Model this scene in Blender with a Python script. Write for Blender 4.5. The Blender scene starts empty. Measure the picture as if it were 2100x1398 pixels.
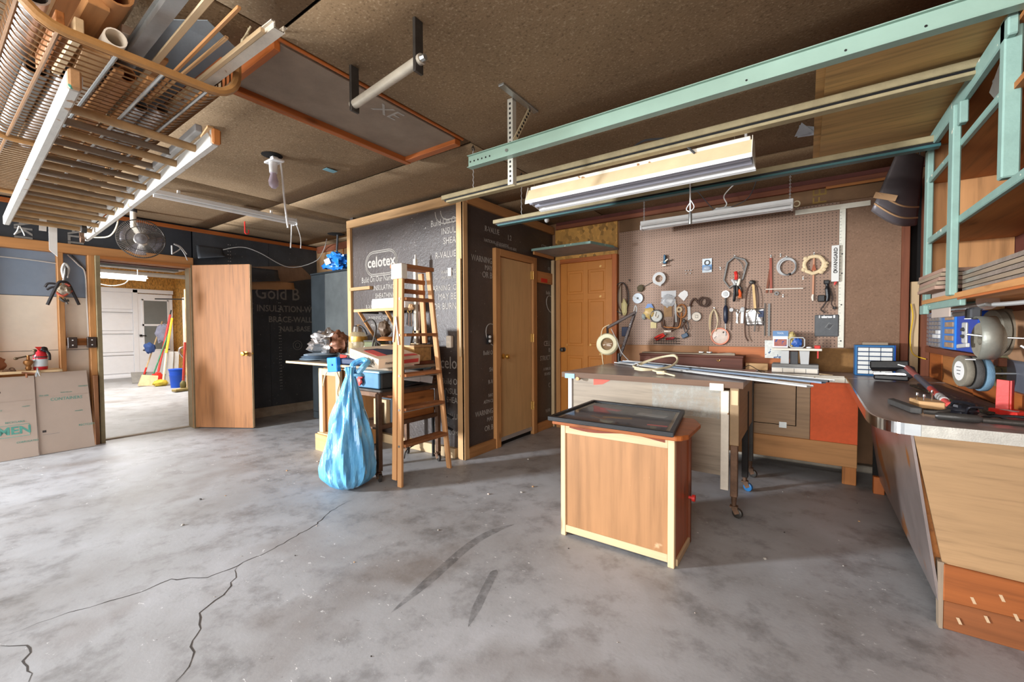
import bpy, math, random
from mathutils import Vector, Matrix, noise as mnoise
random.seed(7)
C = bpy.context.scene.collection
SC = bpy.context.scene
PI = math.pi

# ---------------------------------------------------------------- camera, world, lights, exposure
cam_d = bpy.data.cameras.new('camera'); cam = bpy.data.objects.new('camera', cam_d); C.objects.link(cam)
cam_d.sensor_fit = 'HORIZONTAL'; cam_d.sensor_width = 36.0
cam_d.lens = 36.0 * 862.42 / 2100.0
cam_d.clip_start = 0.02; cam_d.clip_end = 100
YAW, PITCH, ROLL = 0.61056, 0.0274958, -0.0053209
_r = Vector((math.cos(YAW), math.sin(YAW), 0)); _f0 = Vector((-math.sin(YAW), math.cos(YAW), 0)); _u0 = Vector((0, 0, 1))
_f = _f0 * math.cos(PITCH) - _u0 * math.sin(PITCH); _u = _u0 * math.cos(PITCH) + _f0 * math.sin(PITCH)
_r2 = _r * math.cos(ROLL) + _u * math.sin(ROLL); _u2 = _u * math.cos(ROLL) - _r * math.sin(ROLL)
cam.matrix_world = Matrix(((_r2.x, _u2.x, -_f.x, 0), (_r2.y, _u2.y, -_f.y, 0), (_r2.z, _u2.z, -_f.z, 1.17), (0, 0, 0, 1)))
SC.camera = cam
SC.view_settings.view_transform = 'Standard'; SC.view_settings.look = 'None'
SC.view_settings.gamma = 1.0; SC.view_settings.use_curve_mapping = False
SC.view_settings.exposure = 0.32

W = bpy.data.worlds.new('world'); SC.world = W; W.use_nodes = True
W.node_tree.nodes['Background'].inputs[0].default_value = (0.93, 0.97, 1.0, 1)
W.node_tree.nodes['Background'].inputs[1].default_value = 0.55

def area(name, loc, target, sx, sy, power, col=(1, 1, 1), spread=180):
    d = bpy.data.lights.new(name, 'AREA'); d.shape = 'RECTANGLE'; d.size = sx; d.size_y = sy
    d.energy = power; d.color = col; d.spread = math.radians(spread)
    o = bpy.data.objects.new(name, d); C.objects.link(o); o.location = loc
    o.rotation_euler = (Vector(target) - Vector(loc)).to_track_quat('-Z', 'Y').to_euler()
    return o
area('daylight_key_through_garage_door', (-6.1, -3.0, 1.62), (-1.0, 2.3, 0.4), 0.5, 0.5, 660, (0.90, 0.95, 1.0))
area('daylight_outside_garage_door', (-1.6, -7.5, 1.3), (-2.0, 2.0, 1.2), 7.0, 2.6, 540, (1.0, 0.98, 0.95))
area('added_fill_by_garage_door', (-0.5, -0.8, 2.40), (-0.6, 1.6, 0.3), 1.8, 0.4, 56, (1.0, 0.95, 0.88))  # unseen fill light added behind the camera to brighten the room
area('far_garage_ceiling_lamp', (-10.2, 1.9, 2.55), (-10.2, 1.9, 0), 2.4, 1.4, 205, (1.0, 0.97, 0.92))

# ---------------------------------------------------------------- materials
def lin(c):
    out = []
    for v in c:
        v = v / 255.0
        out.append(v / 12.92 if v <= 0.04045 else ((v + 0.055) / 1.055) ** 2.4)
    return (out[0], out[1], out[2], 1.0)

class NT:
    def __init__(s, name):
        s.m = bpy.data.materials.new(name); s.m.use_nodes = True
        s.t = s.m.node_tree; s.b = s.t.nodes['Principled BSDF']
    def n(s, kind, **kw):
        nd = s.t.nodes.new(kind)
        for k, v in kw.items():
            if k.startswith('i_'): nd.inputs[k[2:].replace('_', ' ')].default_value = v
            else: setattr(nd, k, v)
        return nd
    def l(s, a, b): s.t.links.new(a, b)
    def coords(s, scale=(1, 1, 1)):
        tc = s.n('ShaderNodeTexCoord'); mp = s.n('ShaderNodeMapping'); mp.inputs['Scale'].default_value = scale
        s.l(tc.outputs['Object'], mp.inputs['Vector']); return mp.outputs['Vector']
    def noise(s, vec, scale, detail=4, rough=0.55):
        nd = s.n('ShaderNodeTexNoise'); nd.inputs['Scale'].default_value = scale
        nd.inputs['Detail'].default_value = detail; nd.inputs['Roughness'].default_value = rough
        s.l(vec, nd.inputs['Vector']); return nd.outputs['Fac']
    def ramp(s, fac, stops):
        r = s.n('ShaderNodeValToRGB'); el = r.color_ramp.elements
        while len(el) < len(stops): el.new(0.5)
        for e, (p, c) in zip(el, stops): e.position = p; e.color = c
        s.l(fac, r.inputs['Fac']); return r.outputs['Color']
    def mix(s, fac, a, b, mode='MIX'):
        m = s.n('ShaderNodeMix', data_type='RGBA', blend_type=mode)
        for sock, v in ((m.inputs[0], fac), (m.inputs[6], a), (m.inputs[7], b)):
            if hasattr(v, 'is_output'): s.l(v, sock)
            else: sock.default_value = v
        return m.outputs[2]
    def bump(s, h, strength, dist=0.01):
        b = s.n('ShaderNodeBump'); b.inputs['Strength'].default_value = strength; b.inputs['Distance'].default_value = dist
        s.l(h, b.inputs['Height']); s.l(b.outputs['Normal'], s.b.inputs['Normal'])
    def rnd(s, col, amt):
        oi = s.n('ShaderNodeObjectInfo'); hs = s.n('ShaderNodeHueSaturation')
        mr = s.n('ShaderNodeMapRange'); mr.inputs[3].default_value = 1 - amt; mr.inputs[4].default_value = 1 + amt
        s.l(oi.outputs['Random'], mr.inputs[0]); s.l(mr.outputs[0], hs.inputs['Value']); s.l(col, hs.inputs['Color'])
        return hs.outputs['Color']
    def col(s, c): s.l(c, s.b.inputs['Base Color'])

def scal(c, k): return (min(1, c[0] * k), min(1, c[1] * k), min(1, c[2] * k), 1)

def mat(name, col, rough=0.6, metal=0.0, scale=9.0, amt=0.22, bump=0.15, spec=0.4, rnd=0.0, speck=None, alpha=1.0, trans=0.0):
    """plain surface with mottled colour, fine relief and optional specks"""
    k = NT(name); c = lin(col); v = k.coords()
    f = k.noise(v, scale, 5, 0.65)
    cc = k.ramp(f, [(0.25, scal(c, 1 - amt)), (0.5, c), (0.75, scal(c, 1 + amt))])
    if speck:
        f2 = k.noise(v, speck[1], 2, 0.5)
        m = k.ramp(f2, [(speck[2], (0, 0, 0, 1)), (speck[2] + 0.03, (1, 1, 1, 1))])
        cc = k.mix(m, cc, lin(speck[0]))
    if rnd: cc = k.rnd(cc, rnd)
    k.col(cc)
    k.b.inputs['Roughness'].default_value = rough; k.b.inputs['Metallic'].default_value = metal
    k.b.inputs['Specular IOR Level'].default_value = spec
    if bump: k.bump(k.noise(v, scale * 9, 3), bump, 0.004)
    if alpha < 1: k.b.inputs['Alpha'].default_value = alpha
    if trans: k.b.inputs['Transmission Weight'].default_value = trans
    return k.m

class Wood:
    """wood whose grain runs along the longest side of whatever it is put on"""
    def __init__(s, name, col, dark=0.62, light=1.15, grain=1.0, rough=0.62, rnd=0.10, knots=True, stain=None):
        s.a = (name, col, dark, light, grain, rough, rnd, knots, stain); s.c = {}
    def get(s, ax):
        if ax in s.c: return s.c[ax]
        name, col, dark, light, grain, rough, rnd, knots, stain = s.a
        k = NT(name + '_' + 'xyz'[ax]); c = lin(col)
        sc = [26.0 * grain] * 3; sc[ax] = 1.6 * grain
        oi = k.n('ShaderNodeObjectInfo'); tc = k.n('ShaderNodeTexCoord')
        vm = k.n('ShaderNodeVectorMath', operation='ADD'); k.l(tc.outputs['Object'], vm.inputs[0])
        vs = k.n('ShaderNodeVectorMath', operation='SCALE'); k.l(oi.outputs['Location'], vs.inputs[0]); vs.inputs['Scale'].default_value = 0.37
        k.l(vs.outputs[0], vm.inputs[1])
        mp = k.n('ShaderNodeMapping'); mp.inputs['Scale'].default_value = sc; k.l(vm.outputs[0], mp.inputs['Vector'])
        f = k.noise(mp.outputs['Vector'], 1.0, 6, 0.6)
        cc = k.ramp(f, [(0.28, scal(c, dark)), (0.48, c), (0.72, scal(c, light))])
        mp2 = k.n('ShaderNodeMapping'); s2 = [5.0] * 3; s2[ax] = 1.4; mp2.inputs['Scale'].default_value = s2; k.l(vm.outputs[0], mp2.inputs['Vector'])
        f2 = k.noise(mp2.outputs['Vector'], 1.0, 3)
        cc = k.mix(k.ramp(f2, [(0.35, (0, 0, 0, 1)), (0.7, (0.5, 0.5, 0.5, 1))]), cc, scal(c, 0.72))
        if knots:
            vo = k.n('ShaderNodeTexVoronoi'); s3 = [7.0] * 3; s3[ax] = 2.2
            mp3 = k.n('ShaderNodeMapping'); mp3.inputs['Scale'].default_value = s3; k.l(vm.outputs[0], mp3.inputs['Vector'])
            k.l(mp3.outputs['Vector'], vo.inputs['Vector']); vo.inputs['Scale'].default_value = 1.0
            cc = k.mix(k.ramp(vo.outputs['Distance'], [(0.06, (0.8, 0.8, 0.8, 1)), (0.13, (0, 0, 0, 1))]), cc, scal(c, 0.38))
        if stain:
            f4 = k.noise(k.coords(), stain[1], 4, 0.7)
            cc = k.mix(k.ramp(f4, [(stain[2], (0, 0, 0, 1)), (stain[2] + 0.12, (0.85, 0.85, 0.85, 1))]), cc, lin(stain[0]))
        k.col(k.rnd(cc, rnd)); k.b.inputs['Roughness'].default_value = rough
        k.b.inputs['Specular IOR Level'].default_value = 0.35
        k.bump(f, 0.12, 0.004)
        s.c[ax] = k.m
        return k.m

PINE = Wood('pine', (204, 162, 114), 0.66, 1.12)
PINE2 = Wood('pine_orange', (192, 138, 86), 0.62, 1.15)
OLD = Wood('old_timber', (176, 112, 58), 0.5, 1.25)
REDW = Wood('red_brown_timber', (128, 74, 50), 0.6, 1.25)
ORNG = Wood('varnished_timber', (176, 98, 46), 0.55, 1.2, rough=0.45)
LADW = Wood('ladder_wood', (206, 152, 102), 0.58, 1.2)
LADD = Wood('ladder_tread_wood', (158, 102, 62), 0.5, 1.4, stain=((190, 170, 150), 14, 0.6))
SLABW = Wood('door_veneer', (142, 94, 54), 0.62, 1.22, grain=1.2, rough=0.62, knots=False)
CLOSD = Wood('closet_door_veneer', (214, 174, 122), 0.86, 1.06, grain=2.0, rough=0.5, knots=False)
LAMB = Wood('brown_laminate', (164, 130, 94), 0.7, 1.15, grain=1.7, rough=0.4, knots=False)
LAMG = Wood('grey_laminate', (158, 144, 126), 0.62, 1.2, grain=1.5, rough=0.42, knots=False)
BENP = Wood('blond_panel', (164, 131, 94), 0.72, 1.14, grain=2.6, rough=0.55, knots=False)
PLYC = Wood('box_plywood', (172, 126, 86), 0.66, 1.2, grain=0.8, rough=0.42, knots=False, stain=((225, 190, 150), 7, 0.66))
GREYW = Wood('weathered_wood', (150, 132, 112), 0.6, 1.25)
PALEW = Wood('pale_wood', (212, 184, 144), 0.75, 1.08)
OSBW = Wood('strand_board', (206, 166, 108), 0.55, 1.25, grain=1.3, knots=False)
CASE = Wood('case_wood', (104, 60, 46), 0.5, 1.5)

KICK = Wood('kick_timber', (150, 84, 40), 0.55, 1.3)
KICK2 = Wood('lower_kick_timber', (136, 80, 44), 0.55, 1.3)
def osb_mat(name, col):
    k = NT(name); c = lin(col); v = k.coords((7, 7, 7))
    vo = k.n('ShaderNodeTexVoronoi'); vo.inputs['Scale'].default_value = 4.0; vo.feature = 'F1'
    mp = k.n('ShaderNodeMapping'); mp.inputs['Scale'].default_value = (1.0, 2.6, 0.8); k.l(v, mp.inputs['Vector']); k.l(mp.outputs['Vector'], vo.inputs['Vector'])
    cc = k.ramp(vo.outputs['Color'], [(0.1, scal(c, 0.5)), (0.45, c), (0.9, scal(c, 1.35))])
    k.col(cc); k.b.inputs['Roughness'].default_value = 0.6; k.bump(vo.outputs['Distance'], 0.3, 0.004)
    return k.m
OSB = osb_mat('strand_board_panel', (196, 146, 72))

def floor_mat():
    k = NT('concrete_floor'); v = k.coords()
    a = k.noise(v, 0.9, 6, 0.62); b = k.noise(v, 6.0, 6, 0.7); d = k.noise(v, 60, 3)
    c1 = k.ramp(a, [(0.3, lin((140, 137, 135))), (0.5, lin((162, 162, 164))), (0.72, lin((182, 183, 187)))])
    c2 = k.ramp(b, [(0.32, (0.52, 0.51, 0.50, 1)), (0.5, (0.93, 0.93, 0.93, 1)), (0.7, (1.0, 1.0, 1.0, 1))])
    cc = k.mix(0.85, c1, c2, 'MULTIPLY')
    st = k.noise(v, 1.7, 3, 0.5)
    cc = k.mix(k.ramp(st, [(0.55, (0, 0, 0, 1)), (0.72, (0.6, 0.6, 0.6, 1))]), cc, lin((112, 101, 92)))
    # chipped pale flakes and dark pits where the top coat has worn
    mp = k.n('ShaderNodeMapping'); mp.inputs['Scale'].default_value = (1.0, 1.8, 1); k.l(v, mp.inputs['Vector'])
    fl = k.noise(mp.outputs['Vector'], 24, 4, 0.7); ms = k.noise(v, 1.2, 2)
    mk = k.mix(1.0, k.ramp(fl, [(0.66, (0, 0, 0, 1)), (0.70, (1, 1, 1, 1))]), k.ramp(ms, [(0.46, (0, 0, 0, 1)), (0.58, (0.8, 0.8, 0.8, 1))]), 'MULTIPLY')
    cc = k.mix(mk, cc, lin((228, 228, 228)))
    pt = k.noise(mp.outputs['Vector'], 33, 4, 0.75)
    mk2 = k.mix(1.0, k.ramp(pt, [(0.27, (1, 1, 1, 1)), (0.33, (0, 0, 0, 1))]), k.ramp(ms, [(0.46, (0, 0, 0, 1)), (0.58, (0.8, 0.8, 0.8, 1))]), 'MULTIPLY')
    cc = k.mix(mk2, cc, lin((84, 80, 78)))
    k.col(cc); k.l(k.ramp(b, [(0.3, (0.42, 0.42, 0.42, 1)), (0.7, (0.62, 0.62, 0.62, 1))]), k.b.inputs['Roughness'])
    k.bump(d, 0.12, 0.004)
    return k.m
FLOOR = floor_mat()

def board_mat(name, col, sp1, sp2, rough=0.85):
    """fibreboard: fine light and dark specks with broad water marks"""
    k = NT(name); c = lin(col); v = k.coords()
    a = k.noise(v, 1.3, 5, 0.6); b = k.noise(v, 95, 2, 0.5)
    cc = k.ramp(a, [(0.3, scal(c, 0.78)), (0.52, c), (0.75, scal(c, 1.14))])
    cc = k.mix(k.ramp(b, [(0.60, (0, 0, 0, 1)), (0.68, (0.55, 0.55, 0.55, 1))]), cc, lin(sp1))
    cc = k.mix(k.ramp(b, [(0.32, (0.6, 0.6, 0.6, 1)), (0.40, (0, 0, 0, 1))]), cc, lin(sp2))
    k.col(cc); k.b.inputs['Roughness'].default_value = rough; k.b.inputs['Specular IOR Level'].default_value = 0.2
    k.bump(b, 0.35, 0.003)
    return k.m
CEIL = board_mat('ceiling_fibreboard', (138, 115, 88), (176, 156, 128), (96, 78, 58))
HARD = board_mat('hardboard', (132, 103, 82), (150, 120, 98), (104, 78, 60), 0.6)
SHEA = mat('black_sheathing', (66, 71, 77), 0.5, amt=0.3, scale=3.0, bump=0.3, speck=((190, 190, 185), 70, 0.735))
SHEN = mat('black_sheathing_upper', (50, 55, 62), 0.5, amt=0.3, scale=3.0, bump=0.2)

def celotex_mat():
    k = NT('bituminous_sheathing'); c = lin((74, 65, 61)); v = k.coords()
    a = k.noise(v, 2.0, 4); b = k.noise(v, 40, 4, 0.7); sp = k.noise(v, 55, 2, 0.5)
    cc = k.ramp(a, [(0.3, scal(c, 0.7)), (0.7, scal(c, 1.2))])
    cc = k.mix(k.ramp(sp, [(0.735, (0, 0, 0, 1)), (0.76, (0.8, 0.8, 0.8, 1))]), cc, lin((205, 195, 180)))
    k.col(cc); k.b.inputs['Roughness'].default_value = 0.42; k.b.inputs['Specular IOR Level'].default_value = 0.5
    k.bump(b, 0.7, 0.006)
    return k.m
CELO = celotex_mat()

def peg_mat():
    k = NT('pegboard'); v = k.coords((1 / 0.0254, 1, 1 / 0.0254))
    a = k.noise(k.coords(), 1.6, 4); c = lin((148, 118, 98))
    cc = k.ramp(a, [(0.3, scal(c, 0.82)), (0.7, scal(c, 1.12))])
    fr = k.n('ShaderNodeVectorMath', operation='FRACTION'); k.l(v, fr.inputs[0])
    sb = k.n('ShaderNodeVectorMath', operation='SUBTRACT'); k.l(fr.outputs[0], sb.inputs[0]); sb.inputs[1].default_value = (0.5, 0, 0.5)
    ml = k.n('ShaderNodeVectorMath', operation='MULTIPLY'); k.l(sb.outputs[0], ml.inputs[0]); ml.inputs[1].default_value = (1, 0, 1)
    ln = k.n('ShaderNodeVectorMath', operation='LENGTH'); k.l(ml.outputs[0], ln.inputs[0])
    hole = k.ramp(ln.outputs['Value'], [(0.13, (1, 1, 1, 1)), (0.17, (0, 0, 0, 1))])
    cc = k.mix(hole, cc, lin((40, 26, 18)))
    k.col(cc); k.b.inputs['Roughness'].default_value = 0.55
    return k.m
PEG = peg_mat()

WHITE = mat('white_paint', (232, 232, 230), 0.45, amt=0.06, bump=0.05)
DIRTYW = mat('worn_white_paint', (222, 214, 198), 0.5, amt=0.14, scale=14, bump=0.2, speck=((150, 110, 70), 18, 0.68))
CREAM = mat('cream_board', (234, 224, 208), 0.75, amt=0.1, scale=3)
BLUEB = mat('blue_grey_board', (134, 150, 170), 0.75, amt=0.1, scale=3)
CARD = mat('cardboard', (186, 170, 158), 0.8, amt=0.08, scale=2.5, bump=0.1)
KRAFT = mat('kraft_card', (190, 150, 110), 0.8, amt=0.1)
TEAL = mat('teal_paint', (130, 160, 150), 0.5, amt=0.12, scale=12, rnd=0.05, speck=((226, 220, 200), 24, 0.70))
TEALD = mat('teal_enamel', (140, 166, 152), 0.35, amt=0.08, scale=5)
TEALB = mat('dark_teal_enamel', (54, 96, 98), 0.4, amt=0.1)
TANR = mat('dusty_rail', (158, 144, 110), 0.6, amt=0.18, scale=20)
STEEL = mat('galvanised_steel', (172, 174, 172), 0.35, 0.85, scale=14, amt=0.15, bump=0.05)
STEELD = mat('dark_steel', (74, 70, 66), 0.45, 0.6, scale=12, amt=0.3)
RUST = mat('rusty_steel', (110, 84, 66), 0.6, 0.5, scale=16, amt=0.4)
CHROME = mat('chrome', (215, 216, 216), 0.15, 1.0, amt=0.04, bump=0)
BRASS = mat('brass', (196, 152, 74), 0.3, 0.7, amt=0.1, bump=0)
ALU = mat('aluminium', (205, 208, 210), 0.32, 0.7, amt=0.06, bump=0.02)
BLACK = mat('black_plastic', (24, 24, 26), 0.4, amt=0.15)
DGREY = mat('dark_grey', (66, 66, 68), 0.55, amt=0.2)
MGREY = mat('mid_grey', (128, 126, 122), 0.6, amt=0.15)
LGREY = mat('light_grey', (188, 188, 186), 0.5, amt=0.08)
STONE = mat('grinding_stone', (132, 126, 112), 0.9, amt=0.15, scale=30, bump=0.5)
STONEB = mat('blue_grinding_stone', (108, 140, 162), 0.9, amt=0.15, scale=30, bump=0.5)
STOND = mat('dark_grinding_stone', (82, 80, 78), 0.9, amt=0.15, scale=30, bump=0.5)
BLUE = mat('blue_plastic', (22, 78, 190), 0.35, amt=0.06, bump=0)
BLUE2 = mat('steel_blue_paint', (38, 104, 158), 0.4, amt=0.08)
NAVY = mat('navy_card', (28, 44, 78), 0.5, amt=0.1)
RED = mat('red_paint', (206, 48, 40), 0.45, amt=0.1)
PINK = mat('faded_red_paint', (222, 84, 78), 0.5, amt=0.1)
ORANGE = mat('orange_hardboard', (220, 92, 40), 0.6, amt=0.1, scale=30, bump=0.2)
ORHOSE = mat('orange_rubber', (226, 108, 30), 0.45, amt=0.06)
YELLOW = mat('yellow_plastic', (232, 188, 50), 0.45, amt=0.08)
GREEN = mat('green_paint', (34, 110, 74), 0.5, amt=0.1)
CORD = mat('cream_cord', (222, 208, 172), 0.55, amt=0.06)
BROWNL = mat('brown_leather', (78, 52, 38), 0.55, amt=0.25)
ODOOR = mat('ochre_door_paint', (190, 122, 52), 0.42, amt=0.1, scale=4, bump=0.1, speck=((236, 196, 120), 9, 0.73))
MAROON = mat('maroon_wall', (92, 46, 38), 0.7, amt=0.2)
DARKV = mat('dark_void', (16, 13, 11), 0.9, amt=0.1)
CONC = mat('concrete_curb', (162, 152, 138), 0.85, amt=0.25, scale=10, bump=0.5)
CHALK = mat('pale_print', (166, 160, 152), 0.7, amt=0.25, scale=30, bump=0)
CHALK2 = mat('faint_print', (136, 136, 134), 0.7, amt=0.2, scale=30, bump=0)
TEALP = mat('teal_print', (92, 160, 148), 0.7, amt=0.15, scale=40, bump=0)
INK = mat('dark_print', (60, 56, 56), 0.7, amt=0.1, bump=0)
WOODTOP = Wood('worn_bench_top', (150, 134, 128), 0.62, 1.25, grain=1.0, rough=0.28, knots=False)
TABTOP = Wood('worn_table_top', (166, 156, 154), 0.6, 1.2, grain=0.9, rough=0.26, knots=False)
SHEET = mat('scuffed_metal_sheet', (154, 142, 138), 0.3, 0.55, scale=2.2, amt=0.35, bump=0.1, speck=((170, 110, 60), 3.0, 0.62))

def glass_mat(name, col, alpha, rough=0.05):
    k = NT(name); k.b.inputs['Base Color'].default_value = lin(col); k.b.inputs['Roughness'].default_value = rough
    k.b.inputs['Alpha'].default_value = alpha; k.b.inputs['Specular IOR Level'].default_value = 0.8
    return k.m
GLASS = glass_mat('clear_glass', (200, 205, 210), 0.25)
GLASSP = glass_mat('picture_glass', (120, 126, 134), 0.18, 0.04)
CLEARP = glass_mat('clear_plastic_film', (215, 218, 222), 0.5, 0.25)
BULBG = glass_mat('frosted_bulb', (205, 190, 205), 0.9, 0.3)

def bag_mat(name, col, dark):
    k = NT(name); v = k.coords((3, 3, 1.2)); f = k.noise(v, 5, 5, 0.6)
    k.col(k.ramp(f, [(0.3, lin(dark)), (0.6, lin(col)), (0.75, lin((206, 226, 240)))]))
    k.b.inputs['Roughness'].default_value = 0.28; k.b.inputs['Specular IOR Level'].default_value = 0.6
    k.b.inputs['Transmission Weight'].default_value = 0.0
    k.bump(k.noise(k.coords((12, 12, 3)), 2.0, 3), 0.5, 0.02)
    return k.m
BAG = bag_mat('thin_blue_bag', (112, 184, 226), (74, 150, 206))
BAG2 = bag_mat('blue_bag', (40, 136, 226), (16, 88, 190))
FOIL = mat('crumpled_foil', (196, 192, 190), 0.25, 0.85, scale=10, amt=0.3, bump=0.4)

def emit_mat(name, col, st):
    k = NT(name); k.b.inputs['Base Color'].default_value = lin(col)
    k.b.inputs['Emission Color'].default_value = lin(col); k.b.inputs['Emission Strength'].default_value = st
    return k.m
TUBEON = emit_mat('lit_tube', (255, 252, 240), 9.0)
TUBEOFF = mat('unlit_tube', (176, 178, 190), 0.3, amt=0.05, bump=0)

def soft_mark(name, col, a):
    """dark rubber dust scuffs and the painted lit patch, only partly covering the surface"""
    k = NT(name); k.b.inputs['Base Color'].default_value = lin(col); k.b.inputs['Roughness'].default_value = 0.8
    f = k.noise(k.coords(), 14, 5, 0.7)
    k.l(k.ramp(f, [(0.3, (0, 0, 0, 1)), (0.7, (a, a, a, 1))]), k.b.inputs['Alpha'])
    return k.m
SCUFF = soft_mark('rubber_scuff', (84, 82, 82), 0.5)

# ---------------------------------------------------------------- mesh building
class MB:
    def __init__(s): s.v = []; s.f = []; s.sm = []
    def add(s, vs, fs, smooth=False):
        o = len(s.v); s.v += [tuple(p) for p in vs]
        for f in fs: s.f.append([i + o for i in f]); s.sm.append(smooth)
        return s
    def box(s, x0, x1, y0, y1, z0, z1):
        v = [(x, y, z) for z in (z0, z1) for y in (y0, y1) for x in (x0, x1)]
        return s.add(v, [(0, 2, 3, 1), (4, 5, 7, 6), (0, 1, 5, 4), (2, 6, 7, 3), (0, 4, 6, 2), (1, 3, 7, 5)])
    def obox(s, c, size, ax, ay=None):
        """box centred on c with local x along ax (and y near ay)"""
        X = Vector(ax).normalized(); Y = Vector(ay if ay else (0, 0, 1)); Z = X.cross(Y).normalized(); Y = Z.cross(X)
        c = Vector(c); hx, hy, hz = size[0] / 2, size[1] / 2, size[2] / 2
        v = [c + X * a * hx + Y * b * hy + Z * d * hz for d in (-1, 1) for b in (-1, 1) for a in (-1, 1)]
        return s.add(v, [(0, 2, 3, 1), (4, 5, 7, 6), (0, 1, 5, 4), (2, 6, 7, 3), (0, 4, 6, 2), (1, 3, 7, 5)])
    def bar(s, a, b, w, h, up=(0, 0, 1)):
        """straight member from a to b, w across and h along up"""
        a = Vector(a); b = Vector(b); d = (b - a)
        u = Vector(up)
        if abs(d.normalized().dot(u)) > 0.95: u = Vector((0, 1, 0))
        return s.obox((a + b) / 2, (d.length, h, w), d, u)
    def tube(s, pts, r, n=8, closed=False, cap=True):
        P = [Vector(p) for p in pts]; m = len(P); R = r if isinstance(r, (list, tuple)) else [r] * m
        up = None; vs = []
        for i in range(m):
            a = P[(i - 1) % m] if (closed or i) else P[i]; b = P[(i + 1) % m] if (closed or i < m - 1) else P[i]
            t = (b - a).normalized()
            if up is None:
                up = Vector((0, 0, 1)) if abs(t.z) < 0.9 else Vector((1, 0, 0))
            up = (up - t * up.dot(t))
            up = up.normalized() if up.length > 1e-6 else t.orthogonal().normalized()
            sd = t.cross(up)
            for j in range(n):
                an = 2 * PI * j / n; vs.append(P[i] + (up * math.cos(an) + sd * math.sin(an)) * R[i])
        fs = []
        for i in range(m if closed else m - 1):
            k = (i + 1) % m
            for j in range(n): fs.append((i * n + j, i * n + (j + 1) % n, k * n + (j + 1) % n, k * n + j))
        s.add(vs, fs, True)
        if cap and not closed:
            o = len(s.v) - len(vs)
            s.f.append([o + j for j in range(n)][::-1]); s.sm.append(False)
            s.f.append([o + (m - 1) * n + j for j in range(n)]); s.sm.append(False)
        return s
    def cyl(s, a, b, r, r2=None, n=16): return s.tube([a, b], [r, r if r2 is None else r2], n)
    def ring(s, c, R, r, axis=(0, 1, 0), n=24, m=8, ry=None, wob=0):
        A = Vector(axis).normalized(); U = A.orthogonal().normalized(); V = A.cross(U); c = Vector(c)
        if abs(A.y) > 0.9: U = Vector((1, 0, 0)); V = Vector((0, 0, 1))
        ry = R if ry is None else ry
        pts = [c + U * (R + wob * random.uniform(-1, 1)) * math.cos(2 * PI * i / n) + V * (ry + wob * random.uniform(-1, 1)) * math.sin(2 * PI * i / n) for i in range(n)]
        return s.tube(pts, r, m, closed=True)
    def lathe(s, prof, c, axis=(0, 0, 1), n=20, smooth=True):
        A = Vector(axis).normalized(); U = A.orthogonal().normalized(); V = A.cross(U); c = Vector(c); vs = []
        for r, h in prof:
            for j in range(n):
                an = 2 * PI * j / n; vs.append(c + A * h + (U * math.cos(an) + V * math.sin(an)) * max(r, 1e-5))
        fs = []
        for i in range(len(prof) - 1):
            for j in range(n): fs.append((i * n + j, i * n + (j + 1) % n, (i + 1) * n + (j + 1) % n, (i + 1) * n + j))
        return s.add(vs, fs, smooth)
    def prism(s, poly, ext):
        P = [Vector(p) for p in poly]; e = Vector(ext); n = len(P)
        vs = P + [p + e for p in P]
        fs = [list(range(n))[::-1], list(range(n, 2 * n))] + [(i, (i + 1) % n, n + (i + 1) % n, n + i) for i in range(n)]
        return s.add(vs, fs)
    def blob(s, c, rx, ry, rz, seed=0, amp=0.2, freq=2.5, nu=20, nv=12):
        vs = []
        for i in range(nv + 1):
            th = PI * i / nv
            for j in range(nu):
                ph = 2 * PI * j / nu
                d = Vector((math.sin(th) * math.cos(ph), math.sin(th) * math.sin(ph), math.cos(th)))
                k = 1 + amp * mnoise.noise(d * freq + Vector((seed, seed * 1.7, 0))) + amp * 0.5 * mnoise.noise(d * freq * 2.7 + Vector((0, seed, 3)))
                vs.append((c[0] + d.x * rx * k, c[1] + d.y * ry * k, c[2] + d.z * rz * k))
        fs = [(i * nu + j, (i + 1) * nu + j, (i + 1) * nu + (j + 1) % nu, i * nu + (j + 1) % nu) for i in range(nv) for j in range(nu)]
        return s.add(vs, fs, True)
    def sheet(s, fn, nu, nv, th=0.0):
        """a surface fn(u, v) with u, v in 0..1"""
        vs = [fn(i / nu, j / nv) for j in range(nv + 1) for i in range(nu + 1)]
        fs = [(j * (nu + 1) + i, j * (nu + 1) + i + 1, (j + 1) * (nu + 1) + i + 1, (j + 1) * (nu + 1) + i) for j in range(nv) for i in range(nu)]
        return s.add(vs, fs, True)

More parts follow.
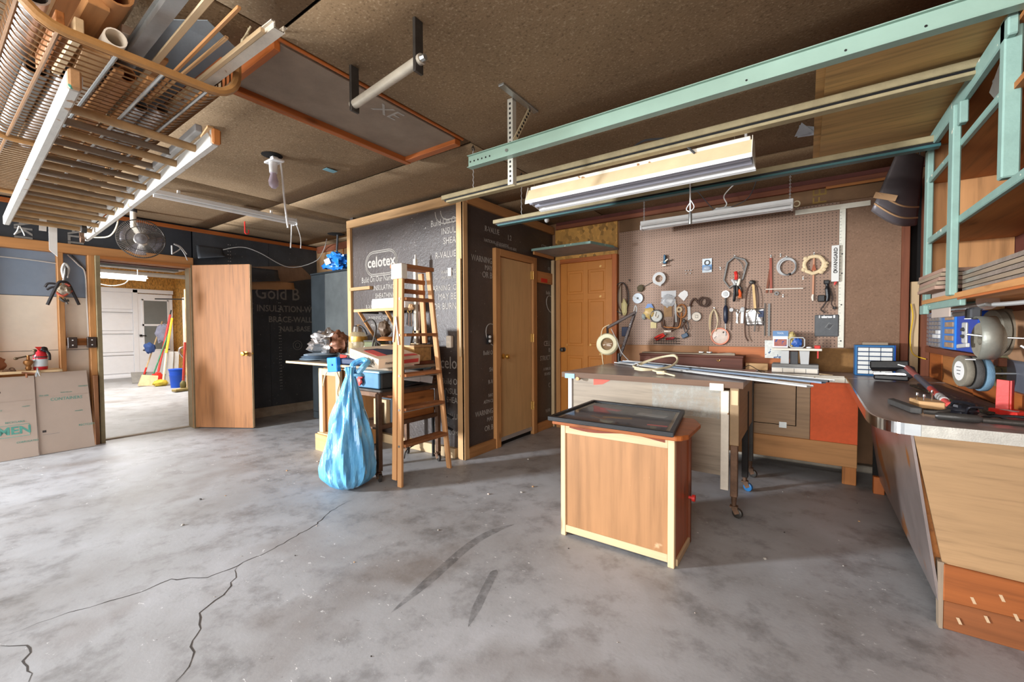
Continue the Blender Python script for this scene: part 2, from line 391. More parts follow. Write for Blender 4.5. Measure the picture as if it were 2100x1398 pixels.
_wl = {}
def put(name, mb, m, parent=None, bev=0.0, loc=None, solid=0.0):
    vs = mb.v
    xs = [p[0] for p in vs]; ys = [p[1] for p in vs]; zs = [p[2] for p in vs]
    lo = Vector((min(xs), min(ys), min(zs))); hi = Vector((max(xs), max(ys), max(zs)))
    base = Vector(loc) if loc is not None else Vector(((lo.x + hi.x) / 2, (lo.y + hi.y) / 2, lo.z))
    me = bpy.data.meshes.new(name)
    me.from_pydata([(p[0] - base.x, p[1] - base.y, p[2] - base.z) for p in vs], [], mb.f)
    for p, sm in zip(me.polygons, mb.sm): p.use_smooth = sm
    if isinstance(m, Wood):
        d = hi - lo; m = m.get(max(range(3), key=lambda i: d[i]))
    me.materials.append(m); me.update()
    if any(mb.sm): me.set_sharp_from_angle(angle=0.75)
    o = bpy.data.objects.new(name, me); C.objects.link(o)
    _wl[o] = base
    if parent is not None: o.parent = parent; o.location = base - _wl[parent]
    else: o.location = base
    if bev:
        md = o.modifiers.new('bevel', 'BEVEL'); md.width = bev; md.segments = 1; md.limit_method = 'ANGLE'
    if solid:
        md = o.modifiers.new('solid', 'SOLIDIFY'); md.thickness = solid; md.offset = 0
    return o
LABELS = set()
def tag(o, label, cat, group=None):
    if label in LABELS and not group: print('DUP LABEL', label)
    LABELS.add(label)
    o['label'] = label; o['category'] = cat
    if group: o['group'] = group
    return o
def thing(name, label, cat, loc, group=None):
    o = bpy.data.objects.new(name, None); o.empty_display_size = 0.05; C.objects.link(o); o.location = loc; _wl[o] = Vector(loc)
    return tag(o, label, cat, group)
def one(name, mb, m, label, cat, bev=0.0, group=None, solid=0.0): return tag(put(name, mb, m, None, bev, None, solid), label, cat, group)
def struct(name, mb, m, parent=None, bev=0.0):
    o = put(name, mb, m, parent, bev)
    if parent is None: o['kind'] = 'structure'
    return o
def B(*a): return MB().box(*a)

def text(s, size, at, xd, yd, m, parent=None, name='lettering', align='CENTER', sx=1.0, bold=0.0, shear=0.0):
    cu = bpy.data.curves.new(name, 'FONT'); cu.body = s; cu.size = size; cu.align_x = align; cu.align_y = 'CENTER'
    cu.extrude = 0.0006; cu.resolution_u = 2; cu.offset = bold; cu.shear = shear
    t = bpy.data.objects.new(name, cu)
    me = bpy.data.meshes.new_from_object(t); bpy.data.objects.remove(t)
    X = Vector(xd).normalized(); Y = Vector(yd).normalized(); Z = X.cross(Y)
    M = Matrix(((X.x, Y.x, Z.x), (X.y, Y.y, Z.y), (X.z, Y.z, Z.z)))
    for v in me.vertices: p = v.co.copy(); p.x *= sx; v.co = M @ p
    me.materials.clear(); me.materials.append(m)
    o = bpy.data.objects.new(name, me); C.objects.link(o); _wl[o] = Vector(at)
    if parent is not None: o.parent = parent; o.location = Vector(at) - _wl[parent]
    else: o.location = at
    return o
def arc(c, r, a0, a1, n, plane='xz', ry=None):
    ry = r if ry is None else ry; out = []
    for i in range(n + 1):
        a = a0 + (a1 - a0) * i / n; u, w = r * math.cos(a), ry * math.sin(a)
        out.append({'xz': (c[0] + u, c[1], c[2] + w), 'xy': (c[0] + u, c[1] + w, c[2]), 'yz': (c[0], c[1] + u, c[2] + w)}[plane])
    return out
def spl(pts, k=6):
    """smooth path through points"""
    P = [Vector(p) for p in pts]; out = []
    for i in range(len(P) - 1):
        a = P[max(i - 1, 0)]; b = P[i]; c = P[i + 1]; d = P[min(i + 2, len(P) - 1)]
        for j in range(k):
            t = j / k
            out.append(0.5 * ((2 * b) + (c - a) * t + (2 * a - 5 * b + 4 * c - d) * t * t + (3 * b - a - 3 * c + d) * t ** 3))
    out.append(P[-1]); return out
FLOOR_CRACKS = [([(-2.569, 1.756), (-2.499, 1.501), (-2.407, 1.376), (-2.332, 1.085), (-2.311, 0.902), (-2.323, 0.769), (-2.443, 0.673), (-2.428, 0.563), (-2.475, 0.429), (-2.518, 0.306), (-2.51, 0.227), (-2.523, 0.167)], 0.0028), ([(-2.305, 0.895), (-2.204, 0.851), (-2.109, 0.761), (-2.045, 0.661), (-1.945, 0.616), (-1.854, 0.57), (-1.784, 0.543), (-1.723, 0.5), (-1.712, 0.477)], 0.0028), ([(-2.449, 0.161), (-2.381, 0.216), (-2.307, 0.215), (-2.277, 0.203), (-2.156, 0.202), (-2.119, 0.196)], 0.0028)]
FLOOR_SCUFFS = [([(-1.395, 1.105), (-1.43, 1.358), (-1.484, 1.697), (-1.476, 1.902), (-1.423, 2.048)], 0.026), ([(-1.078, 1.229), (-1.143, 1.384), (-1.21, 1.557), (-1.224, 1.606)], 0.02), ([(-1.416, 0.98), (-1.239, 0.98), (-1.084, 0.979)], 0.03), ([(-1.555, 1.32), (-1.328, 1.319), (-1.129, 1.273)], 0.012)]
# ================================================================ SETTING
fl = struct('floor', B(-6.20, 1.3, -1.7, 4.7, -0.1, 0), FLOOR)
struct('floor_far', B(-14.4, -6.215, -0.6, 4.6, -0.1, 0.004), FLOOR)
struct('trim_1', B(-6.215, -6.16, 1.13, 1.95, -0.02, 0.012), CONC)
# cracks in the slab and rubber scuffs, parts of the floor
CRK = mat('crack', (62, 56, 52), 0.9, bump=0)
def ribbon(pts, w, z, name, m, taper=True, jit=0.0):
    P = []
    for i in range(len(pts) - 1):
        a, b = Vector(pts[i] + (0,)), Vector(pts[i + 1] + (0,)); k = max(1, int((b - a).length / 0.03)) if jit else 6
        for j in range(k):
            p = a.lerp(b, j / k); P.append(p + Vector((random.uniform(-jit, jit), random.uniform(-jit, jit), 0)))
    P.append(Vector(pts[-1] + (0,))); vs = []; n = len(P)
    for i, p in enumerate(P):
        t = (P[min(i + 1, n - 1)] - P[max(i - 1, 0)]).normalized(); s = Vector((-t.y, t.x, 0))
        ww = w * (random.uniform(0.5, 1.3) if jit else 1) * (min(1, 4 * min(i + 1, n - i) / n) if taper else 1)
        vs += [p + s * ww + Vector((0, 0, z)), p - s * ww + Vector((0, 0, z))]
    put(name, MB().add(vs, [(2 * i, 2 * i + 1, 2 * i + 3, 2 * i + 2) for i in range(n - 1)]), m, fl)
for pts, w in FLOOR_CRACKS: ribbon(pts, w, 0.0008, 'crack', CRK, True, 0.008)
for pts, w in FLOOR_SCUFFS[:2]: ribbon([tuple(p[:2]) for p in spl([q + (0,) for q in pts], 4)], w, 0.0006, 'scuff', SCUFF)
random.seed(11)
for i in range(46):
    x = random.uniform(-3.6, 0.3); y = random.uniform(0.7, 3.6); r = random.choice((0.003, 0.004, 0.006, 0.009))
    put('debris', MB().blob((x, y, r * 0.4), r, r * random.uniform(0.6, 1.4), r * 0.6, i, 0.4, 3, 7, 5), random.choice((CHALK, CARD, STEELD, KRAFT)), fl)

# ceiling: dark backing with the fibreboard sheets as pieces
ce = struct('ceiling', B(-6.3, 1.3, -1.75, 4.7, 2.455, 2.5), DARKV)
xs = [-6.15, -4.27, -1.865, 0.56, 1.25]; ysets = [[-1.7, -0.29, 0.925, 2.14, 3.40, 4.62], [-1.7, -0.29, 0.93, 2.20, 3.42, 4.62], [-1.7, -0.3, 0.925, 2.40, 3.60, 4.62], [-1.7, 0.9, 2.12, 3.40, 4.62]]
for i in range(4):
    for a, b in zip(ysets[i], ysets[i][1:]):
        dz = random.uniform(0, 0.006)
        g = 0.007
        def fn(u, v, a=a, b=b, i=i, dz=dz):
            x = xs[i] + g + (xs[i + 1] - xs[i] - 2 * g) * u; y = a + g + (b - a - 2 * g) * v
            return (x, y, 2.438 - dz - 0.002 * math.sin(PI * u) * math.sin(PI * v))
        put('panel', MB().sheet(fn, 8, 6), CEIL, ce, solid=0.01)
# attic hatch in the ceiling
for a in ((-2.43, -2.385, 0.93, 2.13, 2.385, 2.436), (-1.885, -1.87, 0.93, 2.13, 2.42, 2.436), (-2.385, -1.90, 2.075, 2.13, 2.39, 2.436), (-2.385, -1.90, 0.93, 0.96, 2.39, 2.436)):
    put('hatch_trim', B(*a), ORNG, ce, 0.003)
put('hatch_board', B(-2.385, -1.90, 0.96, 2.075, 2.418, 2.428), mat('hatch_fibreboard', (138, 122, 106), 0.8, amt=0.2, scale=6), ce)
put('ceiling_hole', MB().lathe([(0.0001, 0), (0.055, 0.001), (0.07, 0.004)], (-3.16, 1.52, 2.424), n=14), DARKV, ce)
put('ceiling_hole', MB().lathe([(0.0001, 0), (0.10, 0.001), (0.11, 0.004)], (-5.06, 3.23, 2.424), n=16), DARKV, ce)
put('sticker', B(-3.10, -3.04, 1.87, 1.96, 2.420, 2.423), mat('sticker_foil', (120, 170, 180), 0.3), ce)
text('XE', 0.14, (-1.98, 1.60, 2.4165), (0, 1, 0), (1, 0, 0), CHALK, ce, 'lettering')

# left wall: studs, header, boards, black sheathing, curb
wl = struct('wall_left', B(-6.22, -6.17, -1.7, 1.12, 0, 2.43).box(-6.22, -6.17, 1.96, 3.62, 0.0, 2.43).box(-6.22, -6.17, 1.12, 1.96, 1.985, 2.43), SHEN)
put('board', B(-6.17, -6.155, -1.7, 1.10, 1.525, 1.965), BLUEB, wl)
put('board', B(-6.17, -6.155, -1.7, 1.10, 0.99, 1.520), CREAM, wl)
put('board', B(-6.17, -6.155, -1.7, 1.10, 0.09, 0.985), CREAM, wl)
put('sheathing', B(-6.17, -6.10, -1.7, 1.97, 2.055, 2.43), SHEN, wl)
sh = put('sheathing', B(-6.17, -6.10, 1.985, 2.86, 0.115, 2.43), SHEA, wl)
put('sheathing', B(-6.17, -6.102, 2.865, 3.56, 0.115, 2.43), SHEA, wl)
put('curb', MB().prism([(-6.17, 2.0, 0), (-6.03, 2.0, 0), (-6.04, 2.0, 0.075), (-6.09, 2.0, 0.115), (-6.17, 2.0, 0.115)], (0, 1.56, 0)), CONC, wl)
put('header', B(-6.155, -6.065, -1.7, 1.975, 1.958, 2.052), PINE2, wl, 0.004)
for y in (-1.0, -0.55, -0.1, 0.36): put('stud', B(-6.155, -6.065, y, y + 0.04, 0.04, 1.958), PINE2, wl, 0.003)
put('stud', B(-6.155, -6.065, 0.845, 0.888, 0.04, 1.958), PINE2, wl, 0.003)
put('stud', B(-6.155, -6.065, 1.062, 1.112, 0.04, 1.958), PINE2, wl, 0.003)
put('plate', B(-6.155, -6.065, -1.7, 1.112, 0.0, 0.04), OLD, wl, 0.003)
put('block', B(-6.155, -6.10, 0.888, 1.062, 1.03, 1.10), OLD, wl, 0.003)
put('ceiling_trim', B(-6.10, -6.055, -1.7, 3.55, 2.372, 2.412), ORNG, wl, 0.003)
# torn black paper curling off the sheathing
for k, (y0, y1, z0, z1, cu) in enumerate(((2.02, 2.30, 2.05, 2.22, 0.10), (2.45, 2.98, 1.80, 2.02, 0.05), (2.62, 3.2, 1.72, 1.86, 0.03))):
    def fn(u, v, y0=y0, y1=y1, z0=z0, z1=z1, cu=cu):
        return (-6.094 + cu * v * v * (0.4 + u), y0 + (y1 - y0) * u, z1 - (z1 - z0) * v * (1 - 0.3 * v * u))
    put('torn_paper', MB().sheet(fn, 8, 6), SHEA if k != 2 else KRAFT, wl, solid=0.002)
put('torn_paper', MB().prism([(-6.096, 2.08, 1.775), (-6.096, 2.98, 1.735), (-6.096, 2.99, 1.80), (-6.096, 2.08, 1.845)], (0.004, 0, 0)), KRAFT, wl)
put('torn_paper', MB().prism([(-6.097, 2.6, 2.02), (-6.097, 3.0, 1.84), (-6.097, 3.5, 1.95), (-6.097, 3.3, 2.12)], (0.003, 0, 0)), mat('brown_torn_fibre', (136, 110, 88), 0.8, amt=0.3, scale=6), wl)
for s, z, y, si, sx in (('Gold B', 1.685, 2.67, 0.25, 0.86), ('INSULATION-W', 1.475, 2.69, 0.125, 0.86), ('BRACE-WALL', 1.325, 2.84, 0.115, 0.9), ('NAIL-BASE', 1.19, 2.99, 0.105, 0.9)):
    text(s, si, (-6.097, y, z), (0, 1, 0), (0, 0, 1), CHALK2, wl, 'lettering', 'LEFT', sx, 0.002)
put('emblem', MB().ring((-6.097, 3.24, 0.955), 0.065, 0.004, (1, 0, 0), 18, 4).ring((-6.097, 3.24, 0.955), 0.035, 0.004, (1, 0, 0), 10, 4), CHALK2, wl)
text('BRAKE', 0.16, (-6.096, 0.63, 2.21), (0, 0, -1), (0, 1, 0), CHALK2, wl, 'lettering', 'CENTER', 0.8, 0.003)
text('WALL', 0.16, (-6.096, 0.98, 2.20), (0, 0, -1), (0, 1, 0), CHALK2, wl, 'lettering', 'CENTER', 0.8, 0.003)
nb = MB()
for yy in (2.36, 2.385, 2.98, 3.0):
    for z in range(5, 52):
        if 2.9 < yy and z > 34: continue
        nb.box(-6.1, -6.094, yy + random.uniform(-.006, .006), yy + 0.008, 0.13 + z * 0.042, 0.138 + z * 0.042)
o = put('nail_heads', nb, LGREY, wl); o['kind'] = 'stuff'
put('cable', MB().tube(spl([(-6.15, -0.4, 1.87), (-6.13, 0.5, 1.87), (-6.12, 0.845, 1.85)]), 0.006, 6), LGREY, wl)
put('cable', MB().tube(spl([(-6.14, 0.93, 1.95), (-6.13, 1.0, 1.86), (-6.13, 1.05, 1.78), (-6.12, 1.055, 1.5), (-6.12, 1.06, 1.12)]), 0.006, 6), WHITE, wl)
put('cable', MB().tube(spl([(-6.14, 0.96, 1.95), (-6.14, 1.01, 1.88), (-6.14, 1.06, 1.80)]), 0.005, 6), DGREY, wl)
put('cable', MB().tube(spl([(-6.13, 0.90, 1.78), (-6.13, 0.897, 1.4), (-6.12, 0.90, 1.12)]), 0.005, 6), WHITE, wl)
put('cable', MB().tube(spl([(-6.08, 2.3, 2.20), (-6.04, 2.5, 2.26), (-6.02, 2.7, 2.22), (-6.03, 3.1, 2.07), (-5.9, 3.42, 2.18), (-5.8, 3.5, 2.36), (-5.4, 3.3, 2.42)]), 0.006, 6), LGREY, wl)
for y0 in (0.895, 1.035):
    ob = put('outlet', B(-6.075, -6.03, y0, y0 + 0.068, 1.005, 1.115), mat('brown_outlet_plate', (62, 50, 44), 0.4), wl, 0.004)
    put('socket', MB().cyl((-6.032, y0 + 0.034, 1.035), (-6.026, y0 + 0.034, 1.035), 0.006, n=8).cyl((-6.032, y0 + 0.034, 1.085), (-6.026, y0 + 0.034, 1.085), 0.006, n=8), WHITE, ob)
put('shelf_board', B(-6.12, -5.86, -0.6, 0.83, 0.79, 0.812), PALEW, wl, 0.003)
put('shelf_rail', B(-6.155, -6.10, -0.6, 0.845, 0.715, 0.79), OLD, wl, 0.003)
# doorway to the far garage, with the open slab
d1 = struct('door_1', B(-6.20, -6.02, 1.112, 1.146, 0, 1.958), mat('aged_grey_jamb', (128, 116, 88), 0.6, amt=0.2))
put('jamb', B(-6.20, -6.02, 1.93, 1.972, 0, 1.958), mat('dark_jamb', (120, 104, 78), 0.6), d1)
put('head_jamb', B(-6.20, -6.02, 1.146, 1.93, 1.925, 1.958), OLD, d1)
put('stop', B(-6.14, -6.11, 1.146, 1.16, 0, 1.925), STEELD, d1)
hx, hy = -6.055, 1.925; ang = math.atan2(2.322 - 1.937, -5.446 + 6.106); cs, sn = math.cos(ang), math.sin(ang)
def dp(u, w, z): return (hx + cs * u - sn * w, hy + sn * u + cs * w, z)
sl = put('slab', MB().prism([dp(0, 0, 0.012), dp(0.765, 0, 0.012), dp(0.765, 0.035, 0.012), dp(0, 0.035, 0.012)], (0, 0, 1.945)), SLABW.get(2), d1, 0.002)
put('edge', MB().prism([dp(0.765, 0.002, 0.014), dp(0.767, 0.002, 0.014), dp(0.767, 0.033, 0.014), dp(0.765, 0.033, 0.014)], (0, 0, 1.94)), PALEW, d1)
kb = [(0.0, 0), (0.027, 0.0), (0.027, 0.004), (0.010, 0.008), (0.009, 0.03), (0.022, 0.04), (0.027, 0.055), (0.021, 0.068), (0.0, 0.072)]
put('knob', MB().lathe(kb, dp(0.70, 0, 0.90), (sn, -cs, 0), 16), BRASS, d1)
put('latch', MB().cyl(dp(0.767, 0.017, 0.90), dp(0.775, 0.017, 0.90), 0.012, n=8), BRASS, d1)

# rear wall of the recess left of the closet
wr = struct('wall_back_left', B(-6.2, -4.15, 3.56, 3.62, 0, 2.43), mat('brown_hardboard', (156, 122, 86), 0.65, amt=0.25, scale=3))
put('corner_batten', B(-5.42, -5.40, 3.548, 3.56, 1.8, 2.40), OLD, wr)
put('top_batten', B(-6.05, -5.2, 3.535, 3.56, 2.33, 2.42), REDW, wr)

# the closet: bituminous sheathing in a frame of studs
wc = struct('wall_closet_front', B(-4.19, -2.54, 2.845, 2.87, 0.0, 2.36), CELO)
put('stud', B(-4.215, -4.155, 2.815, 2.86, 0.0, 2.30), PINE, wc, 0.003)
put('stud', B(-2.572, -2.490, 2.812, 2.868, 0.0, 2.30), PINE, wc, 0.003)
put('plate', B(-4.215, -2.490, 2.812, 2.868, 2.30, 2.385), PINE, wc, 0.003)
put('plate', B(-4.20, -2.60, 2.80, 2.86, 0.0, 0.09), PALEW, wc, 0.003)
put('strip', B(-2.535, -2.512, 2.798, 2.812, 0.93, 1.80), PALEW, wc, 0.002)
put('block', B(-4.16, -3.80, 2.80, 2.845, 1.605, 1.64), PINE, wc, 0.003)
struct('wall_closet_end', B(-4.215, -4.16, 2.86, 3.56, 0, 2.43), CELO)
ws = struct('wall_closet_side', B(-2.545, -2.515, 2.868, 3.27, 0, 2.36).box(-2.545, -2.515, 4.03, 4.45, 0, 2.36).box(-2.545, -2.515, 3.27, 4.03, 1.965, 2.36), CELO)
put('stud', B(-2.512, -2.486, 2.812, 2.872, 0.0, 2.30), PINE, ws, 0.003)
put('plate', B(-2.53, -2.486, 2.868, 4.45, 2.30, 2.385), PINE2, ws, 0.003)
put('plate', B(-2.53, -2.484, 2.868, 3.275, 0.0, 0.095), PINE2, ws, 0.003)
put('plate', B(-2.53, -2.484, 4.03, 4.43, 0.0, 0.095), PINE2, ws, 0.003)
put('block', B(-2.52, -2.488, 4.035, 4.43, 1.70, 1.83), PINE2, ws, 0.003)
put('paint_smear', B(-2.488, -2.486, 4.14, 4.28, 1.71, 1.755), RED, ws)
put('corner_trim', B(-2.51, -2.47, 4.405, 4.44, 0.0, 1.99), PALEW, ws, 0.003)
def logo(x, z, w, h, wall):
    """rounded double outline with the name inside, printed on the board"""
    for k, t in ((1.0, 0.005), (0.86, 0.005)):
        r = h * k / 2; hw = w / 2 - h * (1 - k) / 2 - r
        pts = arc((x + hw, 2.843, z), r, -PI / 2, PI / 2, 8) + arc((x - hw, 2.843, z), r, PI / 2, 3 * PI / 2, 8)
        put('emblem', MB().tube(pts, t, 4, closed=True), CHALK, wall)
    text('celotex', h * 0.58, (x, 2.843, z + 0.01), (1, 0, 0), (0, 0, 1), CHALK, wall, 'lettering', 'CENTER', 1.0, 0.004)
PRINTF = [('Build On Our Name', 1.71, -3.73, 0.085, 0.74), ('INSULATING', 1.615, -3.62, 0.075, 0.8), ('SHEATHING', 1.53, -3.60, 0.075, 0.8), ('R-VALUE 1.2', 1.42, -3.78, 0.06, 0.9),
          ('WARNING: COMBUSTIBLE', 1.30, -3.62, 0.05, 0.9), ('MATERIAL MAY BURN', 1.22, -3.62, 0.05, 0.9)]
logo(-3.66, 1.875, 0.52, 0.26, wc)
for s, z, x, si, sx in PRINTF: text(s, si, (x, 2.843, z), (1, 0, 0), (0, 0, 1), CHALK, wc, 'lettering', 'CENTER', sx)
for s, z, si in (('Build On O', 2.165, 0.085), ('INSUL', 2.075, 0.085), ('SHEA', 1.985, 0.085), ('R-VALUE', 1.86, 0.085), ('WARNING', 1.70, 0.05), ('MAY NOT BE', 1.65, 0.04), ('WARNING: C', 1.555, 0.075), ('MAY BE', 1.475, 0.085), ('OR BURN', 1.385, 0.085),
                 ('celo', 0.86, 0.16), ('Build O', 0.69, 0.08), ('INSUL', 0.60, 0.075), ('SHEA', 0.52, 0.075), ('R-VALU', 0.37, 0.075), ('COM', 0.22, 0.06)):
    text(s, si, (-2.60, 2.843, z), (1, 0, 0), (0, 0, 1), CHALK, wc, 'lettering', 'RIGHT', 0.8)
put('emblem', MB().tube(arc((-2.74, 2.843, 2.27), 0.12, -PI, -PI / 2, 6) + [(-2.58, 2.843, 2.15)], 0.005, 4).tube(arc((-2.70, 2.843, 2.27), 0.09, -PI, -PI / 2, 6) + [(-2.58, 2.843, 2.18)], 0.005, 4), CHALK, wc)
for s, y, z, si, al in (('R-VALUE', 3.15, 2.13, 0.075, 'LEFT'), ('1.2', 3.52, 2.11, 0.075, 'LEFT'), ('NATIONAL STANDARDS', 3.14, 2.02, 0.045, 'LEFT'), ('SEE INSTRUCTIONS HERE', 3.32, 2.005, 0.04, 'LEFT'), ('WARNING', 3.262, 1.83, 0.08, 'RIGHT'), ('MAY', 3.262, 1.76, 0.07, 'RIGHT'), ('OR B', 3.262, 1.69, 0.085, 'RIGHT'),
                        ('Build O', 3.262, 0.945, 0.06, 'RIGHT'), ('SH', 3.262, 0.78, 0.06, 'RIGHT'), ('R-V', 3.262, 0.66, 0.06, 'RIGHT'), ('NAT', 3.262, 0.53, 0.045, 'RIGHT'), ('ASTM-C2', 3.262, 0.475, 0.045, 'RIGHT'), ('WARNING', 3.262, 0.375, 0.07, 'RIGHT'), ('MAY', 3.262, 0.30, 0.06, 'RIGHT'), ('OR B', 3.262, 0.215, 0.075, 'RIGHT'),
                        ('STRUC', 4.39, 2.12, 0.08, 'RIGHT'), ('CE', 4.39, 1.885, 0.05, 'RIGHT'), ('Build', 4.39, 1.60, 0.06, 'RIGHT'), ('CELL', 4.39, 1.00, 0.085, 'RIGHT'), ('IS', 4.39, 0.92, 0.07, 'RIGHT'), ('STRUCT', 4.39, 0.83, 0.08, 'RIGHT'), ('A NAIL B', 4.39, 0.70, 0.05, 'RIGHT'), ('BOARD', 4.39, 0.64, 0.05, 'RIGHT'), ('C', 4.39, 0.50, 0.08, 'RIGHT'), ('WAR', 4.39, 0.20, 0.06, 'RIGHT')):
    text(s, si, (-2.513, y, z), (0, 1, 0), (0, 0, 1), CHALK, ws, 'lettering', al, 0.8)
put('emblem', MB().ring((-2.513, 3.262, 1.12), 0.09, 0.005, (1, 0, 0), 20, 4, 0.12).ring((-2.513, 4.40, 1.47), 0.085, 0.005, (1, 0, 0), 20, 4, 0.11), CHALK, ws)
so = put('outlet', B(-2.513, -2.495, 3.168, 3.21, 1.03, 1.125), BLACK, ws, 0.003)
put('socket', MB().cyl((-2.496, 3.189, 1.06), (-2.485, 3.189, 1.06), 0.014, n=10).cyl((-2.496, 3.189, 1.10), (-2.485, 3.189, 1.10), 0.014, n=10), WHITE, so)
put('switch_plate', B(-2.695, -2.655, 2.832, 2.845, 1.66, 1.735), WHITE, wc, 0.002)
oc = put('outlet', B(-2.70, -2.64, 2.80, 2.845, 1.005, 1.115), CREAM, wc, 0.008)
put('socket', B(-2.685, -2.655, 2.797, 2.80, 1.02, 1.05).box(-2.685, -2.655, 2.797, 2.80, 1.07, 1.10), DIRTYW, oc)
# closet door
d2 = struct('door_2', B(-2.52, -2.475, 3.27, 3.345, 0, 1.965), PINE2, None, 0.003)
put('jamb', B(-2.52, -2.475, 3.955, 4.03, 0, 1.965), PINE2, d2, 0.003)
put('head_jamb', B(-2.52, -2.475, 3.345, 3.955, 1.895, 1.965), PINE2, d2, 0.003)
put('slab', B(-2.535, -2.50, 3.35, 3.945, 0.075, 1.89), CLOSD, d2, 0.002)
put('sweep', B(-2.52, -2.494, 3.35, 3.945, 0.045, 0.085), ALU, d2)
put('knob', MB().lathe(kb, (-2.50, 3.415, 0.90), (1, 0, 0), 16), BRASS, d2)
for z in (0.28, 1.03, 1.72): put('hinge', B(-2.50, -2.478, 3.935, 3.957, z, z + 0.09).cyl((-2.474, 3.952, z), (-2.474, 3.952, z + 0.09), 0.006, n=8), mat('dull_brass', (200, 160, 90), 0.4, 0.5), d2)
struct('dark_closet_block', B(-2.6, -2.52, 3.2, 4.1, 0.0, 0.9), DARKV)  # near-black block standing in for the dark interior behind the closet door

# back wall
wb = struct('wall_back', B(-4.3, 1.3, 4.46, 4.52, 0, 2.46), mat('brown_back_board', (136, 100, 70), 0.7, amt=0.2, scale=4))
put('strand_board', B(-2.47, -1.70, 4.445, 4.46, 1.99, 2.345), OSB, wb)
put('pegboard', B(-1.68, 0.215, 4.448, 4.456, 1.0, 2.215), PEG, wb)
put('board', B(-1.68, 0.66, 4.449, 4.459, 2.22, 2.345), mat('stained_board', (112, 82, 54), 0.7, amt=0.3, scale=4), wb)
put('board', B(0.22, 0.60, 4.447, 4.459, 1.0, 2.215), HARD, wb)
put('board', B(-1.68, -0.78, 4.449, 4.459, 0.76, 0.995), mat('brown_lower_board', (150, 104, 64), 0.6, amt=0.15, scale=5), wb)
put('board', B(-0.775, -0.06, 4.447, 4.459, 0.80, 0.995), ORNG, wb)
put('board', B(-0.055, 0.60, 4.449, 4.459, 0.76, 0.995), mat('ochre_fibreboard', (140, 100, 54), 0.7, amt=0.2, scale=40, bump=0.3), wb)
put('ceiling_trim', B(-2.45, 0.62, 4.415, 4.46, 2.345, 2.39), REDW, wb, 0.003)
put('ceiling_trim', B(0.12, 0.62, 4.405, 4.416, 2.325, 2.347), OLD, wb, 0.003)
put('sheathing', B(-2.45, 1.2, 4.43, 4.46, 2.392, 2.43), MAROON, wb)
put('edge_strip', B(0.60, 0.645, 4.40, 4.46, 0.80, 2.20), REDW, wb, 0.003)
put('recess', B(0.645, 0.72, 4.455, 4.462, 0.8, 2.3), DARKV, wb)
put('stud', B(0.655, 0.705, 4.42, 4.455, 0.80, 1.52), PALEW, wb, 0.002)
put('stud', B(0.712, 0.762, 4.38, 4.46, 0.80, 2.3), REDW, wb, 0.003)
put('cable', MB().tube(spl([(0.655, 4.40, 1.35), (0.668, 4.40, 1.25), (0.655, 4.40, 1.1), (0.67, 4.40, 0.97), (0.74, 4.37, 0.93)]), 0.004, 6), YELLOW, wb)
put('curb', B(-1.6, 1.2, 4.37, 4.46, 0, 0.055), CONC, wb, 0.01)
text('FE', 0.14, (0.085, 4.4485, 2.285), (0, 0, 1), (-1, 0, 0), mat('yellow_chalk', (134, 106, 52), 0.8), wb)
# ochre panelled door beside the closet
d3 = struct('door_3', B(-2.44, -2.385, 4.40, 4.46, 0, 1.985), PINE2, None, 0.003)
put('jamb', B(-1.745, -1.69, 4.40, 4.46, 0, 1.985), ORNG, d3, 0.003)
put('head_jamb', B(-2.385, -1.745, 4.40, 4.46, 1.935, 1.985), ORNG, d3, 0.003)
put('slab', B(-2.385, -1.745, 4.43, 4.46, 0.02, 1.935), ODOOR, d3)
fr = [(-2.385, -2.30, .02, 1.935), (-1.83, -1.745, .02, 1.935), (-2.095, -2.035, .02, 1.935), (-2.3, -1.83, 1.84, 1.935), (-2.3, -1.83, 1.505, 1.575), (-2.3, -1.83, 0.86, 0.98), (-2.3, -1.83, .02, .2)]
for a in fr: put('rail', B(a[0], a[1], 4.419 if a[1] - a[0] < 0.1 else 4.4205, 4.429, a[2], a[3]), ODOOR, d3, 0.003)
for x0, x1 in ((-2.28, -2.115), (-2.015, -1.85)):
    for z0, z1 in ((1.60, 1.815), (1.005, 1.48), (0.225, 0.835)):
        put('raised_panel', B(x0, x1, 4.421, 4.431, z0, z1), ODOOR, d3, 0.006)
put('knob', MB().lathe(kb, (-2.345, 4.42, 0.93), (0, -1, 0), 16), STEELD, d3)

# right wall and front wall with the garage-door opening
rw = struct('wall_right', B(0.80, 0.86, -1.7, 4.5, 0, 2.43), MAROON)
put('board', B(0.765, 0.80, 0.9, 4.40, 1.02, 1.24), mat('pale_brown_board', (176, 134, 100), 0.7, amt=0.3, scale=4), rw)
put('board', B(0.772, 0.80, 0.9, 3.3, 1.24, 1.36), REDW, rw)
put('board', B(0.762, 0.80, 0.9, 3.15, 0.80, 1.02), mat('grey_blue_stained_sheet', (112, 116, 128), 0.45, 0.3, scale=3, amt=0.35), rw)
for k, (y0, y1) in enumerate(((4.02, 4.36), (3.66, 4.0), (3.30, 3.64))): put('plank', B(0.758, 0.80, y0, y1, 0.80, 1.0), ORNG if k != 1 else OLD, rw, 0.003)
put('ledge', B(0.735, 0.80, 2.9, 4.38, 0.985, 1.025), REDW, rw, 0.003)
put('skirt', B(0.745, 0.775, 1.9, 3.3, 0.80, 0.885), ORNG, rw, 0.003)
struct('wall_front', B(-6.25, -6.12, -1.75, -1.65, 0, 2.43).box(0.45, 0.86, -1.75, -1.65, 0, 2.43).box(-6.12, 0.45, -1.75, -1.65, 2.25, 2.43), CREAM)

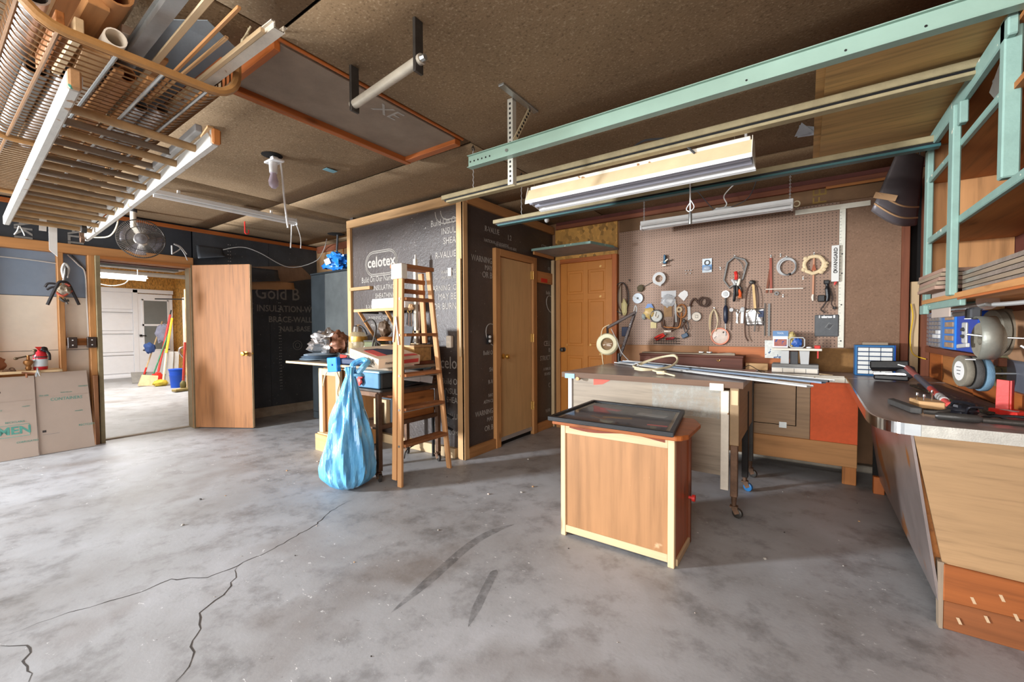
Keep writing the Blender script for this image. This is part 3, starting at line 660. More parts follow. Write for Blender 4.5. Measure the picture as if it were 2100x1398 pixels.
# ================================================================ FAR GARAGE seen through the doorway
struct('ceiling_far', B(-14.4, -6.22, -0.6, 4.6, 2.75, 2.8), WHITE)
struct('wall_far', B(-14.25, -14.15, -0.6, 4.6, 0, 2.75), OSB)
sw = struct('wall_far_right', B(-14.2, -6.22, 4.16, 4.22, 0, 2.75), OSB)
put('rail', B(-13.0, -8.0, 4.08, 4.16, 2.30, 2.36), LGREY, sw)
struct('wall_far_left', B(-14.2, -6.22, -0.65, -0.6, 0, 2.75), CREAM)
FW = mat('white_enamel', (236, 238, 244), 0.4, amt=0.03, bump=0)
gd = struct('door_4', B(-14.15, -14.10, 0.3, 3.26, 0.02, 2.22), FW)
for k in range(4):
    z0 = 0.06 + k * 0.54
    put('panel', B(-14.10, -14.075, 0.3, 3.26, z0 + 0.05, z0 + 0.48), FW, gd, 0.012)
    put('seam', B(-14.10, -14.088, 0.3, 3.26, z0 + 0.505, z0 + 0.515), MGREY, gd)
put('bottom_light_gap', B(-14.10, -14.06, 0.3, 3.26, 0.005, 0.05), FW, gd)
put('frame', B(-14.12, -14.06, 3.26, 3.36, 0, 2.24).box(-14.12, -14.06, 0.3, 4.1, 2.16, 2.26), FW, gd, 0.004)
ed = struct('door_5', B(-14.12, -14.07, 3.36, 4.08, 0.02, 2.14), FW)
for z0, z1 in ((0.70, 1.31), (1.36, 1.97)): put('pane', B(-14.069, -14.064, 3.47, 3.96, z0, z1), mat('grey_screen_pane', (118, 124, 126), 0.2, amt=0.1, scale=3), ed)
put('frame', B(-14.07, -14.05, 3.44, 3.47, 0.67, 2.0).box(-14.07, -14.05, 3.96, 3.99, 0.67, 2.0).box(-14.07, -14.05, 3.44, 3.99, 1.31, 1.36).box(-14.07, -14.05, 3.44, 3.99, 1.97, 2.0).box(-14.07, -14.05, 3.44, 3.99, 0.67, 0.70), FW, ed)
put('handle', B(-14.06, -14.0, 3.37, 3.42, 1.04, 1.09).box(-14.02, -14.0, 3.37, 3.50, 1.055, 1.075), BLACK, ed, 0.006)
ep = struct('trim_3', B(-6.9, -6.8, 0.5, 4.16, 1.99, 2.12), MAROON)
# ================================================================ LARGE FURNITURE
CASTR = [(0.0, -0.013), (0.022, -0.013), (0.03, -0.009), (0.03, 0.009), (0.022, 0.013), (0.0, 0.013)]
def caster(parent, x, y, m=STEELD, stem=0.13, wob=0.4):
    c = put('caster', MB().cyl((x, y, 0.07), (x, y, stem), 0.012, 0.017, 10).box(x - 0.022, x + 0.022, y - 0.018, y + 0.018, 0.064, 0.072)
            .bar((x, y - 0.017, 0.068), (x + 0.02, y - 0.017, 0.03), 0.003, 0.03).bar((x, y + 0.017, 0.068), (x + 0.02, y + 0.017, 0.03), 0.003, 0.03), RUST, parent)
    put('wheel', MB().lathe(CASTR, (x + 0.02, y, 0.031), (wob, 1, 0), 16), m, c)

# box cabinet in front
t = thing('box_cabinet', 'low plywood box cabinet with pale frame strips, carrying the framed picture', 'cabinet', (-0.82, 2.26, 0))
put('front_panel', B(-1.105, -0.545, 2.108, 2.118, 0.05, 0.60), PLYC.get(2), t)
put('stile', B(-1.135, -1.105, 2.098, 2.122, 0.0, 0.636), PALEW, t, 0.003)
put('stile', B(-0.545, -0.513, 2.098, 2.13, 0.0, 0.636), PALEW, t, 0.003)
put('top_rail', B(-1.105, -0.545, 2.10, 2.12, 0.585, 0.636), PALEW, t, 0.002)
put('bottom_rail', B(-1.105, -0.545, 2.10, 2.12, 0.022, 0.062), PALEW, t, 0.002)
put('scorch_mark', MB().sheet(lambda u, v: (-1.08 + 0.52 * u, 2.0985, 0.636 - 0.012 * (0.4 + v) * (1 + 0.6 * math.sin(7 * u))), 14, 1), mat('burnt_stain', (120, 52, 26), 0.6, amt=0.3), t)
put('side_panel', B(-0.527, -0.515, 2.13, 2.40, 0.03, 0.636), Wood('reddish_side_wood', (170, 88, 46), 0.6, 1.2, rough=0.35), t)
put('stile', B(-0.535, -0.505, 2.40, 2.43, 0.0, 0.636), REDW, t, 0.003)
put('back_panel', B(-1.13, -0.535, 2.42, 2.43, 0.02, 0.636), OLD, t)
put('side_panel', B(-1.135, -1.122, 2.122, 2.43, 0.02, 0.636), OLD, t)
put('foot_rail', B(-0.53, -0.505, 2.13, 2.40, 0.0, 0.035), PALEW, t, 0.002)
tp = [(-1.17, 2.06, 0.636), (-0.50, 2.06, 0.636), (-0.475, 2.075, 0.636), (-0.455, 2.12, 0.636), (-0.455, 2.40, 0.636), (-0.51, 2.52, 0.636), (-1.17, 2.52, 0.636)]
put('top_board', MB().prism(tp, (0, 0, 0.026)), ORNG, t, 0.004)
put('knob', MB().cyl((-0.505, 2.36, 0.27), (-0.485, 2.36, 0.27), 0.008, n=8).cyl((-0.487, 2.36, 0.27), (-0.472, 2.36, 0.27), 0.018, n=12), RED, t)

# framed picture lying on the box cabinet
t = thing('framed_picture', 'black framed picture under glass lying face up on the box cabinet', 'picture', (-0.83, 2.36, 0.662))
q = [Vector((-1.175, 2.02, 0)), Vector((-0.50, 2.02, 0)), Vector((-0.585, 2.62, 0)), Vector((-1.19, 2.66, 0))]
cen = sum(q, Vector()) / 4
def ins(k): return [cen + (p - cen) * k for p in q]
O, I1, I2 = ins(1.0), ins(0.93), ins(0.86)
for i in range(4):
    j = (i + 1) % 4
    put('frame_side', MB().prism([O[i] + Vector((0, 0, .662)), O[j] + Vector((0, 0, .662)), I1[j] + Vector((0, 0, .662)), I1[i] + Vector((0, 0, .662))], (0, 0, 0.026)), BLACK if i != 1 else DGREY, t, 0.003)
put('mat_board', MB().prism([p + Vector((0, 0, .668)) for p in I1], (0, 0, 0.004)), mat('tan_mount', (186, 164, 132), 0.7), t)
pk = NT('abstract_print'); vv = pk.coords((2, 2, 2)); nf = pk.noise(vv, 3, 4)
pk.col(pk.ramp(nf, [(0.3, lin((30, 34, 40))), (0.5, lin((58, 62, 70))), (0.7, lin((86, 84, 84)))]))
pk.b.inputs['Roughness'].default_value = 0.5
put('print', MB().prism([p + Vector((0, 0, .6725)) for p in I2], (0, 0, 0.0015)), pk.m, t)
def quad(c, w, h, a): return [Vector(c) + Vector((math.cos(a) * u * w - math.sin(a) * v * h, math.sin(a) * u * w + math.cos(a) * v * h, 0)) for u, v in ((-.5, -.5), (.5, -.5), (.5, .5), (-.5, .5))]
for c, w, h, a, m in (((-.86, 2.25, .674), .16, .04, .3, mat('print_gold', (150, 112, 60), .6)), ((-.72, 2.42, .674), .17, .06, -.1, mat('print_silver', (150, 146, 142), .6)), ((-.98, 2.46, .674), .13, .05, -.2, mat('print_rose', (170, 66, 76), .6)), ((-.62, 2.18, .674), .10, .02, .1, PINK), ((-.95, 2.2, .674), .12, .025, -.4, mat('print_brown', (120, 84, 52), .6))):
    put('print_shape', MB().prism(quad(c, w, h, a), (0, 0, 0.0006)), m, t)
put('glass', MB().prism([p + Vector((0, 0, .678)) for p in I1], (0, 0, 0.002)), GLASSP, t)

# rolling work table with laminate front
t = thing('work_table', 'rolling work table with worn dark top and grey laminate front', 'table', (-0.9, 3.3, 0))
put('top', B(-1.53, -0.305, 2.855, 3.80, 0.808, 0.844), TABTOP, t, 0.004)
put('edge_band', B(-1.53, -0.305, 2.848, 2.855, 0.806, 0.844), Wood('table_edge', (110, 84, 66), 0.6, 1.3, knots=False), t)
put('front_panel', B(-1.46, -0.425, 2.90, 2.912, 0.245, 0.806), LAMG, t)
put('painted_lit_patch', MB().sheet(lambda u, v: (-0.86 + 0.42 * u, 2.8992, 0.60 + 0.2 * v), 4, 3), soft_mark('lit_patch_tint', (190, 190, 182), 0.75), t)  # pale patch paints the light falling on the panel's upper part
put('paint_smear', MB().prism([(-1.29, 2.8985, .805), (-1.15, 2.8985, .805), (-1.22, 2.8985, .765), (-1.29, 2.8985, .755)], (0, -0.001, 0)), mat('red_spray', (214, 96, 80), 0.7, amt=0.2), t)
put('leg', B(-1.495, -1.465, 2.885, 2.915, 0.13, 0.808), WHITE, t, 0.003)
put('corner_post', B(-0.43, -0.385, 2.875, 2.905, 0.165, 0.785), DIRTYW, t, 0.002)
put('corner_plate', B(-0.49, -0.41, 2.842, 2.85, 0.785, 0.83), CREAM, t, 0.002)
put('rear_leg', B(-1.49, -1.46, 3.72, 3.75, 0.13, 0.808), DIRTYW, t, 0.003)
put('leg', B(-0.375, -0.335, 2.875, 2.915, 0.13, 0.45), RUST, t, 0.003)
put('leg_upper', B(-0.38, -0.33, 2.875, 2.92, 0.45, 0.808), mat('tan_paint', (150, 124, 92), 0.6, amt=0.2), t, 0.003)
put('leg_block', B(-0.372, -0.333, 2.868, 2.875, 0.70, 0.79), PALEW, t, 0.002)
put('side_panel', B(-0.345, -0.335, 2.92, 3.70, 0.45, 0.806), LAMB, t)
put('leg', B(-0.37, -0.33, 3.40, 3.44, 0.10, 0.72), mat('black_iron', (34, 30, 28), 0.5, 0.4), t, 0.003)
put('rear_leg', B(-0.37, -0.33, 3.74, 3.78, 0.13, 0.808), STEELD, t, 0.003)
put('blue_tape', B(-1.50, -1.42, 2.843, 2.85, 0.80, 0.835), mat('blue_tape', (140, 176, 214), 0.5), t)
put('wooden_peg', MB().cyl((-1.395, 2.87, 0.80), (-1.395, 2.84, 0.80), 0.014, n=10), PINE, t)
caster(t, -0.355, 2.895); caster(t, -0.35, 3.42, BLUE2, 0.12); caster(t, -1.48, 2.90); caster(t, -1.475, 3.735); caster(t, -0.35, 3.76)

# back bench
t = thing('back_workbench', 'long back workbench with brown and orange front panels under pegboard', 'workbench', (-0.4, 4.2, 0))
put('top', B(-1.60, 0.80, 3.945, 4.44, 0.765, 0.800), WOODTOP, t)
put('edge_band', B(-1.60, 0.238, 3.935, 3.945, 0.762, 0.801), DIRTYW, t, 0.002)
fp = put('front_panel', B(-1.6, 0.03, 3.985, 3.997, 0.30, 0.762), LAMB, t)
ad = put('access_door', B(-0.62, -0.062, 3.975, 3.985, 0.40, 0.72), LAMB, t, 0.002)
put('latch', B(-0.17, -0.12, 3.970, 3.976, 0.375, 0.42), STEEL, ad); put('latch', B(-0.34, -0.31, 3.970, 3.976, 0.715, 0.735), RUST, ad)
put('shadow_gap', B(-0.626, -0.056, 3.982, 3.9848, 0.394, 0.726), DARKV, ad)
put('orange_panel', B(0.033, 0.318, 3.978, 3.992, 0.285, 0.762), ORANGE, t)
put('bottom_rail', B(-1.6, 0.317, 3.965, 3.985, 0.132, 0.305), PINE2, t, 0.003)
put('leg', B(0.232, 0.315, 3.975, 4.01, 0.0, 0.132), OLD, t, 0.003)
put('leg', B(-1.58, -1.50, 3.975, 4.01, 0.0, 0.132), OLD, t, 0.003)

# right bench with rounded end
t = thing('right_workbench', 'right hand workbench with rounded metal edged top and slanted panel end', 'workbench', (0.5, 3.0, 0))
edge = [(0.243, 3.935), (0.236, 3.2), (0.228, 2.62), (0.226, 2.45), (0.230, 2.36), (0.243, 2.28), (0.268, 2.225), (0.305, 2.192), (0.36, 2.178), (0.45, 2.178), (0.795, 2.185)]
_sp = [(p.x, p.y) for p in spl([q_ + (0,) for q_ in edge[3:9]], 5)]
NR = 3 + len(_sp)
edge = edge[:3] + _sp + edge[9:]
poly = [(x, y, 0.762) for x, y in edge] + [(0.795, 3.935, 0.762)]
put('top', MB().prism(poly, (0, 0, 0.036)), WOODTOP.get(1), t)
def rim(a, b, name, m):
    vs = []
    pts = edge[a:b]
    for i, (x, y) in enumerate(pts):
        p = Vector((x, y, 0)); tt = (Vector(pts[min(i + 1, len(pts) - 1)] + (0,)) - Vector(pts[max(i - 1, 0)] + (0,))).normalized(); nn = Vector((tt.y, -tt.x, 0)) * -0.004
        vs += [p + nn * (-1) * -1 + Vector((0, 0, 0.758)), p + nn + Vector((0, 0, 0.802)), p - nn + Vector((0, 0, 0.802)), p - nn + Vector((0, 0, 0.758))]
    n = len(pts); fs = []
    for i in range(n - 1):
        for k in range(4): fs.append((4 * i + k, 4 * i + (k + 1) % 4, 4 * i + 4 + (k + 1) % 4, 4 * i + 4 + k))
    fs += [(0, 1, 2, 3), (4 * n - 1, 4 * n - 2, 4 * n - 3, 4 * n - 4)]
    put(name, MB().add(vs, fs), m, t)
rim(0, NR, 'metal_edge', CHROME); rim(NR - 1, NR + 2, 'end_edge', mat('scratched_aluminium', (196, 194, 184), 0.45, 0.5, scale=20, amt=0.2))
ye = 2.275
put('end_panel', MB().prism([(0.352, ye, 0.758), (0.795, ye, 0.758), (0.795, ye, 0.20), (0.444, ye, 0.255)], (0, 0.018, 0)), BENP.get(0), t)
put('kick_plank', MB().prism([(0.446, ye - 0.012, 0.112), (0.795, ye - 0.012, 0.12), (0.795, ye - 0.012, 0.245), (0.446, ye - 0.012, 0.255)], (0, 0.03, 0)), KICK.get(0), t, 0.003)
put('kick_plank', MB().prism([(0.446, ye - 0.006, 0.0), (0.795, ye - 0.006, 0.0), (0.795, ye - 0.006, 0.12), (0.446, ye - 0.006, 0.112)], (0, 0.03, 0)), KICK2.get(0), t, 0.003)
GLUE = mat('dried_glue', (196, 166, 132), 0.6)
for i in range(8): put('glue_spot', MB().prism([(0.50 + 0.033 * i + 0.02 * math.sin(i * 2.1), ye - 0.0135, 0.05 + 0.09 * ((i * 0.37) % 1) + 0.008 * k[1]) if False else (0.49 + 0.036 * i + 0.009 * k[0], ye - 0.0128, 0.05 + 0.15 * ((i * 0.618) % 1) + 0.012 * k[1] - 0.011 * k[0]) for k in ((-1, 0), (0, -1), (1, 0), (0, 1))], (0, 0.0006, 0)), GLUE, t)
put('front_sheet', MB().prism([(0.343, ye, 0.758), (0.352, ye, 0.758), (0.442, ye, 0.10), (0.433, ye, 0.10)], (0, 1.62, 0)), SHEET, t)
put('front_board', MB().prism([(0.352, 2.31, 0.758), (0.385, 2.31, 0.758), (0.458, 2.31, 0.17), (0.436, 2.31, 0.17)], (0, 1.58, 0)), OLD.get(1), t)
put('corner_post', MB().prism([(0.43, ye - 0.008, 0.26), (0.447, ye - 0.008, 0.26), (0.447, ye - 0.008, 0.0), (0.436, ye - 0.008, 0.0)], (0, 0.04, 0)), GREYW.get(2), t)
put('leg', B(0.40, 0.46, 3.86, 3.92, 0, 0.12), ORNG, t, 0.003)
put('back_rail', B(0.40, 0.46, 3.90, 3.93, 0.11, 0.75), DARKV, t)

# teal wall cabinet at right
t = thing('wall_cabinet', 'open wall cabinet with teal painted face frame and bare wood sides', 'cabinet', (0.65, 2.45, 1.3))
put('post', B(0.488, 0.512, 2.93, 2.995, 1.25, 2.072), TEAL, t, 0.004)
put('post', B(0.470, 0.495, 2.40, 2.465, 1.298, 2.055), TEAL, t, 0.004)
put('post', B(0.488, 0.528, 1.945, 1.985, 1.63, 2.12), TEAL, t, 0.004)
put('top_rail', B(0.488, 0.512, 1.92, 2.995, 2.05, 2.115), TEAL, t, 0.004)
put('shelf_rail', B(0.492, 0.510, 1.985, 2.93, 1.888, 1.915), TEAL, t, 0.003)
put('shelf_rail', B(0.492, 0.510, 1.60, 2.93, 1.585, 1.615), TEAL, t, 0.003)
put('shelf_rail', B(0.492, 0.510, 2.36, 2.93, 1.255, 1.29), TEAL, t, 0.003)
put('shelf', B(0.510, 0.798, 1.50, 2.98, 1.893, 1.912), OLD, t)
put('shelf', B(0.510, 0.798, 1.50, 2.98, 1.592, 1.612), OLD, t)
put('shelf', B(0.485, 0.798, 1.55, 2.985, 1.286, 1.306), PINE2, t)
put('shelf_edge', B(0.488, 0.492, 1.50, 2.38, 1.278, 1.308), ORNG, t)
put('side_panel', B(0.512, 0.798, 2.985, 3.0, 1.25, 2.08), Wood('cabinet_side_wood', (206, 150, 98), 0.62, 1.15), t)
put('side_panel', B(0.540, 0.798, 1.48, 1.50, 1.28, 2.11), OLD, t)
put('top_board', B(0.512, 0.798, 1.50, 2.985, 2.085, 2.10), OLD, t)
put('catch_block', B(0.480, 0.505, 2.362, 2.40, 1.965, 2.05), TEAL, t, 0.003)
put('foot', B(0.478, 0.50, 2.90, 2.99, 1.235, 1.28), TEAL, t, 0.003)

# tall dark cabinet in the corner
t = thing('metal_cabinet', 'tall dark blue black metal cabinet standing beside the closet', 'cabinet', (-4.8, 3.25, 0))
mc = mat('dusty_black_enamel', (50, 55, 58), 0.3, 0.3, scale=2.5, amt=0.4, bump=0.03)
put('carcass', B(-5.29, -4.40, 3.02, 3.53, 0.03, 1.90), mc, t, 0.004)
put('door', B(-5.285, -4.97, 3.0, 3.02, 0.12, 1.88), mc, t, 0.003)
put('door', B(-4.965, -4.41, 3.0, 3.02, 0.12, 1.88), mat('dusty_grey_enamel', (88, 92, 92), 0.35, 0.3, scale=2.0, amt=0.4, bump=0.03), t, 0.003)
put('kick_plate', B(-5.285, -4.41, 3.004, 3.02, 0.03, 0.115), mc, t)
put('top_lip', B(-5.295, -4.395, 2.995, 3.04, 1.885, 1.905), mc, t, 0.002)
put('handle', B(-5.0, -4.985, 2.985, 3.0, 1.0, 1.12), STEEL, t, 0.002)

# wooden step ladder, folded, facing the benches
t = thing('step_ladder', 'wooden step ladder standing folded in front of the closet', 'ladder', (-2.48, 2.32, 0))
def lad(y0, y1, z): return y0 + (y1 - y0) * z / 1.66
fr_l = [(2.075, 0), (2.105, 1.66)]; fr_r = [(2.575, 0), (2.36, 1.66)]
put('front_rail', MB().prism([(-2.49, 2.052, 0.0), (-2.445, 2.052, 0.0), (-2.445, 2.088, 1.63), (-2.49, 2.088, 1.63)], (0, 0.024, 0)), LADW.get(2), t, 0.003)
put('rear_rail', MB().prism([(-2.545, 2.048, 0.045), (-2.496, 2.048, 0.045), (-2.496, 2.086, 1.60), (-2.545, 2.086, 1.60)], (0, 0.022, 0)), LADW.get(2), t, 0.003)
put('front_rail', MB().prism([(-2.49, 2.60, 0.0), (-2.445, 2.60, 0.0), (-2.445, 2.385, 1.63), (-2.49, 2.385, 1.63)], (0, -0.024, 0)), LADW.get(2), t, 0.003)
put('rear_rail', MB().prism([(-2.60, 2.44, 1.06), (-2.555, 2.44, 1.06), (-2.52, 2.375, 1.62), (-2.57, 2.375, 1.62)], (0, -0.022, 0)), LADW.get(2), t, 0.003)
put('top_cap', B(-2.57, -2.435, 2.075, 2.405, 1.632, 1.662), LADD, t, 0.004)
put('cap_block', B(-2.55, -2.432, 2.07, 2.125, 1.55, 1.66), DIRTYW, t, 0.003)
for z in (0.295, 0.565, 0.82, 1.122, 1.392):
    y0 = lad(2.076, 2.112, z); y1 = lad(2.576, 2.361, z)
    tr = put('tread', MB().prism([(-2.535, y0, z), (-2.425, y0, z), (-2.425, y1, z), (-2.535, y1, z)], (0, 0, 0.022)), LADD.get(1), t, 0.003)
    if z < 0.9: put('tread_rod', MB().cyl((-2.47, y0 - 0.02, z - 0.012), (-2.47, y1 + 0.02, z - 0.012), 0.004, n=6), STEEL, tr)
    put('bolt', MB().cyl((-2.468, y0 - 0.028, z + 0.01), (-2.468, y0 - 0.02, z + 0.01), 0.009, n=8), STEEL, t)
for z in (1.45, 1.53): put('rear_slat', B(-2.53, -2.518, 2.10, 2.385, z, z + 0.035), LADD, t, 0.002)
put('spreader', MB().bar((-2.50, 2.068, 1.27), (-2.47, 2.066, 1.06), 0.012, 0.004, (0, 1, 0)).bar((-2.50, 2.066, 1.27), (-2.53, 2.066, 1.08), 0.012, 0.004, (0, 1, 0)), LGREY, t)
put('brace', MB().tube(spl([(-2.45, 2.09, 0.21), (-2.45, 2.11, 0.265), (-2.45, 2.19, 0.29)]), 0.004, 6), STEELD, t)

# old machine stand with tray top
t = thing('machine_stand', 'old rolling machine stand under the cluttered board top', 'stand', (-2.9, 2.35, 0))
for x, y in ((-2.69, 2.05), (-2.69, 2.68), (-3.10, 2.68)):
    put('leg', B(x - 0.018, x + 0.018, y - 0.018, y + 0.018, 0.08, 0.68), RUST, t, 0.002)
put('leg', B(-3.118, -3.082, 2.10, 2.136, 0.08, 0.68), RUST, t, 0.002)
put('rail', B(-2.71, -2.675, 2.05, 2.70, 0.655, 0.69), RUST, t, 0.002)
put('rail', B(-2.71, -2.675, 2.05, 2.70, 0.405, 0.435), RUST, t, 0.002)
put('rail', B(-3.10, -2.7, 2.66, 2.70, 0.655, 0.69), RUST, t, 0.002)
put('rail', B(-3.10, -2.7, 2.04, 2.075, 0.655, 0.69), RUST, t, 0.002)
put('lower_shelf', B(-3.10, -2.70, 2.06, 2.69, 0.395, 0.41), RUST, t)
put('tray', B(-3.12, -2.66, 2.06, 2.69, 0.69, 0.705), STEELD, t)
caster(t, -2.70, 2.045, STEELD, 0.09); caster(t, -2.69, 2.67, STEELD, 0.09); caster(t, -3.10, 2.12, STEELD, 0.09); caster(t, -3.10, 2.67, STEELD, 0.09)
t = thing('bench_saw', 'blue and dark grey bench saw body on the machine stand', 'saw', (-2.85, 2.35, 0.705))
put('body', B(-3.10, -2.72, 2.10, 2.55, 0.706, 0.835), mat('dark_machine_paint', (58, 60, 60), 0.4, 0.2), t, 0.008)
put('side_cover', B(-3.115, -2.72, 2.075, 2.10, 0.71, 0.835), mat('faded_blue_machine_paint', (84, 128, 160), 0.4, 0.2, scale=5, amt=0.2), t, 0.006)
put('table', B(-3.14, -2.68, 2.05, 2.60, 0.835, 0.852), mat('blue_grey_steel', (150, 190, 214), 0.35, 0.5), t, 0.003)
put('handwheel', MB().ring((-2.705, 2.28, 0.79), 0.028, 0.006, (1, 0, 0), 16, 6).cyl((-2.72, 2.28, 0.79), (-2.69, 2.28, 0.79), 0.012, n=10).cyl((-2.70, 2.30, 0.785), (-2.69, 2.37, 0.775), 0.005, n=6), CHROME, t)
put('red_knob', MB().blob((-2.93, 2.062, 0.80), 0.03, 0.012, 0.025, 1, 0.15), PINK, t)
t = thing('board_top', 'worn wooden board laid across the bench saw and small cabinet', 'board', (-3.4, 2.4, 0.86))
put('board', B(-4.18, -2.62, 2.12, 2.66, 0.853, 0.872), GREYW, t, 0.003)
put('edge_strip', B(-4.19, -3.1, 2.105, 2.12, 0.853, 0.874), PALEW, t, 0.002)
t = thing('small_cabinet', 'small unpainted cabinet with recessed panel behind the blue bag', 'cabinet', (-3.75, 2.5, 0))
put('stile', B(-3.93, -3.87, 2.29, 2.32, 0.16, 0.80), PALEW, t, 0.003)
put('stile', B(-3.645, -3.575, 2.29, 2.32, 0.16, 0.80), PALEW, t, 0.003)
put('top_rail', B(-3.87, -3.645, 2.29, 2.32, 0.735, 0.80), PALEW, t, 0.003)
put('panel', B(-3.90, -3.60, 2.335, 2.345, 0.16, 0.78), mat('brown_door_skin', (176, 122, 72), 0.5, amt=0.1, scale=5), t)
put('carcass', B(-3.93, -3.575, 2.345, 2.72, 0.02, 0.80), PINE2, t)
put('plinth', B(-3.94, -3.57, 2.25, 2.345, 0.0, 0.16), OSBW, t, 0.003)
put('plinth_top', B(-3.93, -3.58, 2.27, 2.33, 0.16, 0.172), PALEW, t)

# pale teal shelf over the ochre door
t = thing('door_shelf', 'pale teal edged grey shelf board fixed above the ochre door', 'shelf', (-2.1, 4.2, 2.03))
put('board', MB().prism([(-2.484, 3.94, 2.030), (-1.79, 3.94, 2.030), (-1.69, 4.30, 2.030), (-1.69, 4.44, 2.030), (-2.484, 4.44, 2.030)], (0, 0, 0.022)), mat('grey_shelf_paint', (150, 152, 152), 0.5), t)
put('front_edge', B(-2.486, -1.785, 3.93, 3.94, 2.028, 2.054), TEAL, t, 0.002)
put('right_edge', MB().prism([(-1.79, 3.935, 2.028), (-1.782, 3.935, 2.028), (-1.682, 4.30, 2.028), (-1.69, 4.30, 2.028)], (0, 0, 0.026)), TEAL.copy() if False else TEAL, t)
put('cleat', B(-2.484, -2.462, 3.96, 4.40, 1.995, 2.029), PINE2, t, 0.002)
# ================================================================ OVERHEAD
# wire basket slung under the ceiling
TANT = mat('tan_enamelled_tube', (166, 122, 72), 0.4, amt=0.15, scale=20)
WIRE = mat('tan_wire', (128, 92, 56), 0.45, 0.2, amt=0.25)
t = thing('wire_basket', 'long tan wire basket of offcuts slung from the ceiling above the ladder', 'basket', (-2.8, 0.5, 2.10))
def usec(x, s=0.0):
    """the trough's cross-section, from the top of its near side round to the far side"""
    return [(x, 0.06 - s, 2.36)] + [(x, 0.13 - s, 2.25)] + arc((x, 0.30, 2.20), 0.10 + s, PI * 0.92, 1.5 * PI, 6, 'yz') + arc((x, 0.68, 2.19), 0.09 + s, 1.5 * PI, 2 * PI, 6, 'yz') + [(x, 0.77 + s, 2.26)]
put('rim', MB().tube(usec(-1.88, 0.006), 0.016, 8), TANT, t)
put('rim', MB().tube(usec(-3.12, 0.006), 0.014, 8), TANT, t)
put('rim', MB().tube(usec(-4.3, 0.006), 0.014, 8), TANT, t)
put('side_rim', MB().tube([(-1.88, 0.06, 2.36), (-4.3, 0.06, 2.36)], 0.012, 8), TANT, t)
put('side_rim', MB().tube([(-1.88, 0.775, 2.262), (-4.3, 0.775, 2.262)], 0.012, 8), TANT, t)
mb = MB()
x = -1.93
while x > -4.3: mb.tube(usec(x), 0.0030, 5, cap=False); x -= 0.040
o = put('cross_wires', mb, WIRE, t); o['kind'] = 'stuff'
for y, z in ((0.14, 2.235), (0.205, 2.155), (0.285, 2.098), (0.42, 2.096), (0.545, 2.096), (0.68, 2.096), (0.762, 2.16)):
    put('long_wire', MB().tube([(-1.89, y, z), (-4.3, y, z)], 0.006, 6), WIRE if y < 0.3 else STEEL, t)
for x, y, z0 in ((-1.92, 0.79, 2.26), (-4.1, 0.79, 2.26), (-4.1, 0.07, 2.36)):
    put('hanger', MB().tube([(x, y, z0), (x + 0.01, y + 0.03, 2.33), (x, y + 0.05, 2.43)], 0.004, 5).ring((x, y + 0.04, 2.36), 0.02, 0.003, (1, 0, 0), 10, 4), CORD, t)
CORE = mat('rolled_brown_paper', (176, 122, 74), 0.6, amt=0.15, scale=5)
SILV = mat('silver_pipe', (206, 200, 196), 0.3, 0.6, scale=9, amt=0.25)
PALEM = mat('pale_blue_sheet_metal', (182, 200, 214), 0.3, 0.4, amt=0.08)
def stock(name, mb, m, label, cat='offcut', bev=0.0): return one(name, mb, m, label, cat, bev)
def pipe(a, b, r, m, name, label, hollow=True):
    mb = MB()
    A = Vector(a); Bv = Vector(b); d = Bv - A; L = d.length
    mb.lathe([(r * 0.86, L - 0.04), (r * 0.86, L), (r, L), (r, 0), (r * 0.86, 0), (r * 0.86, 0.04)] , a, d, 16)
    return one(name, mb, m, label, 'pipe')
pipe((-3.0, 0.425, 2.138), (-1.935, 0.425, 2.168), 0.031, CREAM, 'cardboard_tube', 'cream cardboard tube ending at the front rim of the basket')
pipe((-3.3, 0.245, 2.205), (-1.95, 0.245, 2.21), 0.034, SILV, 'metal_pipe', 'silver pipe along the near curve of the basket')
pipe((-3.3, 0.365, 2.145), (-2.30, 0.365, 2.145), 0.030, SILV, 'metal_pipe', 'short silver pipe ending mid basket beside a grey pipe')
pipe((-3.4, 0.295, 2.155), (-2.36, 0.295, 2.155), 0.034, MGREY, 'grey_pipe', 'dull grey pipe ending mid basket')
pipe((-3.4, 0.585, 2.130), (-2.33, 0.585, 2.130), 0.026, ALU, 'metal_pipe', 'bright aluminium pipe ending in the middle of the basket floor')
pipe((-3.4, 0.645, 2.125), (-2.28, 0.645, 2.125), 0.023, SILV, 'metal_pipe', 'thin silver pipe beside the bright aluminium pipe')
pipe((-3.0, 0.49, 2.135), (-2.10, 0.49, 2.135), 0.028, CORE, 'paper_roll', 'rolled brown paper on the basket floor')
pipe((-2.9, 0.405, 2.258), (-1.84, 0.41, 2.272), 0.045, CORE, 'paper_roll', 'thick brown paper roll lying on top of the offcuts')
def gutter(a, b, w, h, m, label):
    A = Vector(a); Bv = Vector(b); s = Vector((0, 1, 0)); u = Vector((0, 0, 1)); th = 0.004
    prof = [(-w, 0), (w, 0), (w, h), (w + 0.012, h), (w + 0.012, h - th), (w + th, h - th), (w + th, -th), (-w - th, -th), (-w - th, h - th), (-w - 0.012, h - th), (-w - 0.012, h), (-w, h)]
    vs = [p + s * y + u * z for p in (A, Bv) for y, z in prof]; n = len(prof)
    fs = [(i, (i + 1) % n, n + (i + 1) % n, n + i) for i in range(n)]
    return one('metal_channel', MB().add(vs, fs), m, label, 'channel')
gutter((-3.0, 0.515, 2.195), (-1.58, 0.50, 2.20), 0.017, 0.028, STEEL, 'galvanised steel channel sticking out over the basket rim')
gutter((-3.2, 0.70, 2.19), (-1.46, 0.735, 2.18), 0.014, 0.02, DIRTYW, 'white painted angle rail sticking furthest out at the basket end')
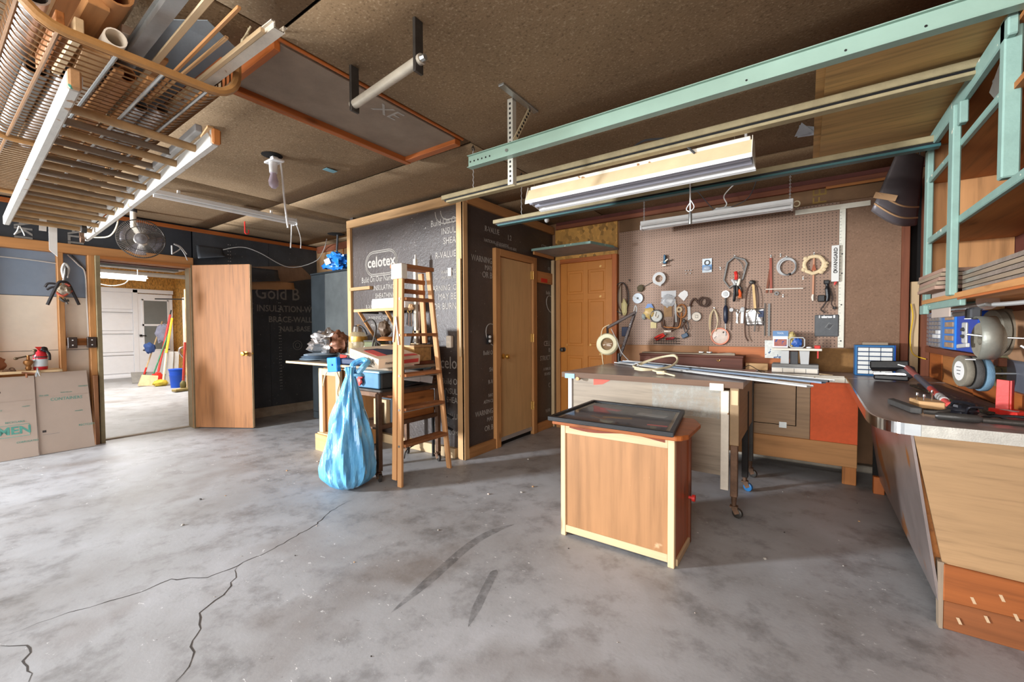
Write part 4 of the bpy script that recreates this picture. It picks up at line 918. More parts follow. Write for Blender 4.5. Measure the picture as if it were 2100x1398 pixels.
gutter((-3.3, 0.47, 2.275), (-1.74, 0.465, 2.325), 0.012, 0.02, DIRTYW, 'cracked white channel standing up behind the block ends')
stock('sheet_metal', MB().prism([(-2.9, 0.52, 2.29), (-1.86, 0.55, 2.27), (-1.72, 0.62, 2.25), (-1.80, 0.76, 2.24), (-2.9, 0.74, 2.25)], (0, 0, 0.002)), PALEM, 'pale blue sheet metal offcut leaning over the sticks', 'sheet')
SLST = [((-3.1, 0.566, 2.178), (-1.47, 0.556, 2.20), .022, .008, PALEW, 'flat pale stick reaching up past the steel channel'),
        ((-3.1, 0.60, 2.150), (-1.44, 0.605, 2.165), .012, .010, PINE2, 'long thin batten with the split end'),
        ((-2.5, 0.625, 2.180), (-1.62, 0.640, 2.165), .012, .009, PINE, 'short thin stick lying across the split batten'),
        ((-3.2, 0.665, 2.170), (-1.50, 0.700, 2.175), .016, .016, PALEW, 'square yellow stick next to the white angle rail'),
        ((-3.1, 0.255, 2.255), (-1.72, 0.285, 2.315), .07, .018, PINE, 'wide pine board leaning out at the near basket corner'),
        ((-3.1, 0.33, 2.275), (-1.68, 0.35, 2.345), .06, .018, PALEW, 'tapered pale board beside the wide pine board'),
        ((-3.1, 0.355, 2.200), (-1.88, 0.375, 2.235), .055, .04, PINE2, 'chunky notched block end above the rim'),
        ((-3.0, 0.472, 2.242), (-2.0, 0.472, 2.246), .032, .03, CREAM, 'cream wrapped block between the paper roll and steel channel'),
        ((-2.31, 0.295, 2.155), (-1.95, 0.297, 2.160), .020, .055, OLD, 'dark board on edge beside the silver pipe'),
        ((-2.27, 0.330, 2.145), (-1.93, 0.337, 2.150), .022, .06, PALEW, 'pale board on edge behind the near wires'),
        ((-3.3, 0.455, 2.115), (-2.05, 0.458, 2.115), .026, .018, PINE2, 'brown slat flat on the basket floor'),
        ((-3.3, 0.535, 2.115), (-2.02, 0.540, 2.115), .022, .016, PINE2, 'orange slat flat on the basket floor'),
        ((-3.3, 0.620, 2.165), (-2.00, 0.575, 2.20), .028, .014, PINE2, 'brown slat across the middle of the pile'),
        ((-3.3, 0.695, 2.120), (-1.98, 0.700, 2.120), .026, .018, PINE2, 'tan slat near the far side of the basket floor'),
        ((-3.3, 0.735, 2.145), (-1.97, 0.735, 2.145), .018, .03, GREYW, 'grey slat against the far side wires'),
        ((-2.3, 0.40, 2.125), (-2.0, 0.39, 2.13), .07, .02, PINE, 'short pine block lying on the near wires'),
        ((-3.0, 0.70, 2.215), (-1.85, 0.725, 2.215), .035, .012, ORNG, 'orange stained lath under the white angle rail')]
for a, b, w, h, m, lab in SLST:
    mb = MB().bar(a, b, w, h)
    stock('wood_offcut', mb, m.get(0) if isinstance(m, Wood) else m, lab + ' in the ceiling basket' if 'basket' not in lab else lab, 'offcut', 0.002)

# wooden extension ladder hung flat under the basket
t = LADDER_T = thing('extension_ladder', 'white railed wooden extension ladder hung flat beneath the wire basket', 'ladder', (-3.5, 0.55, 1.95))
LADP = mat('worn_ladder_paint', (186, 182, 174), 0.5, amt=0.14, scale=10, speck=((150, 118, 88), 16, 0.66))
rails = [((-2.02, 0.335, 2.01), (-4.95, 0.435, 2.01)), ((-2.10, 0.775, 2.005), (-5.25, 0.915, 2.005))]
for a, b in rails:
    put('rail', MB().bar(a, b, 0.034, 0.066), LADP, t, 0.006)
    put('upper_rail', MB().bar((a[0] - 0.1, a[1] + (0.026 if a[1] < .5 else -0.026), 2.062), (b[0], b[1] + (0.026 if a[1] < .5 else -0.026), 2.062), 0.028, 0.034), LGREY, t, 0.004)
    put('rail_tip', MB().bar(a, (a[0] + 0.02, a[1], a[2]), 0.033, 0.065), OLD if a[1] > .5 else mat('peeling_end_paint', (170, 130, 90), 0.6, scale=20, amt=0.3, speck=((60, 130, 110), 30, 0.6)), t, 0.006)
rx = -2.27
for i in range(10):
    k0 = (rx + 2.05) / -2.9
    put('rung', MB().cyl((rx, 0.34 + 0.1 * k0, 2.008), (rx - 0.03, 0.77 + 0.14 * k0, 2.004), 0.0175, n=10), (mat('worn_rung', (164, 132, 92), 0.5, amt=0.25, scale=14) if i == 0 else bpy.data.materials['worn_rung']), t)
    if i < 9: put("upper_rung", MB().cyl(((rx - 0.15) / 0.944, 0.36 + 0.1 * k0, 2.058), ((rx - 0.18) / 0.944, 0.75 + 0.14 * k0, 2.058), 0.016, n=10), GREYW.get(1), t)
    rx -= 0.285
put('pulley', MB().cyl((-4.75, 0.80, 1.99), (-4.75, 0.83, 1.99), 0.03, n=12).bar((-4.75, 0.815, 2.0), (-4.75, 0.815, 2.06), 0.01, 0.03), STEELD, t)
put('pulley', MB().cyl((-5.15, 0.86, 1.97), (-5.15, 0.885, 1.97), 0.03, n=12).bar((-5.15, 0.87, 1.98), (-5.15, 0.87, 2.03), 0.01, 0.03), RUST, t)
put('rope', MB().tube(spl([(-5.12, 0.90, 1.99), (-4.7, 0.95, 1.95), (-4.2, 0.90, 1.97), (-3.9, 0.83, 2.02)]), 0.005, 6), CORD, t)
t = thing('ladder_strap', 'white webbing strap holding the ladder up near the left wall', 'strap', (-4.95, 0.66, 2.2))
put('webbing', MB().prism([(-4.97, 0.60, 1.97), (-4.97, 0.64, 1.97), (-4.97, 0.66, 2.43), (-4.97, 0.62, 2.43)], (0.003, 0, 0)), WHITE, t)
put('tail', MB().prism([(-5.0, 0.655, 1.83), (-5.0, 0.70, 1.78), (-5.0, 0.71, 2.43), (-5.0, 0.66, 2.43)], (0.003, 0, 0)), WHITE, t)
_zt = put('cord_knot', MB().tube(spl([(-5.0, 0.50, 1.99), (-5.0, 0.49, 1.95), (-5.0, 0.475, 1.92)]), 0.004, 5).tube(spl([(-5.0, 0.505, 1.99), (-5.0, 0.52, 1.95), (-5.0, 0.528, 1.92)]), 0.004, 5), WHITE, LADDER_T)

# pipe bar on two straps
t = thing('pipe_hanger', 'grey pipe held between two steel straps below the ceiling', 'hanger', (-1.57, 1.25, 2.2))
put('strap', B(-1.315, -1.30, 1.19, 1.235, 2.215, 2.436), STEELD, t, 0.002)
put('strap', B(-1.795, -1.78, 1.225, 1.27, 2.215, 2.436), STEELD, t, 0.002)
put('pipe', MB().cyl((-1.285, 1.212, 2.265), (-1.80, 1.247, 2.25), 0.021, n=14), mat('worn_grey_pipe', (190, 182, 166), 0.45, 0.3, scale=12, amt=0.2), t)
put('bolt', MB().cyl((-1.30, 1.212, 2.265), (-1.265, 1.212, 2.265), 0.018, 0.012, 8), STEEL, t)

# slotted angle bracket
t = thing('slotted_bracket', 'slotted steel angle hanging from the ceiling to carry the beams', 'bracket', (-1.33, 1.92, 2.2))
put('top_angle', B(-1.31, -1.275, 1.76, 2.10, 2.415, 2.437), STEEL, t, 0.002)
SLOT = mat('pale_slotted_steel', (200, 198, 186), 0.4, 0.4, amt=0.08)
va = put('drop_angle', B(-1.352, -1.318, 1.900, 1.903, 1.962, 2.425).box(-1.321, -1.318, 1.903, 1.935, 1.962, 2.425), SLOT, t)
sb = MB()
for k in range(17): sb.box(-1.340, -1.330, 1.8985, 1.8999, 1.975 + k * 0.026, 1.987 + k * 0.026)
o = put('slots', sb, BLACK, va)
vb = put('brace', MB().bar((-1.30, 2.05, 2.42), (-1.315, 1.915, 2.20), 0.028, 0.003, (1, 0, 0)), mat('cream_steel', (214, 200, 164), 0.45, 0.2), t)
sb = MB()
for k in range(9):
    f = 0.06 + k * 0.1; sb.obox((-1.30 - 0.015 * f + 0.0025, 2.05 - 0.135 * f, 2.42 - 0.22 * f), (0.012, 0.004, 0.010), (0, -0.52, -0.85), (1, 0, 0))
put('slots', sb, BLACK, vb)
put('bolt', MB().cyl((-1.335, 1.862, 2.135), (-1.335, 1.90, 2.135), 0.008, n=8), STEEL, t)

# the long beams
t = thing('teal_beam', 'long pale teal steel beam nearest the camera under the ceiling', 'beam', (-0.5, 1.88, 2.1))
bm = put('web', B(-1.61, 0.79, 1.872, 1.875, 2.104, 2.168), TEALD, t)
put('top_flange', B(-1.61, 0.79, 1.858, 1.90, 2.166, 2.170), TEALD, t, 0.001)
put('bottom_flange', B(-1.61, 0.79, 1.858, 1.90, 2.101, 2.105), TEALD, t, 0.001)
sb = MB()
for k in range(6): sb.cyl((-1.595 + 0.028 * k, 1.8705, 2.135), (-1.595 + 0.028 * k, 1.8718, 2.135), 0.005, n=8)
for x in (-0.2, 0.1, 0.3): sb.cyl((x, 1.8705, 2.125), (x, 1.8718, 2.125), 0.004, n=8)
put('holes', sb, BLACK, bm)
def rail(name, y, z, label):
    t = thing(name, label, 'beam', (-0.8, y, z))
    put('upper_channel', B(-2.165, 0.515, y - 0.024, y + 0.026, z + 0.022, z + 0.052), TANR, t, 0.003)
    put('groove', B(-2.14, 0.515, y - 0.014, y + 0.02, z + 0.008, z + 0.022), BLACK, t)
    put('lower_lip', B(-2.12, 0.515, y - 0.022, y + 0.026, z - 0.004, z + 0.010), TANR if y < 2.5 else TEALB, t, 0.002)
    return t
rail('dusty_track', 2.236, 2.082, 'dusty tan steel track hung parallel behind the teal beam')
rail('dark_track', 2.845, 2.035, 'tan and dark teal steel track nearest the back wall')
for x, y, z, lab in ((-1.88, 2.235, 2.135, 'twisted wire hanging the dusty track from the ceiling'), (-1.89, 2.845, 2.09, 'twisted wire hanging the dark track from the ceiling')):
    t = thing('hanging_wire', lab, 'wire', (x, y, z))
    put('eye_hook', MB().ring((x, y, 2.405), 0.012, 0.004, (1, 0, 0), 10, 5).cyl((x, y, 2.415), (x, y, 2.436), 0.004, n=6), STEELD, t)
    put('wire', MB().tube([(x + 0.003 * math.sin(k * 1.9), y + 0.003 * math.cos(k * 1.9), 2.40 - (2.40 - z) * k / 24) for k in range(25)], 0.0028, 5), LGREY, t)
# plywood sheet resting on the tracks
one('plywood_sheet', B(0.05, 0.70, 1.93, 3.20, 2.150, 2.166), OSBW.get(0), 'rough plywood sheet resting on the steel tracks at upper right', 'sheet')
one('plywood_sheet', B(0.02, 0.70, 1.99, 3.24, 2.168, 2.180), OSBW.get(0), 'second thinner sheet lying on top of the plywood sheet', 'sheet')
one('paper_scraps', MB().prism([(0.02, 2.62, 2.135), (-0.05, 2.66, 2.155), (-0.04, 2.56, 2.175), (0.02, 2.58, 2.16)], (0.0, 0.0, 0.002)).prism([(0.02, 2.60, 2.145), (-0.06, 2.60, 2.14), (-0.03, 2.52, 2.17)], (0.0, 0.0, 0.002)), mat('curled_paper', (176, 182, 190), 0.6), 'curled grey paper scraps poking out beside the plywood sheet', 'paper')

# shop lights
t = thing('shop_light', 'dusty fluorescent shop light with reflector hung from the dusty track', 'light', (-0.85, 2.33, 1.95))
x0, x1, yy = -1.47, -0.215, 2.33
put('housing', B(x0 + 0.02, x1 - 0.01, yy - 0.045, yy + 0.045, 2.035, 2.075), DIRTYW, t, 0.003)
def slope(y0, z0, y1, z1, name, m): put(name, MB().prism([(x0, y0, z0), (x0, y1, z1), (x0, y1, z1 - 0.002), (x0, y0, z0 - 0.002)], (x1 - x0, 0, 0)), m, t)
slope(yy - 0.045, 2.055, yy - 0.075, 1.985, 'reflector', mat('tan_reflector_enamel', (204, 182, 146), 0.45, amt=0.12, scale=6))
slope(yy - 0.075, 1.985, yy - 0.078, 1.965, 'reflector_lip', WHITE)
slope(yy + 0.045, 2.055, yy + 0.095, 1.962, 'reflector', WHITE)
slope(yy + 0.095, 1.964, yy + 0.115, 1.958, 'reflector_lip', WHITE)
put('end_plate', MB().prism([(x0, yy - 0.045, 2.075), (x0, yy + 0.045, 2.075), (x0, yy + 0.095, 1.965), (x0, yy - 0.075, 1.985)], (0.003, 0, 0)), DIRTYW, t)
put('end_plate', MB().prism([(x1, yy - 0.045, 2.075), (x1, yy + 0.045, 2.075), (x1, yy + 0.095, 1.965), (x1, yy - 0.075, 1.985)], (-0.003, 0, 0)), DIRTYW, t)
put('tube', MB().cyl((x0 + 0.01, yy - 0.03, 1.985), (x1 - 0.01, yy - 0.03, 1.985), 0.019, n=12), TUBEOFF, t)
put('tube', MB().cyl((x0 + 0.01, yy + 0.04, 1.985), (x1 - 0.01, yy + 0.04, 1.985), 0.019, n=12), TUBEOFF, t)
put('power_cord', MB().tube(spl([(-0.47, yy - 0.05, 2.05), (-0.55, yy - 0.09, 2.12), (-0.70, yy - 0.10, 2.155), (-0.80, yy - 0.06, 2.14)]), 0.006, 6), DGREY, t)
for x in (x0 + 0.03, x1 - 0.08): put('hook', MB().tube(spl([(x, yy, 2.07), (x, yy - 0.02, 2.11), (x + 0.012, yy - 0.05, 2.14), (x, yy - 0.09, 2.14)]), 0.0025, 5), CORD, t)
t = thing('shop_light', 'slim white fluorescent strip light hung on chains before the pegboard', 'light', (-0.7, 4.10, 2.13))
put('housing', B(-1.325, -0.095, 4.06, 4.14, 2.165, 2.205), WHITE, t, 0.004)
put('tray', B(-1.325, -0.095, 4.05, 4.15, 2.155, 2.166), WHITE, t, 0.002)
for y in (4.075, 4.125): put('tube', MB().cyl((-1.315, y, 2.140), (-0.10, y, 2.140), 0.014, n=10), WHITE, t)
for x in (-1.318, -0.105): put('lamp_holder', B(x - 0.008, x + 0.008, 4.055, 4.145, 2.122, 2.166), WHITE, t, 0.003)
put('end_clip', MB().ring((-0.075, 4.10, 2.165), 0.022, 0.005, (0, 1, 0), 12, 5), CORD, t)
for x in (-1.30, -0.12):
    mb = MB()
    for k in range(17): mb.ring((x, 4.10, 2.212 + k * 0.0135), 0.006, 0.0015, (0, 1, 0) if k % 2 else (1, 0, 0), 8, 4)
    put('chain', mb, LGREY, t)
put('cord', MB().tube(spl([(-0.62, 4.1, 2.21), (-0.58, 4.1, 2.25), (-0.60, 4.1, 2.33), (-0.50, 4.1, 2.43)]), 0.005, 6), WHITE, t)
put('cord', MB().tube(spl([(-0.66, 4.1, 2.21), (-0.70, 4.1, 2.24), (-0.80, 4.1, 2.38), (-0.84, 4.1, 2.43)]), 0.004, 6), DGREY, t)
put('cord', MB().tube(spl([(-0.58, 4.1, 2.21), (-0.42, 4.1, 2.27), (-0.35, 4.1, 2.43)]), 0.004, 6), DGREY, t)
put('cord_bundle', MB().blob((-0.61, 4.10, 2.215), 0.075, 0.02, 0.015, 4, 0.4), LGREY, t)
t = thing('pull_cord', 'white pull cord tied to the dark track with a steel weight', 'cord', (-0.6, 2.82, 1.85))
put('cord', MB().tube(spl([(-0.605, 2.815, 2.09), (-0.603, 2.81, 2.0), (-0.602, 2.81, 1.9)]), 0.0045, 6).tube(spl([(-0.60, 2.81, 1.96), (-0.625, 2.81, 1.92), (-0.605, 2.81, 1.90), (-0.58, 2.81, 1.925), (-0.60, 2.81, 1.97)]), 0.003, 5), WHITE, t)
put('weight', MB().lathe([(0.0, 0), (0.010, 0.002), (0.010, 0.06), (0.005, 0.08), (0.0, 0.082)], (-0.602, 2.81, 1.82), n=10), STEEL, t)
put('spring', MB().tube([(-0.57 + 0.14 * k / 8, 2.82, 2.10 + 0.07 * k / 8) for k in range(9)], 0.003, 5), LGREY, t)
t = thing('ceiling_socket', 'white porcelain lamp socket hanging behind the tan shop light', 'lamp holder', (-0.31, 2.9, 2.16))
put('base', MB().lathe([(0.0, 0.05), (0.05, 0.05), (0.05, 0.04), (0.02, 0.03), (0.022, 0.0), (0.0, 0.0)], (-0.31, 2.9, 2.145), n=16), WHITE, t)
put('stem', MB().cyl((-0.31, 2.9, 2.195), (-0.31, 2.9, 2.436), 0.008, n=8), WHITE, t)
t = thing('bare_bulb', 'small bare light bulb hanging in front of the closet corner', 'bulb', (-1.92, 3.3, 2.12))
put('globe', MB().blob((-1.92, 3.3, 2.15), 0.022, 0.022, 0.024, 0, 0.0), LGREY, t)
put('holder', MB().cyl((-1.92, 3.3, 2.17), (-1.92, 3.3, 2.436), 0.010, 0.012, 8), DGREY, t)
t = thing('light_fixture', 'ceiling bulb fixture with hanging white cord above the doorway side', 'light', (-3.17, 1.54, 2.2))
put('plate', B(-3.24, -3.10, 1.50, 1.58, 2.385, 2.40).box(-3.19, -3.15, 1.52, 1.56, 2.40, 2.43), WHITE, t, 0.003)
put('holder', MB().lathe([(0.03, 0.09), (0.026, 0.0), (0.0, 0.0)], (-3.175, 1.535, 2.31), n=14), WHITE, t)
put('bulb', MB().lathe([(0.018, 0.12), (0.02, 0.10), (0.033, 0.05), (0.030, 0.02), (0.015, 0.002), (0.0, 0.0)], (-3.175, 1.535, 2.20), n=16), BULBG, t)
put('cord', MB().tube(spl([(-3.14, 1.57, 2.39), (-3.15, 1.585, 2.30), (-3.15, 1.60, 2.1), (-3.15, 1.62, 1.93)]), 0.007, 6), WHITE, t)
t = thing('strip_light', 'long white strip light crossing the ceiling above the open door', 'light', (-4.63, 1.85, 2.33))
put('housing', B(-4.665, -4.595, 1.22, 2.46, 2.355, 2.395), WHITE, t, 0.004)
put('tube', MB().cyl((-4.63, 1.23, 2.343), (-4.63, 2.45, 2.343), 0.014, n=10), WHITE, t)
put('end_cap', MB().prism([(-4.68, 2.455, 2.33), (-4.58, 2.455, 2.33), (-4.60, 2.455, 2.40), (-4.66, 2.455, 2.40)], (0, 0.01, 0)), WHITE, t)
put('cord', MB().tube(spl([(-4.63, 2.42, 2.36), (-4.68, 2.44, 2.22), (-4.66, 2.42, 2.08)]), 0.006, 6).tube(spl([(-4.62, 2.46, 2.36), (-4.60, 2.50, 2.2), (-4.60, 2.50, 2.08)]), 0.004, 6), WHITE, t)
put('bracket', B(-4.64, -4.62, 1.4, 1.42, 2.395, 2.432).box(-4.64, -4.62, 2.2, 2.22, 2.395, 2.432), WHITE, t)
one('red_hook', MB().tube([(-5.32, 2.24, 2.43), (-5.32, 2.24, 2.31)] + arc((-5.32, 2.26, 2.31), 0.02, PI, 2 * PI, 6, 'yz') + [(-5.32, 2.28, 2.34)], 0.007, 6), RED, 'red coated hook screwed into the ceiling', 'hook')
one('hook_loop', MB().tube(spl([(-1.90, 0.84, 2.43), (-1.93, 0.82, 2.37), (-1.90, 0.80, 2.30), (-1.86, 0.79, 2.33), (-1.88, 0.82, 2.38)]), 0.004, 5), CORD, 'frayed cord loop tied to the ceiling near the hatch', 'cord')
one('batten_offcut', MB().bar((-3.22, 1.12, 2.425), (-3.02, 1.09, 2.425), 0.03, 0.014), PINE, 'short wood strip fixed to the ceiling beside the ladder', 'offcut')
# fan hung upside down from the ceiling
t = thing('hanging_fan', 'caged electric fan hung upside down from the ceiling above the doorway', 'fan', (-5.6, 1.39, 2.12))
fc = Vector((-5.58, 1.375, 2.115)); dr = Vector((0.93, -0.25, -0.12)).normalized()
FU = dr.orthogonal().normalized(); FV = dr.cross(FU)
put('pole', MB().cyl((-5.70, 1.345, 2.24), (-5.70, 1.345, 2.436), 0.026, n=12), CREAM, t)
put('pole_collar', MB().cyl((-5.70, 1.345, 2.40), (-5.70, 1.345, 2.436), 0.034, n=12), DGREY, t)
put('motor', MB().lathe([(0.0, -0.19), (0.05, -0.18), (0.065, -0.14), (0.065, -0.06), (0.05, -0.04), (0.0, -0.04)], fc, dr, 18), CREAM, t)
put('neck', MB().bar((-5.70, 1.345, 2.25), fc - dr * 0.10, 0.04, 0.04), CREAM, t)
R = 0.19
put('cage_rim', MB().ring(fc, R, 0.006, dr, 36, 6).ring(fc + dr * 0.06, R * 0.62, 0.003, dr, 30, 5), STEELD, t)
cw = MB()
for k in range(72):
    a = 2 * PI * k / 72; d = FU * math.cos(a) + FV * math.sin(a)
    cw.tube([fc + dr * 0.07 + d * 0.055, fc + dr * 0.055 + d * R * 0.7, fc + dr * 0.02 + d * R * 0.97, fc + d * R], 0.0011, 4, cap=False)
    cw.tube([fc + d * R, fc - dr * 0.03 + d * R * 0.98, fc - dr * 0.07 + d * R * 0.75, fc - dr * 0.08 + d * 0.06], 0.0011, 4, cap=False)
o = put('cage_wires', cw, mat('cage_wire', (140, 130, 118), 0.4, 0.5), t); o['kind'] = 'stuff'
put('badge', MB().lathe([(0.0, 0.085), (0.02, 0.086), (0.03, 0.08), (0.05, 0.078), (0.055, 0.07), (0.0, 0.07)], fc, dr, 20), mat('smoked_badge', (120, 116, 116), 0.3, 0.3), t)
for k in range(4):
    a = 2 * PI * k / 4 + 0.5
    def bl(u, v, a=a):
        ang = a + (v - 0.5) * 1.15 * (0.7 + 0.3 * u); r = 0.04 + (R * 0.86 - 0.04) * u
        return fc + (FU * math.cos(ang) + FV * math.sin(ang)) * r + dr * (0.025 * (v - 0.5))
    put('blade', MB().sheet(bl, 6, 8), glass_mat('smoked_blade', (96, 92, 98), 0.62, 0.2) if k == 0 else bpy.data.materials['smoked_blade'], t, solid=0.002)
put('hub', MB().cyl(fc - dr * 0.03, fc + dr * 0.03, 0.04, n=16), DGREY, t)
one('cable_clip', MB().tube(spl([(-5.9, 1.72, 2.14), (-5.9, 1.72, 2.04)]), 0.008, 6).tube(spl([(-5.9, 1.72, 2.045), (-5.9, 1.80, 2.12), (-5.9, 1.74, 2.16), (-5.9, 1.80, 2.14), (-5.9, 1.86, 2.06)]), 0.006, 6).tube(spl([(-5.9, 1.78, 2.15), (-5.93, 1.84, 2.08), (-5.97, 1.88, 2.02), (-6.02, 1.9, 2.01)]), 0.005, 6), LGREY, 'folded white cord and plug hanging just right of the fan', 'cord')
# bundle of grey duct sheets strapped at the ceiling corner
t = thing('duct_bundle', 'bundle of curved grey sheets strapped at the ceiling corner', 'bundle', (0.55, 3.7, 2.0))
DUC = mat('dull_grey_sheet', (112, 106, 108), 0.4, 0.3, scale=4, amt=0.15)
def dfn(k):
    def f(u, v):
        xl = .352 + .131 * v; xr = .612 + .03 * v
        return (xl + (xr - xl) * u, 3.74 + .012 * k + .24 * u * u, (1.965 + .38 * v) * (1 - u) + (1.875 + .45 * v) * u - .055 * math.sin(PI * u) * (1 - .6 * v))
    return f
for k in range(4): put('sheet', MB().sheet(dfn(k), 14, 6), DUC, t, solid=0.007)
for v in (0.10, 0.26):
    put('tape_strap', MB().tube([Vector(dfn(-.5)(i / 14, v)) for i in range(15)], 0.006, 5), KRAFT, t)
put('hanger', MB().tube([Vector(dfn(2)(.3, 1)), Vector(dfn(2)(.3, 1)) + Vector((0, 0, .1))], .005, 6).tube([Vector(dfn(2)(.8, 1)), Vector(dfn(2)(.8, 1)) + Vector((0, 0, .13))], .005, 6), STEELD, t)
p = Vector(dfn(-1)(0.14, 0.27)); put('kraft_label', MB().obox(p, (0.12, 0.04, 0.003), (0.93, 0.05, -0.35), (0.34, 0.1, 0.94)), KRAFT, t)
# ================================================================ ON THE PEGBOARD
PY = 4.446
def hook(x, z, label=None, d=0.035):
    """a steel peg hook: a top-level thing, or just the shape when something hangs from it"""
    mb = MB().tube(spl([(x, PY, z), (x, PY - d, z - 0.002), (x, PY - d - 0.004, z + 0.012)], 4), 0.0025, 5).box(x - 0.004, x + 0.004, PY - 0.003, PY, z - 0.012, z + 0.012)
    return mb
def disc(c, r, th, n=24, hole=0.0, axis=(0, -1, 0)):
    return MB().lathe([(hole, 0), (r * 0.96, 0), (r, th * 0.2), (r, th * 0.8), (r * 0.96, th), (hole, th)], c, axis, n)
for x, z, lab in ((-0.679, 1.742, 'bare steel peg hook between the blister card and the bow frame'), (-0.173, 1.455, 'bare steel peg hook below the white dowel'), (-0.028, 1.60, 'bare steel peg hook left of the cream ring stick'),
                  (-0.195, 1.815, 'bare steel peg hook above left of the white cable coil')):
    one('peg_hook', hook(x, z), STEEL, lab, 'hook')
t = thing('small_clamp', 'small blue spring clamp hooked alone near the top of the pegboard', 'clamp', (-1.188, 4.42, 1.8))
put('body', B(-1.205, -1.17, 4.40, 4.44, 1.83, 1.865).box(-1.20, -1.178, 4.405, 4.44, 1.865, 1.92), mat('dusty_blue_metal', (66, 100, 124), 0.4, 0.4, amt=0.3), t, 0.006)
put('jaw', MB().bar((-1.20, 4.40, 1.85), (-1.225, 4.38, 1.84), 0.012, 0.012).bar((-1.18, 4.40, 1.85), (-1.15, 4.39, 1.87), 0.012, 0.012), CREAM, t, 0.002)
put('foot', B(-1.205, -1.17, 4.39, 4.44, 1.805, 1.815), CREAM, t)
put('spindle', MB().cyl((-1.18, 4.42, 1.855), (-1.115, 4.42, 1.862), 0.003, n=6), STEELD, t)
t = thing('tape_roll', 'grey roll of tape hanging at upper left of the pegboard', 'tape', (-1.243, 4.42, 1.62))
put('roll', MB().lathe([(0.036, 0), (0.066, 0), (0.066, 0.035), (0.036, 0.035), (0.036, 0)], (-1.243, 4.444, 1.683), (0, -1, 0), 28), LGREY, t)
put('core', MB().lathe([(0.034, 0), (0.037, 0), (0.037, 0.036), (0.034, 0.036)], (-1.243, 4.444, 1.683), (0, -1, 0), 28), KRAFT, t)
put('tail', MB().bar((-1.30, 4.42, 1.66), (-1.22, 4.41, 1.615), 0.004, 0.03), LGREY, t)
t = thing('wire_brush', 'small dark round wire brush on a thin shank left of the tape roll', 'brush', (-1.439, 4.43, 1.56))
put('bristles', MB().blob((-1.439, 4.43, 1.597), 0.036, 0.014, 0.036, 2, 0.25, 6), mat('dark_bristles', (82, 72, 52), 0.8, amt=0.4, scale=40), t)
put('shank', MB().cyl((-1.42, 4.43, 1.605), (-1.315, 4.435, 1.655), 0.003, n=6), STEELD, t)
t = thing('spool_disc', 'pale blue white spool disc below the wire brush', 'spool', (-1.468, 4.43, 1.44))
put('disc', disc((-1.468, 4.445, 1.493), 0.056, 0.02), mat('pale_disc', (196, 204, 212), 0.5, amt=0.1), t)
put('centre', disc((-1.468, 4.424, 1.493), 0.010, 0.006), BLACK, t)
put('slot', MB().bar((-1.51, 4.4235, 1.515), (-1.44, 4.4235, 1.465), 0.002, 0.012), LGREY, t)
t = thing('blister_card', 'blue and white blister card hanging alone high on the pegboard', 'package', (-0.794, 4.44, 1.71))
put('card', B(-0.837, -0.752, 4.436, 4.44, 1.712, 1.845), mat('pale_card', (204, 212, 216), 0.6), t)
put('print_band', B(-0.837, -0.752, 4.434, 4.436, 1.735, 1.785), mat('card_blue', (110, 150, 190), 0.6), t)
put('ring', MB().ring((-0.794, 4.428, 1.805), 0.022, 0.004, (0, 1, 0), 18, 6), STEELD, t)
put('bubble', MB().blob((-0.794, 4.43, 1.75), 0.035, 0.014, 0.022, 3, 0.15), CLEARP, t)
one('bolt_row', MB().cyl((-0.99, PY, 1.745), (-0.99, PY - .015, 1.745), .005, n=6).cyl((-0.965, PY, 1.745), (-0.965, PY - .015, 1.745), .005, n=6).cyl((-0.94, PY, 1.745), (-0.94, PY - .015, 1.745), .005, n=6).cyl((-0.985, PY, 1.715), (-0.985, PY - .015, 1.715), .005, n=6).cyl((-0.945, PY, 1.715), (-0.945, PY - .015, 1.715), .005, n=6), LGREY, 'cluster of small pale plastic pegs stuck in the pegboard', 'pegs')
t = thing('bow_frame', 'grey six sided saw frame hanging behind the red handled pliers', 'saw', (-0.55, 4.43, 1.55))
hp = [(-0.557, 1.834), (-0.474, 1.803), (-0.453, 1.766), (-0.488, 1.625), (-0.597, 1.55), (-0.645, 1.624), (-0.615, 1.787)]
put('frame', MB().tube([(x, 4.432, z) for x, z in hp], 0.009, 6, closed=True), MGREY, t)
put('wire', MB().tube(spl([(-0.555, 4.43, 1.83), (-0.50, 4.43, 1.77), (-0.475, 4.43, 1.68)]), 0.003, 5), STEELD, t)
put('hook', hook(-0.556, 1.84), STEEL, t)
t = thing('plier_bunch', 'bunch of pliers with one red grip hanging in the bow frame', 'pliers', (-0.53, 4.40, 1.42))
for x0, x1, z0, z1, m, r in ((-0.545, -0.54, 1.695, 1.62, RED, .016), (-0.575, -0.545, 1.625, 1.56, LGREY, .012), (-0.51, -0.535, 1.625, 1.55, CREAM, .012), (-0.55, -0.556, 1.60, 1.42, BLACK, .012), (-0.535, -0.53, 1.60, 1.47, STEELD, .010), (-0.515, -0.505, 1.53, 1.46, ORANGE, .013), (-0.525, -0.49, 1.58, 1.50, STEELD, .009)):
    put('handle', MB().tube(spl([(x0, 4.41, z0), ((x0 + x1) / 2 + .006, 4.395, (z0 + z1) / 2), (x1, 4.41, z1)]), [r * .5] + [r] * 11 + [r * .7], 8), m, t)
put('jaws', MB().blob((-0.54, 4.405, 1.60), 0.03, 0.014, 0.028, 5, 0.3), STEEL, t)
put('orange_block', B(-0.525, -0.49, 4.40, 4.43, 1.445, 1.47), ORNG, t, 0.003)
t = thing('wooden_rule', 'pair of red brown wooden slats hanging from one peg', 'rule', (-0.28, 4.43, 1.48))
